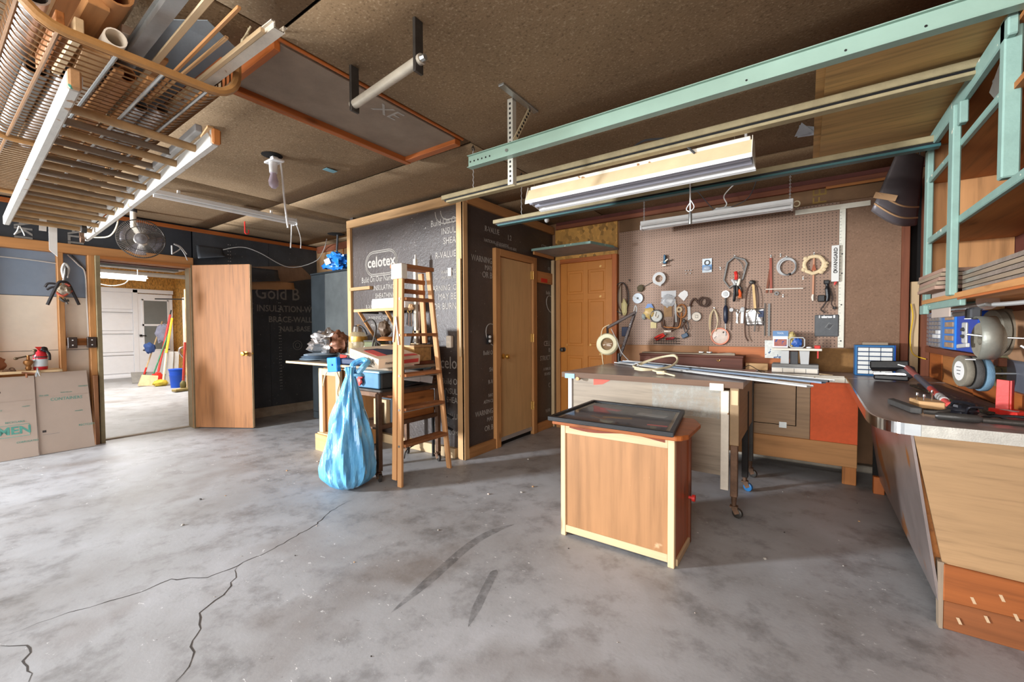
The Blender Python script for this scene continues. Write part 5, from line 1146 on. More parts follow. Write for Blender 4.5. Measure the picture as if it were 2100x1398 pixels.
put('slat', MB().bar((-0.269, 4.434, 1.80), (-0.262, 4.434, 1.485), 0.006, 0.020, (1, 0, 0)), mat('red_brown_slat', (150, 70, 50), 0.5, amt=0.2), t, 0.002)
put('slat', MB().bar((-0.272, 4.441, 1.70), (-0.297, 4.441, 1.487), 0.006, 0.018, (1, 0, 0)), REDW.get(2), t, 0.002)
put('hook', hook(-0.268, 1.81), STEEL, t)
one('dowel', MB().cyl((-0.304, 4.425, 1.519), (-0.026, 4.43, 1.512), 0.005, n=8), CREAM, 'thin white dowel lying level across two peg hooks', 'dowel')
one('hex_nut', MB().lathe([(0.008, 0), (0.02, 0), (0.02, 0.012), (0.008, 0.012)], (-0.22, 4.445, 1.478), (0, -1, 0), 6, False), MGREY, 'grey nut hung below the white dowel', 'nut')
t = thing('cable_coil', 'white cable coil hanging right of the wooden slats', 'cable', (-0.15, 4.42, 1.63))
for k in range(4): put('loop', MB().ring((-0.149 + .003 * k, 4.436 - .008 * (k % 2), 1.712 - .003 * k), 0.070 - .003 * k, 0.006, (0, 1, 0), 30, 6, 0.076 - .003 * k), LGREY, t)
put('tie', MB().blob((-0.125, 4.43, 1.642), 0.014, 0.012, 0.01, 1, 0.2), BLACK, t)
put('hook', hook(-0.15, 1.79), STEEL, t)
t = thing('cream_ring', 'knobbly cream ring hanging around a brown stick', 'ring', (0.048, 4.42, 1.62))
put('ring', MB().ring((0.048, 4.43, 1.708), 0.069, 0.016, (0, 1, 0), 18, 8, 0.073, 0.004), mat('cream_rope', (226, 202, 162), 0.7, amt=0.15, scale=30), t)
for a in (-0.9, -0.6, -0.25, 0.05, 2.4, 3.6): put('lump', MB().blob((0.048 + .080 * math.cos(a), 4.425, 1.708 + .084 * math.sin(a)), 0.018, 0.015, 0.016, a, 0.3), bpy.data.materials['cream_rope'], t)
put('hook', hook(0.047, 1.80), STEEL, t)
t = thing('push_stick', 'slender brown stick with pale tip hanging through the cream ring', 'stick', (0.045, 4.43, 1.40))
put('shaft', MB().bar((0.047, 4.437, 1.79), (0.043, 4.437, 1.41), 0.006, 0.014, (1, 0, 0)), Wood('pinkish_stick', (190, 136, 106), 0.8, 1.1).get(2), t, 0.002)
put('head', MB().prism([(0.030, 4.43, 1.66), (0.064, 4.43, 1.66), (0.052, 4.43, 1.71), (0.042, 4.43, 1.71)], (0, 0.006, 0)), mat('rust_brown', (160, 84, 52), 0.6), t)
put('tip', MB().tube([(0.044, 4.43, 1.455), (0.040, 4.428, 1.43), (0.044, 4.43, 1.402)], [.007, .010, .006], 6), CREAM, t)
t = thing('gauge_plate', 'tall narrow white plate with vertical lettering left of the T square', 'plate', (0.19, 4.43, 1.553))
put('plate', B(0.166, 0.217, 4.405, 4.44, 1.553, 1.852), mat('pale_plate', (222, 220, 214), 0.5, amt=0.05), t, 0.002)
text('AVANGARD', 0.034, (0.193, 4.404, 1.735), (0, 0, 1), (-1, 0, 0), INK, t, 'lettering', 'CENTER', 1.05, 0.001)
put('emblem', MB().ring((0.192, 4.404, 1.633), 0.012, 0.003, (0, 1, 0), 14, 5, 0.008), INK, t)
put('tail', MB().tube([(0.20, 4.43, 1.553), (0.192, 4.425, 1.54), (0.188, 4.425, 1.525)], [.008, .010, .004], 6), PINK, t)
t = thing('black_charger', 'black charger with bundled black lead hanging below the white plate', 'charger', (0.13, 4.41, 1.33))
put('grip', MB().tube(spl([(0.137, 4.42, 1.565), (0.14, 4.415, 1.50), (0.145, 4.41, 1.43), (0.14, 4.41, 1.395)]), [.012] * 6 + [.017] * 6 + [.014] * 7, 8), BLACK, t)
put('head', B(0.115, 0.155, 4.40, 4.44, 1.535, 1.57), BLACK, t, 0.006)
put('box', B(0.075, 0.125, 4.385, 4.44, 1.39, 1.445), BLACK, t, 0.005)
put('lead', MB().tube(spl([(0.14, 4.42, 1.40), (0.12, 4.42, 1.36), (0.10, 4.42, 1.325), (0.13, 4.42, 1.295)]), 0.005, 6).tube(spl([(0.15, 4.42, 1.52), (0.175, 4.42, 1.43), (0.17, 4.42, 1.37), (0.19, 4.42, 1.335)]), 0.004, 6), mat('brown_black_lead', (52, 38, 32), 0.5), t)
put('plug', B(0.178, 0.202, 4.41, 4.44, 1.325, 1.345), BLACK, t, 0.004)
t = thing('slate_plate', 'square dark grey plate with a white heading and diamond shape', 'plate', (0.14, 4.43, 1.093))
put('plate', B(0.058, 0.222, 4.425, 4.44, 1.096, 1.28), mat('slate_grey', (84, 86, 88), 0.5, amt=0.2, scale=25), t, 0.006)
text('1 olerno II', 0.028, (0.14, 4.424, 1.262), (1, 0, 0), (0, 0, 1), WHITE, t, 'lettering', 'CENTER', 0.95, 0.002)
put('diamond', MB().prism([(0.145, 4.4235, 1.165), (0.175, 4.4235, 1.175), (0.185, 4.4235, 1.20), (0.150, 4.4235, 1.195)], (0, 0.001, 0)), DGREY, t)
put('diamond_edge', MB().tube([(0.130, 4.4235, 1.17), (0.160, 4.4235, 1.155), (0.185, 4.4235, 1.195), (0.155, 4.4235, 1.21)], 0.0015, 4, closed=True), LGREY, t)
t = thing('plastic_bag', 'clear plastic bag of fittings pinned to the pegboard', 'bag', (-1.155, 4.42, 1.39))
put('film', MB().blob((-1.155, 4.43, 1.455), 0.07, 0.016, 0.062, 7, 0.35, 3), CLEARP, t)
put('header', B(-1.228, -1.082, 4.44, 4.442, 1.49, 1.555), CLEARP, t)
put('contents', MB().ring((-1.155, 4.435, 1.45), 0.04, 0.012, (0, 1, 0), 16, 6, 0.036, 0.004), LGREY, t)
one('paper_tag', MB().prism([(-1.062, 4.436, 1.50), (-1.006, 4.436, 1.444), (-0.966, 4.436, 1.50), (-0.972, 4.436, 1.535), (-1.0, 4.436, 1.552), (-1.04, 4.436, 1.53)], (0, 0.002, 0)), WHITE, 'white paper tag hanging right of the plastic bag', 'tag')
t = thing('leather_coil', 'coil of brown strap with a bow hanging right of the paper tag', 'strap', (-0.84, 4.42, 1.38))
for k in range(5): put('loop', MB().ring((-0.835 + .008 * k, 4.435 - .006 * (k % 3), 1.432 - .002 * k), 0.036 + .005 * (k % 3), 0.005, (0, 1, 0), 20, 6, 0.044), BROWNL, t)
put('bow', MB().tube(spl([(-0.87, 4.43, 1.42), (-0.90, 4.425, 1.46), (-0.925, 4.425, 1.445), (-0.945, 4.43, 1.40), (-0.93, 4.43, 1.39)]), 0.010, 6), BROWNL, t)
t = thing('gold_pouch', 'blue capped pouch of yellow fasteners hanging at left of the pegboard', 'package', (-1.34, 4.43, 1.26))
put('pouch', MB().blob((-1.345, 4.43, 1.335), 0.055, 0.016, 0.055, 3, 0.3), mat('gold_pouch_print', (176, 146, 84), 0.4, amt=0.35, scale=25), t)
put('cap_card', MB().prism([(-1.39, 4.428, 1.385), (-1.30, 4.428, 1.385), (-1.325, 4.428, 1.43), (-1.365, 4.428, 1.43)], (0, 0.004, 0)), mat('card_blue_deep', (92, 122, 172), 0.5), t)
put('sample', MB().blob((-1.405, 4.43, 1.30), 0.022, 0.012, 0.03, 9, 0.4), mat('grey_blue_parts', (130, 136, 130), 0.5, amt=0.4, scale=30), t)
t = thing('wire_spool', 'round clear dial case with a bent cream hook on its face', 'spool', (-1.271, 4.43, 1.23))
put('rim', MB().ring((-1.271, 4.42, 1.299), 0.062, 0.006, (0, 1, 0), 26, 6), STEELD, t)
put('face', disc((-1.271, 4.44, 1.299), 0.060, 0.016), mat('pale_dial', (186, 186, 178), 0.4, amt=0.2, scale=20), t)
put('hook', MB().tube(spl([(-1.275, 4.415, 1.345), (-1.285, 4.412, 1.30), (-1.265, 4.412, 1.285), (-1.255, 4.415, 1.31)]), 0.006, 6), CREAM, t)
one('seed_packet', B(-1.335, -1.275, 4.436, 4.44, 1.175, 1.24), mat('yellowed_packet', (206, 190, 140), 0.7, amt=0.15), 'yellowed card packet tucked below the round dial case', 'packet')
t = thing('tube_tool', 'upright white tube dispenser in the middle of the clutter', 'tube', (-1.078, 4.42, 1.23))
put('tube', MB().cyl((-1.083, 4.425, 1.415), (-1.075, 4.425, 1.235), 0.013, 0.011, 10), LGREY, t)
put('nozzle', MB().cyl((-1.083, 4.425, 1.415), (-1.085, 4.425, 1.45), 0.006, 0.003, 8), CREAM, t)
t = thing('hose_loop', 'brown hose loop around a tan roll', 'hose', (-1.03, 4.42, 1.29))
put('hose', MB().ring((-1.025, 4.425, 1.345), 0.045, 0.008, (0, 1, 0), 20, 6, 0.065), OLD.get(2), t)
put('roll', MB().lathe([(0.012, 0), (0.03, 0), (0.03, 0.03), (0.012, 0.03), (0.012, 0)], (-1.045, 4.444, 1.36), (0, -1, 0), 18), PALEW.get(1), t)
t = thing('belt_tangle', 'tangle of brown belts and cords sagging on the pegboard', 'belts', (-1.14, 4.42, 1.12))
for k, (dx, w, m) in enumerate(((0, .085, BROWNL), (.015, .075, mat('dark_brown_cord', (92, 66, 50), .5)), (-.01, .06, BROWNL), (.02, .095, OLD.get(0)))):
    put('belt', MB().tube(spl([(-1.14 + dx - w, 4.43, 1.27 - .01 * k), (-1.14 + dx - w * .8, 4.42, 1.19), (-1.14 + dx, 4.415, 1.145 + .012 * k), (-1.14 + dx + w * .8, 4.42, 1.19), (-1.14 + dx + w, 4.43, 1.27 + .02 * k)]), 0.008, 6), m, t)
put('label', B(-1.19, -1.12, 4.408, 4.414, 1.135, 1.152), CREAM, t)
one('parts_card', B(-1.20, -1.12, 4.434, 4.438, 1.29, 1.40), mat('rusty_parts_card', (150, 112, 64), 0.5, amt=0.4, scale=25), 'rust coloured card of small parts above the belt tangle', 'package')
t = thing('round_dial', 'round cream dial with a square spiral mark', 'dial', (-0.886, 4.43, 1.24))
put('disc', disc((-0.886, 4.445, 1.287), 0.046, 0.02), CREAM, t)
put('rim', MB().ring((-0.886, 4.424, 1.287), 0.044, 0.003, (0, 1, 0), 24, 5), MGREY, t)
put('mark', MB().tube([(-0.90, 4.423, 1.30), (-0.87, 4.423, 1.30), (-0.87, 4.423, 1.275), (-0.895, 4.423, 1.275), (-0.895, 4.423, 1.29)], 0.002, 4), MGREY, t)
one('scraper', MB().prism([(-0.965, 4.432, 1.25), (-0.938, 4.432, 1.265), (-0.945, 4.432, 1.39), (-0.97, 4.432, 1.385)], (0, 0.004, 0)), LGREY, 'flat grey scraper blade left of the round cream dial', 'blade')
t = thing('nippers', 'brown handled nippers with crossed cords below the scraper blade', 'nippers', (-1.0, 4.42, 1.14))
put('handle', MB().tube(spl([(-1.02, 4.42, 1.25), (-1.0, 4.415, 1.22), (-0.975, 4.42, 1.16)]), 0.007, 6).tube(spl([(-0.98, 4.42, 1.25), (-0.995, 4.415, 1.22), (-1.03, 4.42, 1.17)]), 0.007, 6), BROWNL, t)
put('jaw', MB().blob((-0.998, 4.415, 1.245), 0.014, 0.008, 0.02, 1, 0.2), STEELD, t)
put('lead', MB().tube(spl([(-1.01, 4.42, 1.20), (-0.99, 4.415, 1.14), (-0.975, 4.415, 1.11)]), 0.004, 5).tube(spl([(-0.97, 4.42, 1.24), (-0.955, 4.415, 1.18), (-0.98, 4.415, 1.13)]), 0.004, 5), DGREY, t)
one('blue_box', MB().obox((-0.99, 4.425, 1.10), (0.062, 0.04, 0.03), (0.9, 0, 0.42), (-0.42, 0, 0.9)), mat('dark_blue_box', (44, 72, 96), 0.4), 'small dark blue box hung askew right of the wire rack', 'box', 0.004)
t = thing('wire_rack', 'small wire rack fixed at the bottom of the pegboard', 'rack', (-1.17, 4.39, 1.01))
wr_ = MB()
for z in (1.02, 1.045, 1.07): wr_.tube([(-1.30, 4.44, z), (-1.28, 4.37, z), (-1.06, 4.37, z), (-1.04, 4.44, z)], 0.0025, 5)
for k in range(10): wr_.tube([(-1.28 + .0244 * k, 4.37, 1.075), (-1.28 + .0244 * k, 4.37, 1.017), (-1.28 + .0244 * k, 4.44, 1.017)], 0.002, 4)
put('wires', wr_, STEELD, t)
t = thing('red_snips', 'red handled snips standing in the wire rack', 'snips', (-1.22, 4.40, 1.02))
put('handle', MB().tube(spl([(-1.28, 4.40, 1.07), (-1.24, 4.395, 1.095), (-1.19, 4.40, 1.115)]), 0.012, 8), RED, t)
put('handle', MB().tube(spl([(-1.27, 4.41, 1.055), (-1.22, 4.40, 1.075), (-1.18, 4.40, 1.105)]), 0.010, 8), RED, t)
put('blade', MB().bar((-1.19, 4.40, 1.11), (-1.165, 4.40, 1.118), 0.006, 0.016), STEELD, t)
one('red_driver', MB().tube([(-1.17, 4.40, 1.065), (-1.10, 4.40, 1.072), (-1.085, 4.40, 1.078)], [0.012, 0.012, 0.006], 8), mat('deep_red', (190, 30, 44), .4), 'red screwdriver lying in the wire rack beside the snips', 'screwdriver')
t = thing('cord_hank', 'long hank of tan cord looped over a hook', 'cord', (-0.73, 4.42, 1.05))
for k in range(3): put('loop', MB().tube(spl([(-0.728, 4.43, 1.355), (-0.762 + .006 * k, 4.425, 1.30), (-0.768 + .004 * k, 4.42, 1.20 - .03 * k), (-0.75, 4.42, 1.10)]), 0.0045, 5).tube(spl([(-0.728, 4.43, 1.355), (-0.70 - .004 * k, 4.425, 1.30), (-0.695, 4.42, 1.22), (-0.715, 4.42, 1.14)]), 0.0045, 5), CORD if k != 1 else KRAFT, t)
put('hook', hook(-0.728, 1.36), STEEL, t)
t = thing('orange_rim_plate', 'round pale plate with an orange rim leaning at the pegboard foot', 'plate', (-0.674, 4.42, 1.01))
put('face', disc((-0.674, 4.44, 1.094), 0.074, 0.012), mat('speckled_plate', (208, 190, 176), 0.4, amt=0.3, scale=18, speck=((70, 60, 54), 22, 0.62)), t)
put('rim', MB().ring((-0.674, 4.425, 1.094), 0.076, 0.007, (0, 1, 0), 30, 6), mat('salmon_rim', (222, 132, 100), 0.4), t)
t = thing('dial_gauge', 'round chrome gauge above a dark handled tool', 'gauge', (-0.628, 4.42, 1.10))
put('dial', disc((-0.628, 4.445, 1.492), 0.034, 0.03), CHROME, t)
put('face', disc((-0.628, 4.414, 1.492), 0.026, 0.003), LGREY, t)
put('stem', MB().cyl((-0.628, 4.425, 1.46), (-0.627, 4.425, 1.38), 0.008, n=8), STEELD, t)
put('grip', MB().tube([(-0.627, 4.425, 1.385), (-0.627, 4.42, 1.36), (-0.626, 4.42, 1.25), (-0.626, 4.425, 1.215)], [.01, .02, .02, .008], 10), mat('blue_black_grip', (36, 42, 60), 0.35), t)
put('blade', MB().cyl((-0.626, 4.425, 1.22), (-0.626, 4.425, 1.10), 0.005, n=8), STEEL, t)
one('tape_measure', disc((-0.579, 4.444, 1.343), 0.018, 0.02), LGREY, 'small round tape measure with its tongue out', 'tape measure')
one('brown_strip', MB().bar((-0.579, 4.44, 1.325), (-0.583, 4.44, 1.15), 0.003, 0.008, (1, 0, 0)), BROWNL, 'thin brown strip dangling below the small tape measure', 'strip')
t = thing('scissors', 'small steel scissors hanging among the pegboard tools', 'scissors', (-0.532, 4.43, 1.21))
put('bow', MB().ring((-0.54, 4.435, 1.335), 0.012, 0.003, (0, 1, 0), 12, 5).ring((-0.522, 4.435, 1.32), 0.012, 0.003, (0, 1, 0), 12, 5), STEEL, t)
put('blade', MB().bar((-0.538, 4.435, 1.32), (-0.527, 4.435, 1.215), 0.003, 0.008, (1, 0, 0)).bar((-0.525, 4.437, 1.31), (-0.538, 4.437, 1.22), 0.003, 0.008, (1, 0, 0)), STEEL, t)
t = thing('tin_snips', 'white and steel snips hanging right of the small scissors', 'snips', (-0.486, 4.43, 1.21))
put('head', MB().blob((-0.486, 4.43, 1.34), 0.022, 0.012, 0.026, 2, 0.25), LGREY, t)
put('handle', MB().bar((-0.486, 4.43, 1.33), (-0.49, 4.43, 1.215), 0.010, 0.024, (1, 0, 0)), WHITE, t, 0.003)
t = thing('dividers', 'tall dark dividers with curved legs hanging on the pegboard', 'dividers', (-0.41, 4.42, 1.05))
put('leg', MB().tube(spl([(-0.41, 4.42, 1.585), (-0.447, 4.415, 1.52), (-0.462, 4.41, 1.35), (-0.464, 4.41, 1.20), (-0.458, 4.41, 1.10), (-0.436, 4.41, 1.05)]), [.006] * 31, 6), BROWNL, t)
put('leg', MB().tube(spl([(-0.405, 4.42, 1.585), (-0.372, 4.415, 1.53), (-0.358, 4.41, 1.44), (-0.362, 4.41, 1.36)]), 0.005, 6), BROWNL, t)
put('arm', MB().bar((-0.402, 4.42, 1.57), (-0.385, 4.42, 1.35), 0.006, 0.02, (1, 0, 0)), mat('aged_brass', (146, 122, 84), 0.4, 0.6, amt=0.2), t)
put('cross_arm', MB().bar((-0.465, 4.41, 1.31), (-0.40, 4.41, 1.35), 0.005, 0.008).bar((-0.40, 4.41, 1.35), (-0.345, 4.41, 1.30), 0.005, 0.008), GREYW.get(0), t)
put('leg', MB().bar((-0.37, 4.41, 1.33), (-0.388, 4.41, 1.14), 0.005, 0.012, (1, 0, 0)), STEELD, t)
put('pivot', MB().blob((-0.41, 4.42, 1.59), 0.025, 0.012, 0.018, 4, 0.3), STEELD, t)
t = thing('foil_packet', 'silver packet of blades behind the dividers', 'packet', (-0.39, 4.43, 1.19))
put('packet', MB().sheet(lambda u, v: (-0.46 + .145 * u, 4.435 - .006 * math.sin(9 * u + 4 * v), 1.195 + .155 * v), 10, 10), FOIL, t, solid=0.002)
put('blue_band', B(-0.36, -0.318, 4.424, 4.427, 1.27, 1.33), NAVY, t)
put('strip', B(-0.465, -0.315, 4.422, 4.425, 1.222, 1.23), STEELD, t)
one('steel_rule', B(-0.314, -0.305, 4.436, 4.44, 1.10, 1.395), STEELD, 'narrow dark steel rod hanging right of the foil packet', 'rod')
one('steel_rule', B(-0.284, -0.268, 4.434, 4.44, 1.098, 1.39), MGREY, 'wider grey steel rule hanging at the end of the tool row', 'rule')
t = thing('cable_loops', 'dark cable loops hanging at the left edge of the pegboard', 'cable', (-1.63, 4.40, 1.33))
put('loop', MB().ring((-1.645, 4.41, 1.505), 0.085, 0.004, (0, 1, 0), 30, 6, 0.165), BLACK, t)
put('strap', B(-1.672, -1.646, 4.415, 4.425, 1.315, 1.67), GREYW, t)
put('loop', MB().ring((-1.63, 4.415, 1.51), 0.05, 0.006, (0, 1, 0), 24, 6, 0.155), BROWNL, t)
put('hook', hook(-1.56, 1.69), STEELD, t)
one('yellow_sleeve', MB().blob((-1.605, 4.40, 1.40), 0.032, 0.02, 0.085, 6, 0.25), mat('yellowed_sleeve', (206, 194, 140), 0.5, amt=0.15), 'yellowed white sleeve bundled with the left cable loops', 'sleeve')
one('blue_pack', B(-1.635, -1.565, 4.40, 4.44, 1.09, 1.19), mat('dark_blue_pack', (52, 62, 92), 0.5, amt=0.2), 'dark blue packet hanging behind the magnifier lamp arm', 'packet', 0.004)
# drywall T square
t = thing('t_square', 'long white drywall T square hanging at the right edge of the pegboard', 'square', (0.235, 4.44, 1.0))
TSW = mat('worn_white_rule', (226, 222, 206), 0.5, amt=0.1, scale=9)
put('blade', B(0.216, 0.255, 4.434, 4.440, 1.005, 2.19), TSW, t)
put('head', MB().bar((-0.09, 4.430, 2.168), (0.41, 4.430, 2.168), 0.008, 0.04), TSW, t)
tb = MB()
for k in range(45): tb.box(0.218, 0.226 if k % 2 else 0.232, 4.4325, 4.4339, 1.03 + .026 * k, 1.033 + .026 * k)
o = put('graduations', tb, MGREY, t); o['kind'] = 'stuff'
put('hole', MB().cyl((0.236, 4.4335, 1.06), (0.236, 4.4325, 1.06), 0.006, n=10).cyl((0.236, 4.4335, 1.36), (0.236, 4.4325, 1.36), 0.006, n=10).cyl((0.236, 4.4335, 1.62), (0.236, 4.4325, 1.62), 0.006, n=10).cyl((0.236, 4.4335, 1.78), (0.236, 4.4325, 1.78), 0.006, n=10), BLACK, t)

# ================================================================ ON THE BACK BENCH AND WORK TABLE
t = thing('tool_case', 'long dark red wooden case with a brass hook on the back bench', 'case', (-0.9, 4.28, 0.80))
put('body', B(-1.37, -0.455, 4.20, 4.36, 0.801, 0.905), CASE, t, 0.004)
put('lid', B(-1.375, -0.45, 4.195, 4.365, 0.905, 0.925), CASE, t, 0.004)
put('hook', MB().tube(arc((-0.65, 4.193, 0.885), 0.012, 0, -PI, 6), 0.003, 5), BRASS, t)
one('molding_strip', B(-1.36, -0.60, 4.24, 4.33, 0.926, 0.938), GREYW, 'grey strip of moulding lying along the case lid', 'strip', 0.002)
one('tapered_wedge', MB().prism([(-0.80, 4.21, 0.926), (-0.52, 4.21, 0.926), (-0.52, 4.21, 0.945), (-0.56, 4.21, 0.95)], (0, 0.04, 0)), GREYW.get(0), 'pale tapered wedge lying at the right end of the case lid', 'wedge')
one('short_block', B(-0.44, -0.27, 4.26, 4.34, 0.801, 0.86), PINE, 'short pine block on the bench between case and grinder stand', 'block', 0.003)
for p, lab in (((-0.82, 4.32, 0.945), 'left steel bolt lying on the moulding strip'), ((-0.75, 4.32, 0.945), 'right steel bolt lying on the moulding strip')):
    one('bolt', MB().cyl((p[0] - .02, p[1], p[2]), (p[0] + .02, p[1], p[2] - .001), 0.006, n=6).blob((p[0] + .02, p[1], p[2]), .010, .010, .008, 0, .1), CHROME, lab, 'bolt')
one('dark_wire_bits', MB().tube(spl([(-0.46, 4.10, .81), (-0.40, 4.12, .85), (-0.33, 4.08, .82), (-0.28, 4.1, .805)]), .003, 5).tube(spl([(-0.48, 4.08, .803), (-0.36, 4.06, .82), (-0.30, 4.05, .803)]), .003, 5), STEELD, 'loose dark wire curls beside the short pine block', 'wire')
t = thing('grinder_stand', 'grey two legged jig with a pale shelf on a block base', 'jig', (-0.08, 4.22, 0.80))
put('base', B(-0.235, 0.085, 4.14, 4.32, 0.801, 0.845), LGREY, t, 0.003)
for k in range(4): put('base_tile', B(-0.232 + .079 * k, -0.158 + .079 * k, 4.134, 4.141, 0.803, 0.838), CREAM, t, 0.002)
put('plinth', B(-0.235, 0.085, 4.145, 4.31, 0.846, 0.872), MGREY, t, 0.003)
put('leg', MB().prism([(-0.175, 4.18, .872), (-0.115, 4.18, .872), (-0.115, 4.18, .985), (-0.17, 4.18, .985)], (0, .08, 0)), LGREY, t, 0.002)
put('leg', MB().prism([(-0.035, 4.18, .872), (0.02, 4.18, .872), (0.025, 4.18, .985), (-0.045, 4.18, .985)], (0, .08, 0)), LGREY, t, 0.002)
put('core', B(-0.11, -0.055, 4.20, 4.28, .872, .975), DGREY, t)
put('shelf', B(-0.235, 0.105, 4.13, 4.31, 0.985, 1.003), DIRTYW, t, 0.003)
put('red_lever', MB().bar((0.078, 4.15, 1.0), (0.078, 4.15, 0.925), 0.01, 0.01), RED, t)
one('instruction_sheet', MB().prism([(-0.30, 4.36, .905), (-0.165, 4.36, .905), (-0.165, 4.40, 1.06), (-0.305, 4.40, 1.06)], (0, 0.002, 0)), mat('printed_sheet', (214, 216, 210), 0.6, amt=0.2, scale=30, speck=((90, 110, 140), 28, 0.6)), 'white printed sheet leaning behind the grey jig', 'paper')
t = thing('product_carton', 'blue and white card carton standing on the jig shelf', 'box', (-0.18, 4.26, 1.003))
put('card', B(-0.235, -0.125, 4.25, 4.275, 1.003, 1.145), WHITE, t, 0.002)
put('blue_header', B(-0.236, -0.124, 4.247, 4.25, 1.10, 1.146), mat('header_blue', (96, 134, 176), 0.5), t)
put('picture', B(-0.225, -0.135, 4.247, 4.25, 1.015, 1.075), mat('carton_picture', (160, 92, 80), 0.5, amt=0.5, scale=30, speck=((40, 70, 130), 30, 0.55)), t)
text('TOOL', 0.018, (-0.18, 4.2465, 1.125), (1, 0, 0), (0, 0, 1), WHITE, t)
one('yellow_fitting', MB().blob((-0.10, 4.27, 1.10), 0.028, 0.02, 0.035, 5, 0.4).cyl((-0.10, 4.27, 1.003), (-0.10, 4.27, 1.09), .008, n=6), mat('dull_yellow', (190, 170, 110), 0.5, amt=0.3), 'dull yellow fitting standing behind the carton', 'fitting')
t = thing('blue_blister', 'clear rounded blister pack of blue bits on the jig shelf', 'package', (-0.06, 4.2, 1.003))
put('shell', MB().tube([(-0.115, 4.20, 1.02), (-0.115, 4.20, 1.075), (-0.10, 4.20, 1.09), (-0.02, 4.20, 1.09), (-0.01, 4.20, 1.075), (-0.01, 4.20, 1.02), (-0.025, 4.20, 1.008), (-0.10, 4.20, 1.008)], 0.005, 6, closed=True), LGREY, t)
put('bits', MB().blob((-0.06, 4.205, 1.045), 0.034, 0.014, 0.036, 8, 0.5, 4), mat('blue_bits', (40, 84, 160), 0.4, amt=0.3), t)
one('white_cap', MB().blob((0.02, 4.18, 1.01), .02, .016, .008, 0, .1), WHITE, 'small white cap lying on the jig shelf', 'stopper')  # a small white cap
one('red_cap', B(0.055, 0.095, 4.16, 4.20, 1.003, 1.028), RED, 'small red cap on the right end of the jig shelf', 'pot', 0.004)  # a small red cap, shaped as a plain block
one('bench_strip', B(-0.20, 0.235, 3.955, 4.01, 0.801, 0.808), DIRTYW, 'worn white strip lying along the back bench front edge', 'strip')
one('loose_dowel', MB().cyl((0.09, 4.10, .806), (0.17, 4.02, .806), .005, n=6), PALEW.get(0), 'short loose dowel on the bench right of the jig', 'dowel')
# drawer cabinet with 18 drawers
t = thing('drawer_cabinet', 'blue eighteen drawer parts cabinet standing at the back of the bench', 'cabinet', (0.43, 4.25, 0.80))
put('shell', B(0.313, 0.545, 4.205, 4.33, 0.801, 1.035), BLUE2, t, 0.004)
put('side', B(0.545, 0.548, 4.205, 4.33, 0.80, 1.035), BLUE, t)
put('recess', B(0.325, 0.532, 4.200, 4.206, 0.812, 1.022), mat('drawer_gaps', (30, 58, 92), 0.5), t)
for r in range(6):
    for c in range(3):
        dr_ = put('drawer', B(0.330 + c * .068, 0.394 + c * .068, 4.194, 4.20, 0.816 + r * .0345, 0.843 + r * .0345), mat('drawer_label', (226, 228, 224), 0.5) if r == 0 and c == 0 else bpy.data.materials['drawer_label'], t, 0.002)
one('wood_scrap', B(0.36, 0.51, 4.24, 4.30, 1.036, 1.056), GREYW, 'flat wood scrap on top of the blue drawer cabinet', 'scrap', 0.002)
# flat metal strips lying over the table
SM = mat('blue_grey_strip', (150, 168, 190), 0.3, 0.5, amt=0.12, scale=6)
stp = [((-1.46, 3.80), (0.02, 2.72), .050, .848, .87, LGREY, 'pale grey metal strip nearest the table front'),
       ((-1.44, 3.86), (0.08, 2.80), .035, .852, .885, SM, 'blue grey metal strip second from the table front'),
       ((-1.42, 3.90), (0.12, 2.87), .040, .857, .89, WHITE, 'bright white metal strip on top of the bundle'),
       ((-1.38, 3.93), (-0.02, 3.02), .050, .850, .872, SM, 'wide blue grey metal strip toward the back of the bundle'),
       ((-1.36, 3.98), (-0.10, 3.20), .030, .850, .868, STEEL, 'steel strip at the very back of the bundle'),
       ((-1.20, 3.70), (0.10, 2.78), .012, .862, .895, DGREY, 'narrow dark strip lying across the pale strips')]
for a, b, w, z0, z1, m, lab in stp:
    A, E_ = Vector((a[0], a[1], z0 + .004)), Vector((b[0], b[1], z1 - .012)); n = (E_ - A).cross(Vector((0, 0, 1))).normalized()
    mb = MB().bar(A, E_, w, 0.003)
    for s in (-1, 1): mb.bar(A + n * s * w * .48 + Vector((0, 0, .004)), E_ + n * s * w * .48 + Vector((0, 0, .004)), 0.003, 0.009)
    one('metal_strip', mb, m, lab, 'strip')
t = thing('extension_lead', 'cream extension cord loosely coiled on the work table', 'cord', (-0.95, 3.2, 0.88))
put('cord', MB().tube(spl([(-1.08, 3.32, .885), (-0.98, 3.40, .93), (-0.86, 3.46, .96), (-0.80, 3.34, .93), (-0.82, 3.20, .89), (-0.90, 3.08, .875), (-1.00, 3.06, .88), (-1.08, 3.16, .885), (-1.08, 3.32, .895), (-0.96, 3.42, .94), (-0.84, 3.42, .955), (-0.80, 3.30, .91), (-0.86, 3.12, .88), (-0.96, 3.02, .872), (-1.04, 3.08, .872)]), 0.0075, 7), CORD, t)
put('plug', B(-0.86, -0.80, 2.99, 3.05, .850, .875), CORD, t, 0.006)
put('tie', MB().ring((-1.07, 3.20, .885), .018, .005, (0.3, 1, 0), 12, 5), LGREY, t)
put('tail', MB().tube(spl([(-0.90, 3.05, .87), (-0.80, 2.98, .862), (-0.72, 2.94, .852)]), 0.006, 6), CORD, t)
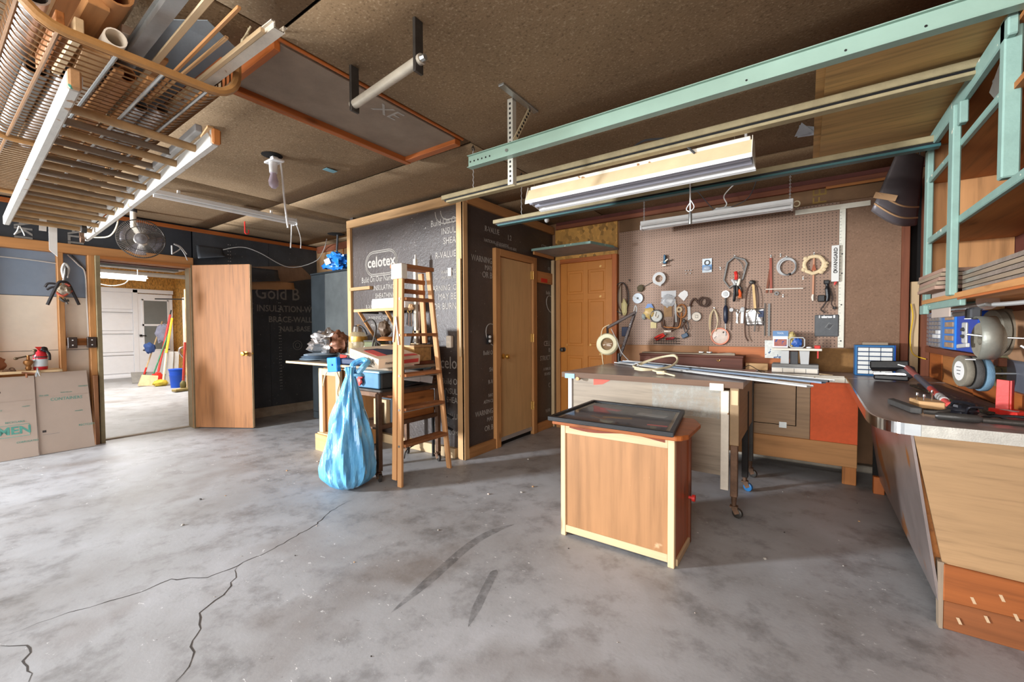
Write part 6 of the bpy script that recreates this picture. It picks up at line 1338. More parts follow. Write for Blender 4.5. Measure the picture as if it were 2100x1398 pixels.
# magnifier lamp
t = thing('magnifier_lamp', 'dark arm magnifier lamp with round cream head at the bench left', 'lamp', (-1.47, 3.95, 0.80))
put('post', MB().cyl((-1.50, 3.97, 0.802), (-1.50, 3.97, 0.93), 0.018, n=10), BLACK, t)
put('clamp', B(-1.54, -1.46, 3.93, 4.01, 0.80, 0.83), BLACK, t, 0.004)
LB = mat('brown_black_arm', (52, 38, 34), 0.35, 0.3)
put('lower_arm', MB().bar((-1.49, 3.97, .90), (-1.345, 3.99, 1.34), .02, .028, (1, 0, 0)).bar((-1.47, 3.95, .90), (-1.335, 3.97, 1.33), .008, .008, (1, 0, 0)), LB, t, 0.003)
put('upper_arm', MB().bar((-1.345, 3.99, 1.33), (-1.60, 3.92, 1.185), .02, .024).bar((-1.35, 3.97, 1.31), (-1.60, 3.90, 1.165), .008, .008), LB, t, 0.003)
put('elbow', MB().tube(spl([(-1.36, 3.985, 1.32), (-1.345, 3.985, 1.39), (-1.33, 3.985, 1.36), (-1.345, 3.985, 1.30)]), 0.006, 6), LGREY, t)
put('spring', MB().tube([(-1.47 + .1 * k / 30 + .006 * math.cos(k * 1.6), 3.945 + .006 * math.sin(k * 1.6), .95 + .3 * k / 30) for k in range(31)], 0.002, 4), STEEL, t)
ha = Vector((0.12, -0.95, 0.12)).normalized(); hc = Vector((-1.60, 3.93, 1.02))
put('head', MB().lathe([(0.058, -0.01), (0.09, -0.012), (0.108, 0.0), (0.108, 0.022), (0.095, 0.038), (0.062, 0.032), (0.058, 0.02)], hc, ha, 32), mat('cream_lamp_head', (222, 214, 178), 0.4, amt=0.06), t)
put('lens', MB().lathe([(0.0, 0.012), (0.03, 0.010), (0.06, 0.0), (0.03, -0.010), (0.0, -0.012)], hc + ha * 0.008, ha, 24), glass_mat('lens_glass', (140, 120, 90), 0.45, 0.03), t)
put('bracket', MB().cyl((-1.60, 3.93, 1.10), (-1.60, 3.92, 1.19), 0.012, n=8), LB, t)
put('lamp_cord', MB().tube(spl([(-1.58, 3.92, 1.21), (-1.64, 3.90, 1.17), (-1.66, 3.90, 1.05), (-1.645, 3.90, .90), (-1.64, 3.92, .80)]), 0.004, 6), CORD, t)
put('lamp_cord', MB().tube(spl([(-1.56, 3.92, 1.17), (-1.50, 3.92, 1.05), (-1.46, 3.92, .95), (-1.40, 3.95, .87)]), 0.004, 6), LGREY, t)

# ================================================================ RIGHT BENCH AND RIGHT WALL
# strip heater / tool head with red handle
t = thing('black_attachment', 'black slotted vacuum head lying at the back of the right bench', 'tool', (0.50, 3.85, 0.80))
put('hood', MB().obox((0.47, 3.84, .905), (.20, .055, .12), (1, -.15, .05), (0, 0.25, 1)), BLACK, t, 0.008)
put('chrome_bar', MB().obox((0.47, 3.82, .85), (.17, .02, .07), (1, -.15, .02), (0, 0.2, 1)), CHROME, t, 0.004)
put('lower_jaw', MB().obox((0.48, 3.84, .825), (.18, .035, .10), (1, -.15, .0), (0, 0.1, 1)), BLACK, t, 0.008)
put('swivel', MB().blob((0.555, 3.82, .87), .05, .05, .045, 3, .15), DGREY, t)
put('latch', MB().obox((0.53, 3.77, .915), (.06, .012, .015), (1, -.3, -.3), (0, 0, 1)), STEEL, t, 0.003)
t = thing('red_handle_bar', 'long bar with red and dark bands leaning over the bench tools', 'bar', (0.5, 3.2, 0.85))
hb = [Vector((0.55, 3.80, .905)), Vector((0.518, 2.60, .828))]
def seg(a, b): return hb[0].lerp(hb[1], a), hb[0].lerp(hb[1], b)
for a, b, r, m, n in ((0, .33, .016, mat('faded_red_grip', (162, 84, 78), .5), 'red_grip'), (.33, .66, .015, mat('slate_band', (74, 76, 88), .4), 'dark_band'), (.66, .83, .014, mat('brick_red', (180, 58, 48), .45), 'red_band'), (.83, .92, .017, LGREY, 'silver_collar'), (.92, 1.0, .013, PINK, 'red_tip')):
    p, q_ = seg(a, b); put(n, MB().cyl(p, q_, r, n=12), m, t)
one('cable_clamp', MB().blob((0.53, 2.47, .83), .045, .05, .028, 7, .35, 3).tube(spl([(0.50, 2.48, .83), (0.50, 2.44, .865), (0.55, 2.43, .86), (0.57, 2.47, .83)]), .006, 6).tube(spl([(0.53, 2.42, .82), (0.535, 2.405, .85), (0.575, 2.42, .85)]), .005, 6), mat('black_hardware', (38, 38, 44), 0.35, 0.4, amt=0.3), 'black metal clamp jumble at the end of the red banded bar', 'clamp')
t = thing('bit_block', 'small pine block holding three upright router bits', 'block', (0.455, 2.68, 0.80))
put('block', MB().prism([(0.405, 2.72, .803), (0.425, 2.62, .803), (0.505, 2.60, .803), (0.520, 2.68, .803), (0.45, 2.77, .803)], (0, 0, .032)), PINE.get(0), t, 0.003)
for x, y, h in ((0.428, 2.69, .03), (0.448, 2.67, .026), (0.478, 2.69, .045)):
    put('bit', MB().lathe([(0.0, 0), (.003, 0), (.003, h * .5), (.006, h * .6), (.005, h), (0.0, h)], (x, y, .835), n=8), CHROME, t)
one('whetstone', MB().prism([(0.325, 2.70, .802), (0.372, 2.46, .802), (0.405, 2.445, .802), (0.412, 2.475, .802), (0.352, 2.74, .802)], (0, 0, .024)), mat('dark_stone', (70, 68, 66), 0.8, amt=0.2, scale=20), 'dark whetstone with tapered end at the bench front', 'whetstone', 0.003)
one('oil_can', MB().tube(spl([(0.415, 2.46, .812), (0.45, 2.44, .815), (0.49, 2.45, .825)]), .010, 8), STEELD, 'small dark nozzle lying between the whetstone and clamp', 'nozzle')
t = thing('knife_handle', 'long dark handled tool lying along the rounded bench end', 'tool', (0.56, 2.30, 0.80))
put('handle', MB().tube([(0.425, 2.335, .818), (0.435, 2.333, .818), (0.54, 2.325, .818), (0.552, 2.324, .818)], [.010, .016, .016, .010], 10), mat('grey_black_handle', (58, 56, 54), 0.35, 0.2, amt=0.2), t)
put('shaft', MB().cyl((0.552, 2.324, .816), (0.78, 2.31, .816), .011, n=10), STEELD, t)
one('black_rod', MB().tube(spl([(0.53, 2.37, .812), (0.62, 2.38, .83), (0.72, 2.37, .832), (0.79, 2.36, .83)]), .005, 6), BLACK, 'thin curved black rod lying over the red bookend foot', 'rod')
one('rasp_plate', MB().obox((0.60, 3.02, .815), (.06, .9, .012), (1, .12, 0), (-.12, 1, .01)), mat('black_rasp', (52, 46, 36), 0.5, 0.3, amt=0.4, scale=40, bump=0.6, speck=((170, 150, 100), 60, 0.62)), 'dark flecked rasp strip lying along the bench', 'rasp', 0.002)
one('grey_board', MB().obox((0.67, 3.05, .806), (.10, 1.3, .008), (1, .05, 0), (-.05, 1, 0)), mat('dark_grey_board', (70, 70, 74), 0.5, 0.2, amt=0.2), 'long dark grey board against the back of the right bench', 'board', 0.002)
t = thing('red_bookend', 'bright red steel bracket standing on the right bench', 'bracket', (0.64, 2.45, 0.80))
put('upright', MB().prism([(0.648, 2.58, .83), (0.682, 2.565, .83), (0.682, 2.565, .950), (0.650, 2.58, .953)], (0.003, 0.006, 0)), mat('bright_red_steel', (204, 66, 60), 0.45, amt=0.08), t, 0.001)
put('side', MB().prism([(0.684, 2.565, .83), (0.706, 2.62, .83), (0.706, 2.62, .948), (0.684, 2.565, .950)], (0.004, -0.003, 0)), RED, t)
put('foot', MB().prism([(0.632, 2.60, .802), (0.686, 2.50, .802), (0.735, 2.53, .802), (0.70, 2.66, .802)], (0, 0, .028)), RED, t, 0.003)
put('label', MB().prism([(0.655, 2.56, .831), (0.68, 2.515, .831), (0.70, 2.525, .831), (0.68, 2.56, .831)], (0, 0, .001)), LGREY, t)
# grinding wheels on their spindle pegs
def wheel(c, r, th, m, name, label, hole=0.02, ax=(-1, -0.15, 0)):
    A = Vector(ax).normalized()
    t = thing(name, label, 'grinding wheel', c)
    put('wheel', MB().lathe([(hole, 0), (r * .97, 0), (r, th * .1), (r, th * .9), (r * .97, th), (hole, th), (hole, 0)], c, A, 36), m, t)
    return t, A
pegm = STEEL
t, A = wheel((0.672, 2.80, 0.955), .078, .026, STONEB, 'grinding_wheel', 'blue grinding wheel, rear of the lower three')
put('peg', MB().cyl((0.80, 2.80, .965), (0.58, 2.78, .955), .005, n=6), pegm, t)
t, A = wheel((0.640, 2.79, 0.962), .076, .026, STOND, 'grinding_wheel', 'dark grey grinding wheel, middle of the lower three')
t, A = wheel((0.608, 2.78, 0.968), .072, .026, STONE, 'grinding_wheel', 'light grey grinding wheel with white label, front of the lower three')
put('label', MB().lathe([(0.0, 0), (.045, 0), (.045, .002), (0.0, .002)], Vector((0.608, 2.78, .968)) + A * .0265, A, 24), WHITE, t)
for k in range(3): put('print', MB().obox(Vector((0.608, 2.78, .968 + .018 - .016 * k)) + A * .029, (.04 - .006 * k, .003, .001), (0.15, -1, 0), (0, 0, 1)), INK, t)
t, A = wheel((0.640, 2.55, 1.115), .075, .05, STONE, 'grinding_wheel', 'thick grey grinding wheel behind the pulley guard')
put('peg', MB().tube([(0.80, 2.50, 1.12), (0.62, 2.52, 1.128), (0.55, 2.54, 1.14)], .004, 6), pegm, t)
t, A = wheel((0.785, 2.93, 1.145), .11, .04, mat('brown_stone', (124, 110, 92), .9, amt=.2, scale=25), 'grinding_wheel', 'large brown grinding wheel hung on the wall behind, upper')
t, A = wheel((0.742, 2.925, 1.145), .105, .03, STONE, 'grinding_wheel', 'large grey grinding wheel stacked in front of the brown one on the wall')
t, A = wheel((0.785, 2.95, 0.955), .09, .03, mat('olive_stone', (112, 104, 76), .9, amt=.2, scale=25), 'grinding_wheel', 'olive grinding wheel hung low near the red bracket')
put('hook', MB().tube([(0.80, 2.95, .99), (0.70, 2.93, .985), (0.69, 2.93, 0.965)], .004, 6), STEEL, t)
t = thing('pulley_guard', 'curved grey steel guard with a slotted plate and bracket', 'guard', (0.59, 2.55, 1.03))
def gf(u, v):
    a = -0.6 * PI + 1.25 * PI * u; return (0.575 + .055 * v, 2.535 - .088 * math.cos(a), 1.125 + .088 * math.sin(a))
put('band', MB().sheet(gf, 22, 2), mat('grey_guard_paint', (142, 142, 132), .45, .4, amt=.15), t, solid=0.003)
put('slotted_plate', B(0.555, 0.562, 2.565, 2.63, 1.10, 1.19), LGREY, t, 0.008)
put('slot', MB().tube(arc((0.553, 2.60, 1.145), .018, .6, 2.6, 8, 'yz'), .006, 6).tube(arc((0.553, 2.60, 1.145), .018, 3.8, 5.6, 8, 'yz'), .006, 6), DGREY, t)
put('bracket', MB().prism([(0.555, 2.56, 1.085), (0.555, 2.70, 1.075), (0.555, 2.70, 1.092), (0.555, 2.56, 1.102)], (0.012, 0, 0)), LGREY, t, 0.002)
put('upper_flange', MB().bar((0.56, 2.57, 1.205), (0.60, 2.72, 1.215), .02, .003), STEEL, t)
put('lower_flange', MB().bar((0.56, 2.52, 1.035), (0.60, 2.70, 1.03), .03, .004), LGREY, t)
t = thing('wall_peg', 'bent steel rod peg sticking out of the right wall', 'peg', (0.8, 2.4, 1.1))
put('rod', MB().tube(spl([(0.80, 2.36, 1.115), (0.72, 2.36, 1.10), (0.68, 2.365, 1.085), (0.655, 2.37, 1.10)]), .005, 6), STEEL, t)
# parts organisers on the wall
t = thing('parts_organiser', 'grey wall organiser of tiny clear drawers by the corner', 'organiser', (0.78, 4.2, 1.03))
put('frame', B(0.752, 0.798, 4.03, 4.39, 1.03, 1.275), mat('blue_grey_plastic', (90, 120, 160), .4), t, 0.003)
cl = mat('clear_drawer', (134, 134, 136), 0.25, amt=0.5, scale=30)
for r in range(8):
    for c in range(4): put('drawer', B(0.742, 0.752, 4.04 + c * .087, 4.117 + c * .087, 1.035 + r * .0295, 1.060 + r * .0295), cl if (r, c) not in ((2, 0), (3, 0), (2, 1)) else WHITE, t)
t = thing('blue_bin_rack', 'bright blue parts rack with five clear bins beside the organiser', 'rack', (0.74, 3.7, 1.03))
put('body', B(0.735, 0.798, 3.20, 3.88, 1.03, 1.262), BLUE, t, 0.004)
put('front_frame', B(0.728, 0.735, 3.58, 3.86, 1.034, 1.258), mat('light_blue_plastic', (52, 140, 226), .35), t)
for r in range(5): put('bin', B(0.722, 0.729, 3.60, 3.78, 1.045 + r * .042, 1.075 + r * .042), mat('bin_of_parts', (180, 150, 124), .4, amt=.4, scale=35) if r == 0 else bpy.data.materials['bin_of_parts'], t, 0.002)
# clamp lamp under the shelf
t = thing('silver_lamp', 'polished silver lamp body slung under the wall cabinet', 'lamp', (0.6, 2.6, 1.25))
put('shade', MB().cyl((0.57, 2.86, 1.275), (0.60, 2.50, 1.275), .035, n=18), CHROME, t)
put('clamp', B(0.565, 0.60, 2.56, 2.64, 1.205, 1.25), DGREY, t, 0.006)
put('tube', MB().cyl((0.595, 3.16, 1.232), (0.60, 2.68, 1.235), .013, n=10), LGREY, t)
put('cord', MB().tube(spl([(0.60, 2.55, 1.27), (0.60, 2.44, 1.258), (0.62, 2.2, 1.255), (0.66, 1.9, 1.26)]), .008, 6), LGREY, t)
one('card_flap', B(0.50, 0.505, 2.55, 2.86, 1.215, 1.33), CARD, 'square of cardboard hanging below the wood shingles', 'card')
# things in the wall cabinet
random.seed(5)
for k in range(5):
    one('wood_shingle', MB().prism([(0.445 + .004 * k, 2.50 - .01 * k, 1.332 + .017 * k), (0.62, 2.50, 1.332 + .017 * k), (0.62, 2.84, 1.330 + .017 * k), (0.447 + .004 * (k % 3), 2.85, 1.330 + .017 * k)], (0, 0, 0.0145)), GREYW.get(1) if k % 2 else Wood('mauve_shingle%d' % k, (158, 128, 112), .55, 1.2).get(1), ('lowest', 'second', 'middle', 'fourth', 'topmost')[k] + ' weathered shingle in the stack behind the middle post', 'shingle')
for k in range(5):
    one('siding_strip', MB().box(0.505, 0.62, 1.60, 2.395, 1.3085 + .0165 * k, 1.3225 + .0165 * k), (GREYW.get(1) if k % 2 else mat('glossy_grey_slat%d' % k, (140, 128, 118), .25, .2, scale=12, amt=.3)), ('bottom', 'second', 'middle', 'fourth', 'top')[k] + ' grey siding strip in the pile on the lowest cabinet shelf', 'strip')
t = thing('cabinet_hardware', 'steel cabinet hinge hooked over the upper shelf', 'hinge', (0.58, 2.3, 2.0))
put('leaf', MB().obox((0.535, 2.13, 1.975), (.004, .16, .10), (1, 0, .4), (0, 1, -.25)), STEEL, t, 0.002)
put('knuckle', MB().cyl((0.535, 2.06, 2.03), (0.535, 2.20, 2.03), .010, n=10), STEEL, t)
put('screw', MB().cyl((0.530, 2.09, 1.965), (0.526, 2.09, 1.962), .006, n=8).cyl((0.530, 2.16, 1.955), (0.526, 2.16, 1.952), .006, n=8), STEELD, t)
t = thing('socket_tool', 'small dark tool with red band and brass tip on the upper shelf', 'tool', (0.56, 2.75, 1.91))
put('body', MB().cyl((0.55, 2.86, 1.935), (0.56, 2.72, 1.945), .018, n=10), DGREY, t)
put('band', MB().cyl((0.553, 2.79, 1.94), (0.555, 2.76, 1.942), .019, n=10), RED, t)
put('tip', MB().cyl((0.56, 2.72, 1.945), (0.563, 2.66, 1.95), .010, n=8), BRASS, t)
t = thing('air_hose', 'orange air hose with brass fitting hanging at the right edge', 'hose', (0.6, 2.2, 1.7))
put('hose', MB().tube(spl([(0.595, 2.06, 2.08), (0.575, 2.04, 1.90), (0.572, 2.03, 1.745)]), .013, 10), ORHOSE, t)
put('ferrule', MB().cyl((0.572, 2.03, 1.75), (0.571, 2.03, 1.715), .015, n=10), BRASS, t)
put('nozzle', MB().cyl((0.571, 2.03, 1.72), (0.572, 2.03, 1.68), .009, n=8), BRASS, t)
one('dark_pouch', MB().blob((0.66, 2.02, 1.93), .06, .03, .20, 3, .15), mat('brown_leather_pouch', (84, 68, 62), .45, amt=.2), 'tall dark leather pouch behind the orange air hose', 'pouch')
# ================================================================ LEFT SIDE
# blue bag hanging from the board, bottom resting on the floor
t = thing('plastic_sack', 'full pale blue plastic sack hung by its tied neck beside the ladder', 'sack', (-2.74, 1.88, 0))
BC = Vector((-2.765, 1.825, 0))
def sackfn(u, v):
    a = 2 * PI * u; z = 0.90 * v
    prof = [(0, .03), (.03, .12), (.10, .175), (.2, .185), (.35, .162), (.55, .125), (.75, .078), (.88, .045), (.94, .026), (1, .035)]
    for (v0, r0), (v1, r1) in zip(prof, prof[1:]):
        if v0 <= v <= v1: r = r0 + (r1 - r0) * (v - v0) / (v1 - v0); break
    k = 1 + .09 * math.sin(9 * a + 3 * math.sin(4 * v)) * min(1, v * 4) + .05 * math.sin(17 * a + 9 * v) + .14 * mnoise.noise(Vector((math.cos(a) * 1.3, math.sin(a) * 1.3, v * 4)))
    off = Vector((-0.012, .015, 0)) * (1 - v) + Vector((.02, .02, 0)) * v
    return BC + off + Vector((math.cos(a) * r * k, math.sin(a) * r * k, z))
put('bag', MB().sheet(sackfn, 72, 44), BAG, t)
put('tie', MB().ring((-2.725, 1.895, .838), .034, .012, (0, .1, 1), 18, 7, None, .003), BAG, t)
put('handle', MB().tube(spl([(-2.75, 1.88, .85), (-2.79, 1.90, .91), (-2.76, 1.96, .945), (-2.71, 1.97, .93), (-2.69, 1.92, .90), (-2.71, 1.89, .855)]), [.022] * 31, 8), BAG, t)
# flat carton tilted on the board end
t = thing('flat_carton', 'flat cream carton with dark and red print tilted on the clutter', 'box', (-2.8, 2.17, 0.86))
F_, L_, R_ = Vector((-2.625, 2.0, .878)), Vector((-2.985, 2.0, .955)), Vector((-2.565, 2.36, .895))
up_ = (R_ - F_).cross(L_ - F_).normalized(); up_ = up_ if up_.z > 0 else -up_
Q = [F_, L_, L_ + (R_ - F_), R_]; TH = .075
put('box', MB().prism(Q, up_ * TH), mat('cream_carton', (226, 208, 184), .6, amt=.05), t, 0.003)
def onlid(a, b): return F_ + (L_ - F_) * a + (R_ - F_) * b + up_ * (TH + .0012)
put('print_patch', MB().prism([onlid(.25, .18), onlid(.78, .18), onlid(.78, .50), onlid(.5, .82), onlid(.25, .62)], up_ * .0006), NAVY, t)
put('print_patch', MB().prism([onlid(.22, .12), onlid(.70, .12), onlid(.70, .34), onlid(.22, .34)], up_ * .0012), PINK, t)
put('print_band', MB().prism([onlid(.02, .55), onlid(.20, .55), onlid(.15, .95), onlid(.02, .95)], up_ * .0006), RED, t)
put('edge_print', MB().prism([F_ + (R_ - F_) * .45 + up_ * .02 + Vector((.002, 0, 0)), F_ + (R_ - F_) * .95 + up_ * .02 + Vector((.002, 0, 0)), F_ + (R_ - F_) * .95 + up_ * .05 + Vector((.002, 0, 0)), F_ + (R_ - F_) * .45 + up_ * .05 + Vector((.002, 0, 0))], Vector((.0005, -.0001, 0))), PINK, t)
fx = (F_ - L_).normalized()
text('R', .06, F_ - fx * .06 + up_ * .038 + Vector((0, -.0035, 0)), fx, up_, INK, t)
text('PARK', .026, F_ + (R_ - F_) * .24 + up_ * .036 + Vector((.0045, -.001, 0)), R_ - F_, up_, INK, t)
sb = MB()
for k in range(11): sb.prism([L_ + fx * (.03 + .018 * k) + up_ * z + Vector((0, -.0012, 0)) for z in (.01,)] + [L_ + fx * (.036 + .018 * k) + up_ * .01 + Vector((0, -.0012, 0)), L_ + fx * (.036 + .018 * k) + up_ * .06 + Vector((0, -.0012, 0)), L_ + fx * (.03 + .018 * k) + up_ * .06 + Vector((0, -.0012, 0))], (0, -.0004, 0))
o = put('edge_stripes', sb, mat('peach_print', (226, 176, 140), .6), t); o['kind'] = 'stuff'
t = thing('open_case', 'navy and red soft case lying open behind the carton', 'case', (-3.2, 2.2, .874))
put('body', MB().obox((-3.16, 2.24, .905), (.30, .055, .24), (1, .1, .0), (0, 0, 1)), NAVY, t, .01)
put('red_flap', MB().prism([(-3.42, 2.20, .955), (-3.27, 2.17, .95), (-3.34, 2.16, .885), (-3.39, 2.18, .89)], (.003, .006, 0)), RED, t)
put('lid_panel', MB().prism([(-3.34, 2.20, .955), (-2.98, 2.22, .945), (-2.90, 2.44, .975), (-3.26, 2.46, .985)], (0, 0, .010)), mat('tan_panel', (190, 176, 158), .6), t, .003)
put('navy_patch', MB().prism([(-3.16, 2.22, .964), (-3.04, 2.30, .967), (-3.12, 2.40, .985), (-3.24, 2.32, .982)], (0, 0, .003)), NAVY, t)
t = thing('blue_battery', 'bright blue plastic block dangling over the board edge', 'block', (-3.30, 2.12, .83))
put('body', MB().obox((-3.335, 2.085, .875), (.125, .045, .125), (1, .1, .08), (-.1, 1, 0)), mat('sky_blue_plastic', (36, 132, 222), .35), t, .005)
put('button', MB().cyl((-3.325, 2.058, .875), (-3.325, 2.064, .875), .008, n=8), BLUE, t)
one('grey_lead', MB().tube(spl([(-3.36, 2.10, .87), (-3.46, 2.09, .80), (-3.56, 2.12, .69), (-3.60, 2.15, .66)]), .005, 6), CORD, 'straight grey lead hanging off the left of the board', 'lead')
one('looped_lead', MB().tube(spl([(-3.38, 2.13, .83), (-3.40, 2.18, .72), (-3.50, 2.22, .60), (-3.47, 2.24, .52), (-3.36, 2.22, .50), (-3.25, 2.2, .54), (-3.23, 2.18, .62)]), .004, 6), KRAFT, 'thin tan lead looping below the board in front of the small cabinet', 'lead')
t = thing('foil_bundle', 'crumpled silver foil bundle at the left end of the board', 'bundle', (-3.95, 2.4, .874))
put('foil', MB().blob((-3.95, 2.40, 1.06), .16, .15, .115, 12, .55, 2.6, 30, 20), FOIL, t)
put('brown_side', MB().blob((-3.82, 2.44, 1.05), .10, .09, .11, 5, .4), mat('brown_film', (122, 80, 60), .3, .3, amt=.3), t)
t = thing('folded_jeans', 'pile of folded blue grey cloth under the foil bundle', 'cloth', (-4.05, 2.35, .874))
for k, (z, c) in enumerate(((.874, (116, 136, 152)), (.897, (86, 104, 122)), (.918, (120, 134, 146)))):
    put('fold', MB().blob((-4.0 + .02 * k, 2.34, z + .014), .19 - .015 * k, .17, .016, k, .12, 2, 24, 8), mat('cloth_blue%d' % k, c, .8, amt=.15, bump=.4), t)
t = thing('dark_cloth', 'dark folded cloth lying along the board behind the blue block', 'cloth', (-3.65, 2.3, .874))
put('fold', MB().blob((-3.62, 2.33, .888), .22, .15, .018, 8, .2, 2, 24, 8), mat('charcoal_cloth', (50, 56, 60), .8, amt=.2, bump=.4), t)
t = thing('glass_jar', 'tall glass lantern with brassy collar on the board', 'lantern', (-3.60, 2.50, .874))
put('glass', MB().lathe([(.07, 0), (.085, .03), (.085, .16), (.07, .22), (.05, .24)], (-3.58, 2.5, .92), n=22), glass_mat('smoky_glass', (190, 170, 130), .5, .08), t)
put('collar', MB().lathe([(.088, 0), (.09, .02), (.088, .05), (.086, .05)], (-3.58, 2.5, 1.06), n=22), BRASS, t)
put('base', MB().lathe([(0, 0), (.09, 0), (.09, .05), (.06, .06), (0, .06)], (-3.58, 2.5, .874), n=22), CHROME, t)
put('cap', MB().lathe([(.06, 0), (.05, .05), (.02, .07), (0, .07)], (-3.58, 2.5, 1.155), n=18), CHROME, t)
put('handle', MB().tube(arc((-3.55, 2.49, 1.08), .13, 2.6, .4, 12), .008, 6), BLACK, t)
t = thing('green_tin', 'olive green tin beside the glass lantern', 'tin', (-3.40, 2.52, .874))
put('body', B(-3.46, -3.30, 2.48, 2.60, .874, 1.06), mat('olive_tin', (96, 100, 64), .5, amt=.2), t, .004)
put('lid', B(-3.465, -3.295, 2.475, 2.605, 1.06, 1.075), STEELD, t, .003)
t = thing('clamp_rig', 'tangle of dark clamp arms and cables on the board', 'clamp', (-3.2, 2.48, .874))
for a in ([(-3.28, 2.42, .90), (-3.27, 2.44, 1.05), (-3.25, 2.46, 1.20), (-3.33, 2.47, 1.27), (-3.45, 2.48, 1.25)], [(-3.10, 2.40, .90), (-3.18, 2.43, .98), (-3.25, 2.45, 1.10)], [(-3.05, 2.40, .91), (-3.14, 2.44, 1.02), (-3.24, 2.45, 1.08)], [(-3.20, 2.38, .90), (-3.22, 2.42, 1.0), (-3.24, 2.45, 1.07)]):
    put('arm', MB().tube(spl(a), .009, 6), STEELD, t)
put('knuckle', MB().blob((-3.18, 2.50, 1.18), .06, .05, .07, 3, .4), mat('brown_tool_paint', (96, 78, 62), .5, .3, amt=.3), t)
put('round_platform', MB().lathe([(0, 0), (.085, .005), (.09, .02), (.05, .04), (0, .04)], (-3.12, 2.48, 1.07), n=18), OLD.get(0), t)
t = thing('wicker_tray', 'small tan wooden crate behind the carton', 'crate', (-3.0, 2.52, .874))
put('box', B(-3.14, -2.72, 2.44, 2.64, .90, 1.02), OSBW, t, .004)
put('rim', B(-3.15, -2.71, 2.43, 2.65, 1.02, 1.04), PINE, t, .003)
put('base', B(-3.18, -2.70, 2.42, 2.65, .874, .90), REDW, t)
one('grey_card', MB().prism([(-2.95, 2.42, 1.04), (-2.75, 2.42, 1.04), (-2.75, 2.46, 1.20), (-2.95, 2.46, 1.20)], (0, .004, 0)), DGREY, 'dark grey sheet leaning above the tan crate', 'sheet')
# little shelf on the closet wall
t = thing('bracket_shelf', 'small wooden shelf on brackets on the closet wall', 'shelf', (-3.4, 2.65, 1.35))
put('board', B(-3.72, -3.03, 2.56, 2.80, 1.358, 1.376), GREYW, t, .002)
put('front_edge', B(-3.72, -3.03, 2.55, 2.562, 1.35, 1.378), PINE, t, .002)
for x in (-3.66, -3.24): put('brace', MB().bar((x, 2.57, 1.355), (x, 2.79, 1.05), .02, .03, (0, 1, 0)), PINE2, t, .002)
for x in (-3.66, -3.24): put('bracket', MB().bar((x, 2.59, 1.348), (x, 2.80, 1.348), .02, .02), STEELD, t)
t = thing('white_carton', 'plain white carton standing on the small closet shelf', 'box', (-3.3, 2.68, 1.376))
put('box', B(-3.52, -3.04, 2.62, 2.76, 1.377, 1.475), WHITE, t, .003)
put('flap', B(-3.54, -3.515, 2.63, 2.75, 1.379, 1.46), LGREY, t)
t = thing('tall_frame', 'tall thin white framed board leaning on the closet behind the ladder', 'frame', (-3.0, 2.72, .9))
put('upright', B(-3.01, -2.98, 2.70, 2.73, 1.02, 1.83), DIRTYW, t, .002)
put('upright', B(-2.975, -2.95, 2.72, 2.745, 1.02, 1.55), mat('brown_upright', (98, 66, 44), .6, amt=.2), t, .002)
put('foot', B(-3.17, -2.95, 2.70, 2.75, 1.02, 1.045), PALEW, t, .002)
put('tip', B(-3.0, -2.99, 2.71, 2.72, 1.83, 1.87), DIRTYW, t)
put('rail', B(-3.17, -2.95, 2.70, 2.75, 1.14, 1.165), PALEW, t, .002)
put('upright', B(-3.17, -3.15, 2.70, 2.74, .874, 1.165), PALEW, t)
put('leg', B(-2.98, -2.95, 2.70, 2.74, .874, 1.02), PALEW, t)
t = thing('key_tangle', 'dangling bunch of keys and clips hung by the white frame', 'keys', (-3.02, 2.66, 1.3))
put('ring', MB().ring((-3.03, 2.67, 1.35), .025, .004, (0, 1, 0), 14, 5), BRASS, t)
for k in range(4): put('key', MB().tube([(-3.05 + .015 * k, 2.665, 1.33), (-3.06 + .022 * k, 2.66, 1.22 - .01 * k)], .005, 5), CHROME if k % 2 else STEELD, t)
put('tag', MB().blob((-3.0, 2.66, 1.38), .03, .02, .03, 4, .4), KRAFT, t)
# blue bag on top of the dark cabinet
t = thing('blue_bag', 'crumpled bright blue plastic bag on top of the tall metal cabinet', 'bag', (-4.86, 3.12, 1.905))
put('bag', MB().blob((-4.84, 3.12, 2.03), .23, .12, .105, 21, .55, 2.4, 34, 22), BAG2, t)
put('label', MB().obox((-4.86, 2.975, 2.02), (.10, .004, .07), (1, .1, .2), (0, .9, .3)), LGREY, t)
one('cable_drop', MB().tube([(-5.06, 3.25, 2.43), (-5.05, 3.22, 2.1)], .014, 8), DGREY, 'dark pipe dropping from the ceiling hole to the cabinet', 'pipe')
# things under and behind the ladder
t = thing('black_lamp', 'overturned black work lamp with bright reflectors behind the ladder', 'lamp', (-2.6, 2.45, .70))
put('reflector', MB().obox((-2.62, 2.33, .80), (.004, .14, .09), (1, -.3, .1), (.1, 1, -.2)), LGREY, t, .004)
put('reflector', MB().obox((-2.585, 2.44, .765), (.004, .13, .06), (1, -.3, .1), (.1, 1, -.25)), LGREY, t, .004)
put('frame', MB().obox((-2.63, 2.44, .775), (.02, .17, .08), (1, -.3, .1), (.1, 1, -.25)), BLACK, t, .004)
put('stem', MB().tube(spl([(-2.68, 2.30, .71), (-2.63, 2.38, .735), (-2.60, 2.48, .74)]), .012, 8), BLACK, t)
put('reel', MB().ring((-2.60, 2.55, .78), .055, .016, (1, .3, 0), 18, 8).ring((-2.60, 2.55, .78), .03, .012, (1, .3, 0), 14, 6), BROWNL, t)
t = thing('dark_cabinet_box', 'brown wooden drawer box on the lower shelf of the machine stand', 'box', (-2.9, 2.45, .41))
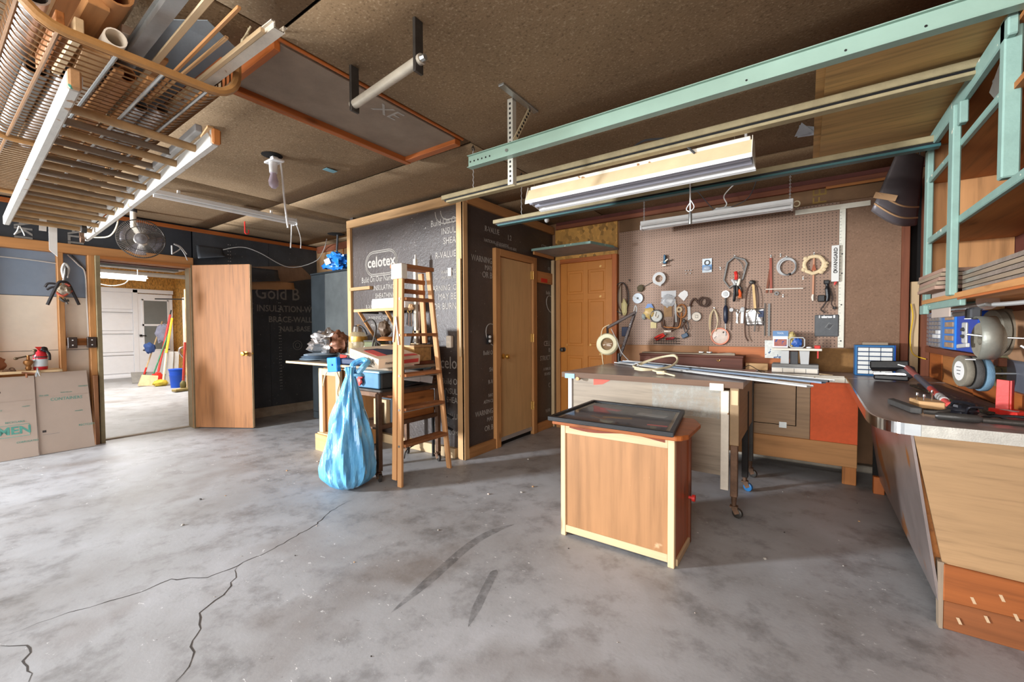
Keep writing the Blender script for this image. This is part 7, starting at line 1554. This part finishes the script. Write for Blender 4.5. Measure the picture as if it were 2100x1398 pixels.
put('box', B(-2.98, -2.72, 2.30, 2.66, .412, .64), ORNG, t, .003)
put('front', B(-2.72, -2.715, 2.30, 2.66, .412, .645), OLD, t)
for k, (m, lab) in enumerate(((PALEW, 'pale'), (mat('blue_grey_plank', (140, 162, 180), .6), 'blue grey'), (ORNG, 'orange'))):
    one('plank_offcut', B(-2.86 + .0 * k, -2.70, 2.13 + .045 * k, 2.165 + .045 * k, .411, .62), m, lab + ' plank offcut standing on the stand shelf beside the drawer box', 'offcut', .002)
one('white_case', B(-2.80, -2.74, 2.10, 2.12, .411, .60), LGREY, 'slim white case at the front of the stand shelf', 'case', .004)
t = thing('folding_stand', 'black folding tripod stand leaning behind the ladder', 'stand', (-2.8, 2.65, 0))
put('leg', MB().tube([(-2.82, 2.75, 0.0), (-2.80, 2.73, .62)], .014, 8), BLACK, t)
put('leg', MB().tube([(-2.68, 2.77, 0.0), (-2.66, 2.75, .63)], .012, 8), BLACK, t)
put('brace', MB().tube([(-2.82, 2.74, .46), (-2.60, 2.77, .38)], .012, 8), BLACK, t)
put('brace', MB().tube([(-2.70, 2.76, .30), (-2.60, 2.77, .27)], .012, 8), BLACK, t)
one('red_tag', MB().blob((-2.93, 2.05, .76), .03, .012, .03, 3, .3), PINK, 'faded red rag tucked under the board beside the blue sack', 'rag')
# left wall: clamps on a stud
t = thing('clamp_cluster', 'cluster of dark spring clamps hung on the left wall stud', 'clamps', (-6.0, .87, 1.5))
CL = mat('clamp_black', (46, 44, 46), .4, .3)
for a in ([(-5.98, .76, 1.43), (-5.97, .80, 1.55), (-5.96, .835, 1.645), (-5.96, .87, 1.66), (-5.97, .905, 1.64), (-5.97, .94, 1.54), (-5.98, .975, 1.44)],):
    put('long_handle', MB().tube(spl(a), .013, 8), CL, t)
put('handle', MB().tube(spl([(-5.99, .75, 1.60), (-5.98, .77, 1.635), (-5.97, .83, 1.635)]), .010, 8), CL, t)
put('handle', MB().tube(spl([(-5.98, .76, 1.575), (-5.97, .79, 1.60), (-5.96, .83, 1.605)]), .010, 8), CL, t)
put('red_strap', MB().tube(spl([(-5.96, .82, 1.55), (-5.95, .86, 1.52), (-5.95, .90, 1.55), (-5.96, .925, 1.575)]), .009, 6).tube(spl([(-5.96, .88, 1.64), (-5.95, .91, 1.62)]), .012, 6), mat('brick_red_grip', (164, 72, 54), .5), t)
put('jaw', MB().blob((-5.96, .87, 1.58), .03, .045, .05, 3, .5), mat('mixed_clamp_metal', (150, 138, 122), .5, .3, amt=.4, scale=20), t)
put('jaw', MB().tube(spl([(-5.96, .84, 1.50), (-5.95, .865, 1.47), (-5.95, .90, 1.48)]), .012, 6).tube([(-5.96, .87, 1.50), (-5.95, .89, 1.44)], .008, 6), STEELD, t)
put('wire_loop', MB().tube(spl([(-5.97, .86, 1.62), (-5.97, .88, 1.75), (-5.98, .885, 1.82), (-5.98, .905, 1.80), (-5.97, .90, 1.70)]), .006, 6), LGREY, t)
t = thing('gear_puller', 'pale metal clamp hung above the dark clamps on the stud', 'clamp', (-6.0, .885, 1.7))
put('body', MB().tube(spl([(-5.99, .875, 1.70), (-5.98, .865, 1.78), (-5.98, .885, 1.84), (-5.98, .91, 1.80), (-5.99, .905, 1.74)]), .010, 8), LGREY, t)
put('screw', MB().cyl((-5.97, .89, 1.72), (-5.97, .89, 1.80), .008, n=8), STEELD, t)
# on the left shelf
t = thing('fire_extinguisher', 'small red fire extinguisher with black valve on the left shelf', 'extinguisher', (-5.97, .70, .812))
put('cylinder', MB().lathe([(0, 0), (.045, 0), (.048, .01), (.048, .13), (.04, .16), (.018, .18), (.016, .19), (0, .19)], (-5.97, .70, .813), n=22), mat('glossy_red', (200, 44, 56), .25, amt=.05), t)
put('label', MB().lathe([(.0485, .03), (.0487, .03), (.0487, .10), (.0485, .10)], (-5.97, .70, .813), n=22), mat('ext_label', (206, 220, 228), .5, amt=.08), t)
put('band', MB().lathe([(.0485, .115), (.05, .116), (.05, .125), (.0485, .126)], (-5.97, .70, .813), n=22), DGREY, t)
put('valve', MB().blob((-5.96, .725, 1.0), .02, .025, .03, 2, .3), BLACK, t)
put('hose', MB().tube(spl([(-5.95, .73, 1.0), (-5.94, .755, .96), (-5.94, .757, .90)]), .010, 8), BLACK, t)
put('red_tag', MB().prism([(-5.95, .665, 1.03), (-5.95, .71, 1.03), (-5.95, .695, .985)], (.003, 0, 0)), RED, t)
t = thing('hand_grinder', 'old brass hand grinder with cranked handle clamped to the left shelf', 'grinder', (-5.93, .62, .812))
put('body', MB().lathe([(.014, 0), (.022, .02), (.016, .04), (.034, .07), (.030, .09), (.012, .10), (.010, .14), (0, .14)], (-5.93, .62, .813), n=16), mat('brown_brass', (150, 104, 58), .4, .5, amt=.25), t)
put('crank', MB().tube(spl([(-5.92, .55, .93), (-5.93, .62, .948), (-5.92, .655, .96), (-5.92, .66, .99)]), [.007] * 19, 6), mat('aged_bronze', (92, 78, 58), .45, .5), t)
put('crank_knob', MB().blob((-5.92, .545, .927), .014, .016, .012, 1, .1).blob((-5.92, .662, .995), .014, .016, .014, 2, .1), bpy.data.materials['aged_bronze'], t)
put('clamp_jaw', MB().bar((-5.87, .57, .80), (-5.87, .65, .785), .02, .014).cyl((-5.87, .60, .79), (-5.87, .60, .75), .007, n=8), mat('copper_clamp', (156, 104, 76), .45, .4), t)
one('spark_plug', MB().tube([(-5.86, .665, .84), (-5.85, .67, .80), (-5.845, .68, .76)], [.006, .014, .007], 8).tube([(-5.85, .66, .80), (-5.84, .655, .755)], .006, 6), CHROME, 'chrome fitting hanging over the shelf edge below the extinguisher', 'fitting')
one('canvas_bag', MB().blob((-5.95, .40, .885), .075, .09, .07, 7, .3), mat('brown_canvas', (150, 98, 66), .8, amt=.2), 'brown canvas bag slumped at the left end of the shelf', 'bag')
one('iron_latch', MB().tube(spl([(-5.90, .46, .82), (-5.89, .50, .825), (-5.89, .54, .818)]), .008, 6).ring((-5.89, .515, .83), .016, .006, (1, 0, .3), 12, 6), RUST, 'rusty iron latch lying on the shelf by the grinder', 'latch')
# cardboard sheets leaning on the left wall
def lean(name, y0, y1, x0, x1, z1, label, seed):
    t = thing(name, label, 'cardboard', (x0, (y0 + y1) / 2, 0))
    def f(v): return x0 + (x1 - x0) * v
    put('sheet', MB().prism([(x0, y0, .003), (x0, y1, .003), (x1, y1 - .03 * seed, z1), (x1, y0, z1)], (-.008, 0, 0)), CARD, t, .001)
    n = Vector((z1, 0, -(x1 - x0))).normalized() * .0015
    U = Vector((x1 - x0, 0, z1)).normalized()
    put('crease', MB().bar(Vector((f(.70), y0 + .005, z1 * .70)) + n, Vector((f(.70), y1 - .02, z1 * .70)) + n, .0012, .003, n), mat('card_crease', (176, 160, 148), .8) if seed else bpy.data.materials['card_crease'], t)
    return t, n, U, lambda y, v: Vector((f(v), y, z1 * v)) + n * .6
cd, n, U, at = lean('cardboard_sheet', .668, 1.052, -5.945, -6.04, .775, 'large flattened carton with teal print leaning by the doorway', 1)
YD = (0, 1, 0)
for s, y, v, si in (('CONTAINERS', .87, .66, .042), ('handle with care', .87, .74, .014), ('this side', .72, .72, .022), ('MENARDS', .99, .80, .018), ('reusable', .95, .49, .02), ('RECYCLED', 1.0, .30, .028)):
    text(s, si, at(y, v), YD, U, TEALP, cd, 'lettering', 'CENTER', .85)
put('print_patch', MB().obox(at(.71, .28), (.025, .020, .0008), YD, U), INK, cd)
put('print_line', MB().obox(at(.755, .24), (.11, .003, .0008), YD, U), CHALK2, cd)
cd2, n, U, at = lean('cardboard_sheet', .10, .664, -5.925, -6.03, .755, 'large flattened carton with a boxed teal logo at the left edge', 0)
for s, y, v, si in (('recycled', .60, .63, .016), ('RECYCLABLE', .53, .45, .024), ('CORRUGATED', .60, .20, .024), ('EST', .445, .60, .022)):
    text(s, si, at(y, v), YD, U, TEALP, cd2, 'lettering', 'CENTER', .85)
text('MEN', .095, at(.525, .345), YD, U, TEALP, cd2, 'lettering', 'CENTER', 1.05, .003)
bx = [at(.40, .275), at(.615, .275), at(.615, .415), at(.40, .415)]
put('print_box', MB().tube(bx, .0022, 4, closed=True), TEALP, cd2)
put('print_patch', MB().obox(at(.44, .82), (.03, .015, .0008), YD, U), INK, cd2)
one('brown_carton_edge', B(-6.06, -6.0, 1.066, 1.10, .0, .72), mat('brown_post_wrap', (138, 94, 62), .6, amt=.15), 'brown stained board standing between the carton and the door jamb', 'board', .003)

# ================================================================ FAR GARAGE THINGS
t = thing('shop_light', 'lit fluorescent shop light hanging in the far garage', 'light', (-9.6, 1.95, 2.1))
put('housing', B(-9.64, -9.56, 1.15, 2.42, 2.10, 2.15), WHITE, t)
put('reflector', B(-9.70, -9.50, 1.15, 2.42, 2.095, 2.105), FW, t)
put('tube', MB().cyl((-9.6, 1.16, 2.078), (-9.6, 2.41, 2.078), .018, n=10), TUBEON, t)
put('cord', MB().tube(spl([(-9.6, 1.5, 2.09), (-9.6, 1.75, 1.98), (-9.6, 1.95, 1.94), (-9.6, 2.12, 1.99), (-9.6, 2.2, 2.09), (-9.6, 2.3, 2.15)]), .008, 6), WHITE, t)
for y in (1.3, 2.3): put('hanger', MB().cyl((-9.6, y, 2.15), (-9.6, y, 2.75), .004, n=5), LGREY, t)
one('torsion_bar', MB().cyl((-12.8, .4, 2.50), (-12.8, 4.1, 2.52), .05, n=12), LGREY, 'long grey spring tube above the far garage door', 'pipe')
one('stored_board', MB().box(-8.9, -8.7, .6, 2.62, 2.17, 2.21), MGREY, 'grey board stored overhead behind the doorway head', 'board')
def stick(a, b, r, m, n=8): return MB().cyl(a, b, r, n=n)
t = thing('push_broom', 'pale handled dust pan broom leaning on the far white door', 'broom', (-12.6, 3.05, 0))
put('handle', stick((-12.5, 3.06, .18), (-13.6, 3.72, 1.42), .016, PALEW), PALEW.get(2), t)
put('handle_tip', stick((-12.5, 3.06, .18), (-12.62, 3.13, .32), .018, RED), RED, t)
put('pan', MB().prism([(-12.3, 2.80, .0), (-12.3, 3.22, .0), (-12.6, 3.25, .20), (-12.6, 2.85, .22)], (0, 0, .02)), MGREY, t)
t = thing('corn_broom', 'green handled broom with wide straw head in the far garage', 'broom', (-11.7, 2.95, 0))
put('handle', stick((-11.6, 3.0, .25), (-11.9, 3.42, 1.30), .014, GREEN), GREEN, t)
put('head', MB().prism([(-11.5, 2.72, .02), (-11.5, 3.02, .0), (-11.6, 3.08, .20), (-11.6, 2.82, .24)], (-.08, 0, 0)), PALEW.get(2), t)
t = thing('red_shovel', 'red handled shovel leaning among the far brooms', 'shovel', (-11.5, 3.1, 0))
put('handle', stick((-12.05, 3.20, .25), (-12.30, 3.52, 1.56), .022, RED), RED, t)
put('tip', stick((-12.30, 3.52, 1.56), (-12.33, 3.55, 1.67), .014, BLACK), BLACK, t)
put('head', MB().blob((-12.02, 3.17, .12), .06, .12, .12, 3, .2), RED, t)
t = thing('yellow_broom', 'yellow handled broom beside the red shovel', 'broom', (-11.4, 3.0, 0))
put('handle', stick((-11.35, 3.16, .7), (-11.7, 3.38, 1.46), .024, YELLOW), YELLOW, t)
put('lower_handle', stick((-11.3, 3.08, .1), (-11.35, 3.16, .7), .02, YELLOW), mat('cream_handle', (230, 222, 190), .5), t)
put('head', MB().blob((-11.25, 3.02, .07), .08, .13, .07, 8, .3), mat('yellow_bristle', (196, 170, 60), .8, amt=.3), t)
t = thing('shop_vac', 'pale grey folded panel standing behind the far bucket', 'panel', (-11.3, 3.22, 0))
put('panel', MB().prism([(-11.3, 3.12, .02), (-11.3, 3.34, .02), (-11.38, 3.40, .72), (-11.38, 3.20, .72)], (-.04, 0, 0)), LGREY, t, .004)
put('edge', MB().bar((-11.29, 3.23, .02), (-11.37, 3.30, .72), .01, .02, (1, 0, 0)), STEEL, t)
t = thing('bucket_stack', 'stack of two bright blue buckets in the far garage', 'bucket', (-10.7, 3.14, 0))
put('lower_bucket', MB().lathe([(0, 0), (.10, 0), (.12, .24), (.125, .25), (.125, .27), (.115, .27)], (-10.7, 3.14, .005), n=20), BLUE, t)
put('upper_bucket', MB().lathe([(.115, .26), (.13, .36), (.138, .365), (.138, .385), (.125, .385), (.0, .30)], (-10.7, 3.14, .005), n=20), BLUE, t)
t = thing('sweeper', 'red handled floor scrubber in front of the blue buckets', 'scrubber', (-10.0, 3.05, 0))
put('handle', stick((-9.95, 3.02, .12), (-10.05, 3.10, .95), .022, RED), mat('brick_handle', (176, 64, 52), .4), t)
put('head', MB().obox((-9.9, 3.0, .04), (.12, .34, .05), (1, .3, 0), (-.3, 1, 0)), mat('straw_block', (150, 132, 84), .7, amt=.3), t, .01)
put('neck', MB().blob((-9.95, 3.02, .12), .05, .05, .09, 2, .2), mat('olive_neck', (110, 102, 60), .5), t)
t = thing('garage_shelf', 'white storage shelf crowded with dark odds and ends in the far garage', 'shelf', (-9.6, 3.2, 0))
for z in (.35, .85, 1.25, 1.62, 1.95): put('board', B(-10.1, -9.2, 3.14, 3.5, z, z + .025), FW, t)
put('upright', B(-10.1, -10.07, 3.12, 3.5, 0, 2.0), PALEW, t)
put('back', B(-10.1, -9.2, 3.5, 3.52, 0, 2.0), YELLOW, t)
rr = random.Random(3)
desc = ['dark jar', 'pale tin', 'orange carton', 'brown bottle', 'grey can', 'white tub', 'black box', 'tan sack']
mm = [DGREY, LGREY, ORANGE, BROWNL, MGREY, WHITE, BLACK, KRAFT]
lv = ['lowest', 'second', 'third', 'fourth']
for r, z in enumerate((.375, .875, 1.275, 1.645)):
    for c in range(4):
        k = (r * 3 + c * 2 + r * c) % 8; x = -10.0 + .2 * c; h = rr.uniform(.16, .26)
        mb = MB().lathe([(0, 0), (.075, 0), (.075, h * .75), (.05, h * .88), (.04, h), (0, h)], (x, 3.24, z), n=14) if k % 2 else MB().box(x - .07, x + .07, 3.17, 3.32, z, z + h)
        one('stored_item', mb, mm[k], '%s, %s along the %s board of the far garage shelf' % (desc[k], ('first', 'next', 'third', 'last')[c], lv[r]), 'container', .004)
t = thing('white_cupboard', 'white pegged board with a cream post by the far door', 'post', (-11.9, 3.6, 0))
put('post', B(-12.0, -11.85, 3.72, 3.86, 0.005, 1.9), PALEW, t, .003)
put('sheet', B(-11.85, -11.84, 3.62, 3.95, .7, 1.95), WHITE, t)
one('curtain_rod', MB().cyl((-12.5, 3.3, 1.93), (-11.6, 3.75, 1.90), .014, n=8), BLACK, 'black rod leaning across the top of the far white door', 'rod')
one('hanging_rag', MB().blob((-13.22, 3.62, 1.12), .05, .14, .22, 4, .4), mat('navy_white_rag', (150, 154, 180), .8, amt=.4, scale=6), 'navy and white rag draped on the pale broom handle', 'rag')
one('blue_gloves', MB().blob((-12.6, 3.2, .78), .05, .10, .12, 6, .4), mat('denim_blue', (52, 76, 130), .8), 'blue work gloves hanging behind the pale broom handle', 'gloves')
one('wire_coil', MB().ring((-10.13, 3.16, .72), .09, .02, (1, 0, 0), 18, 6, .16, .006), STEEL, 'coil of grey wire hung beside the far shelf', 'coil')
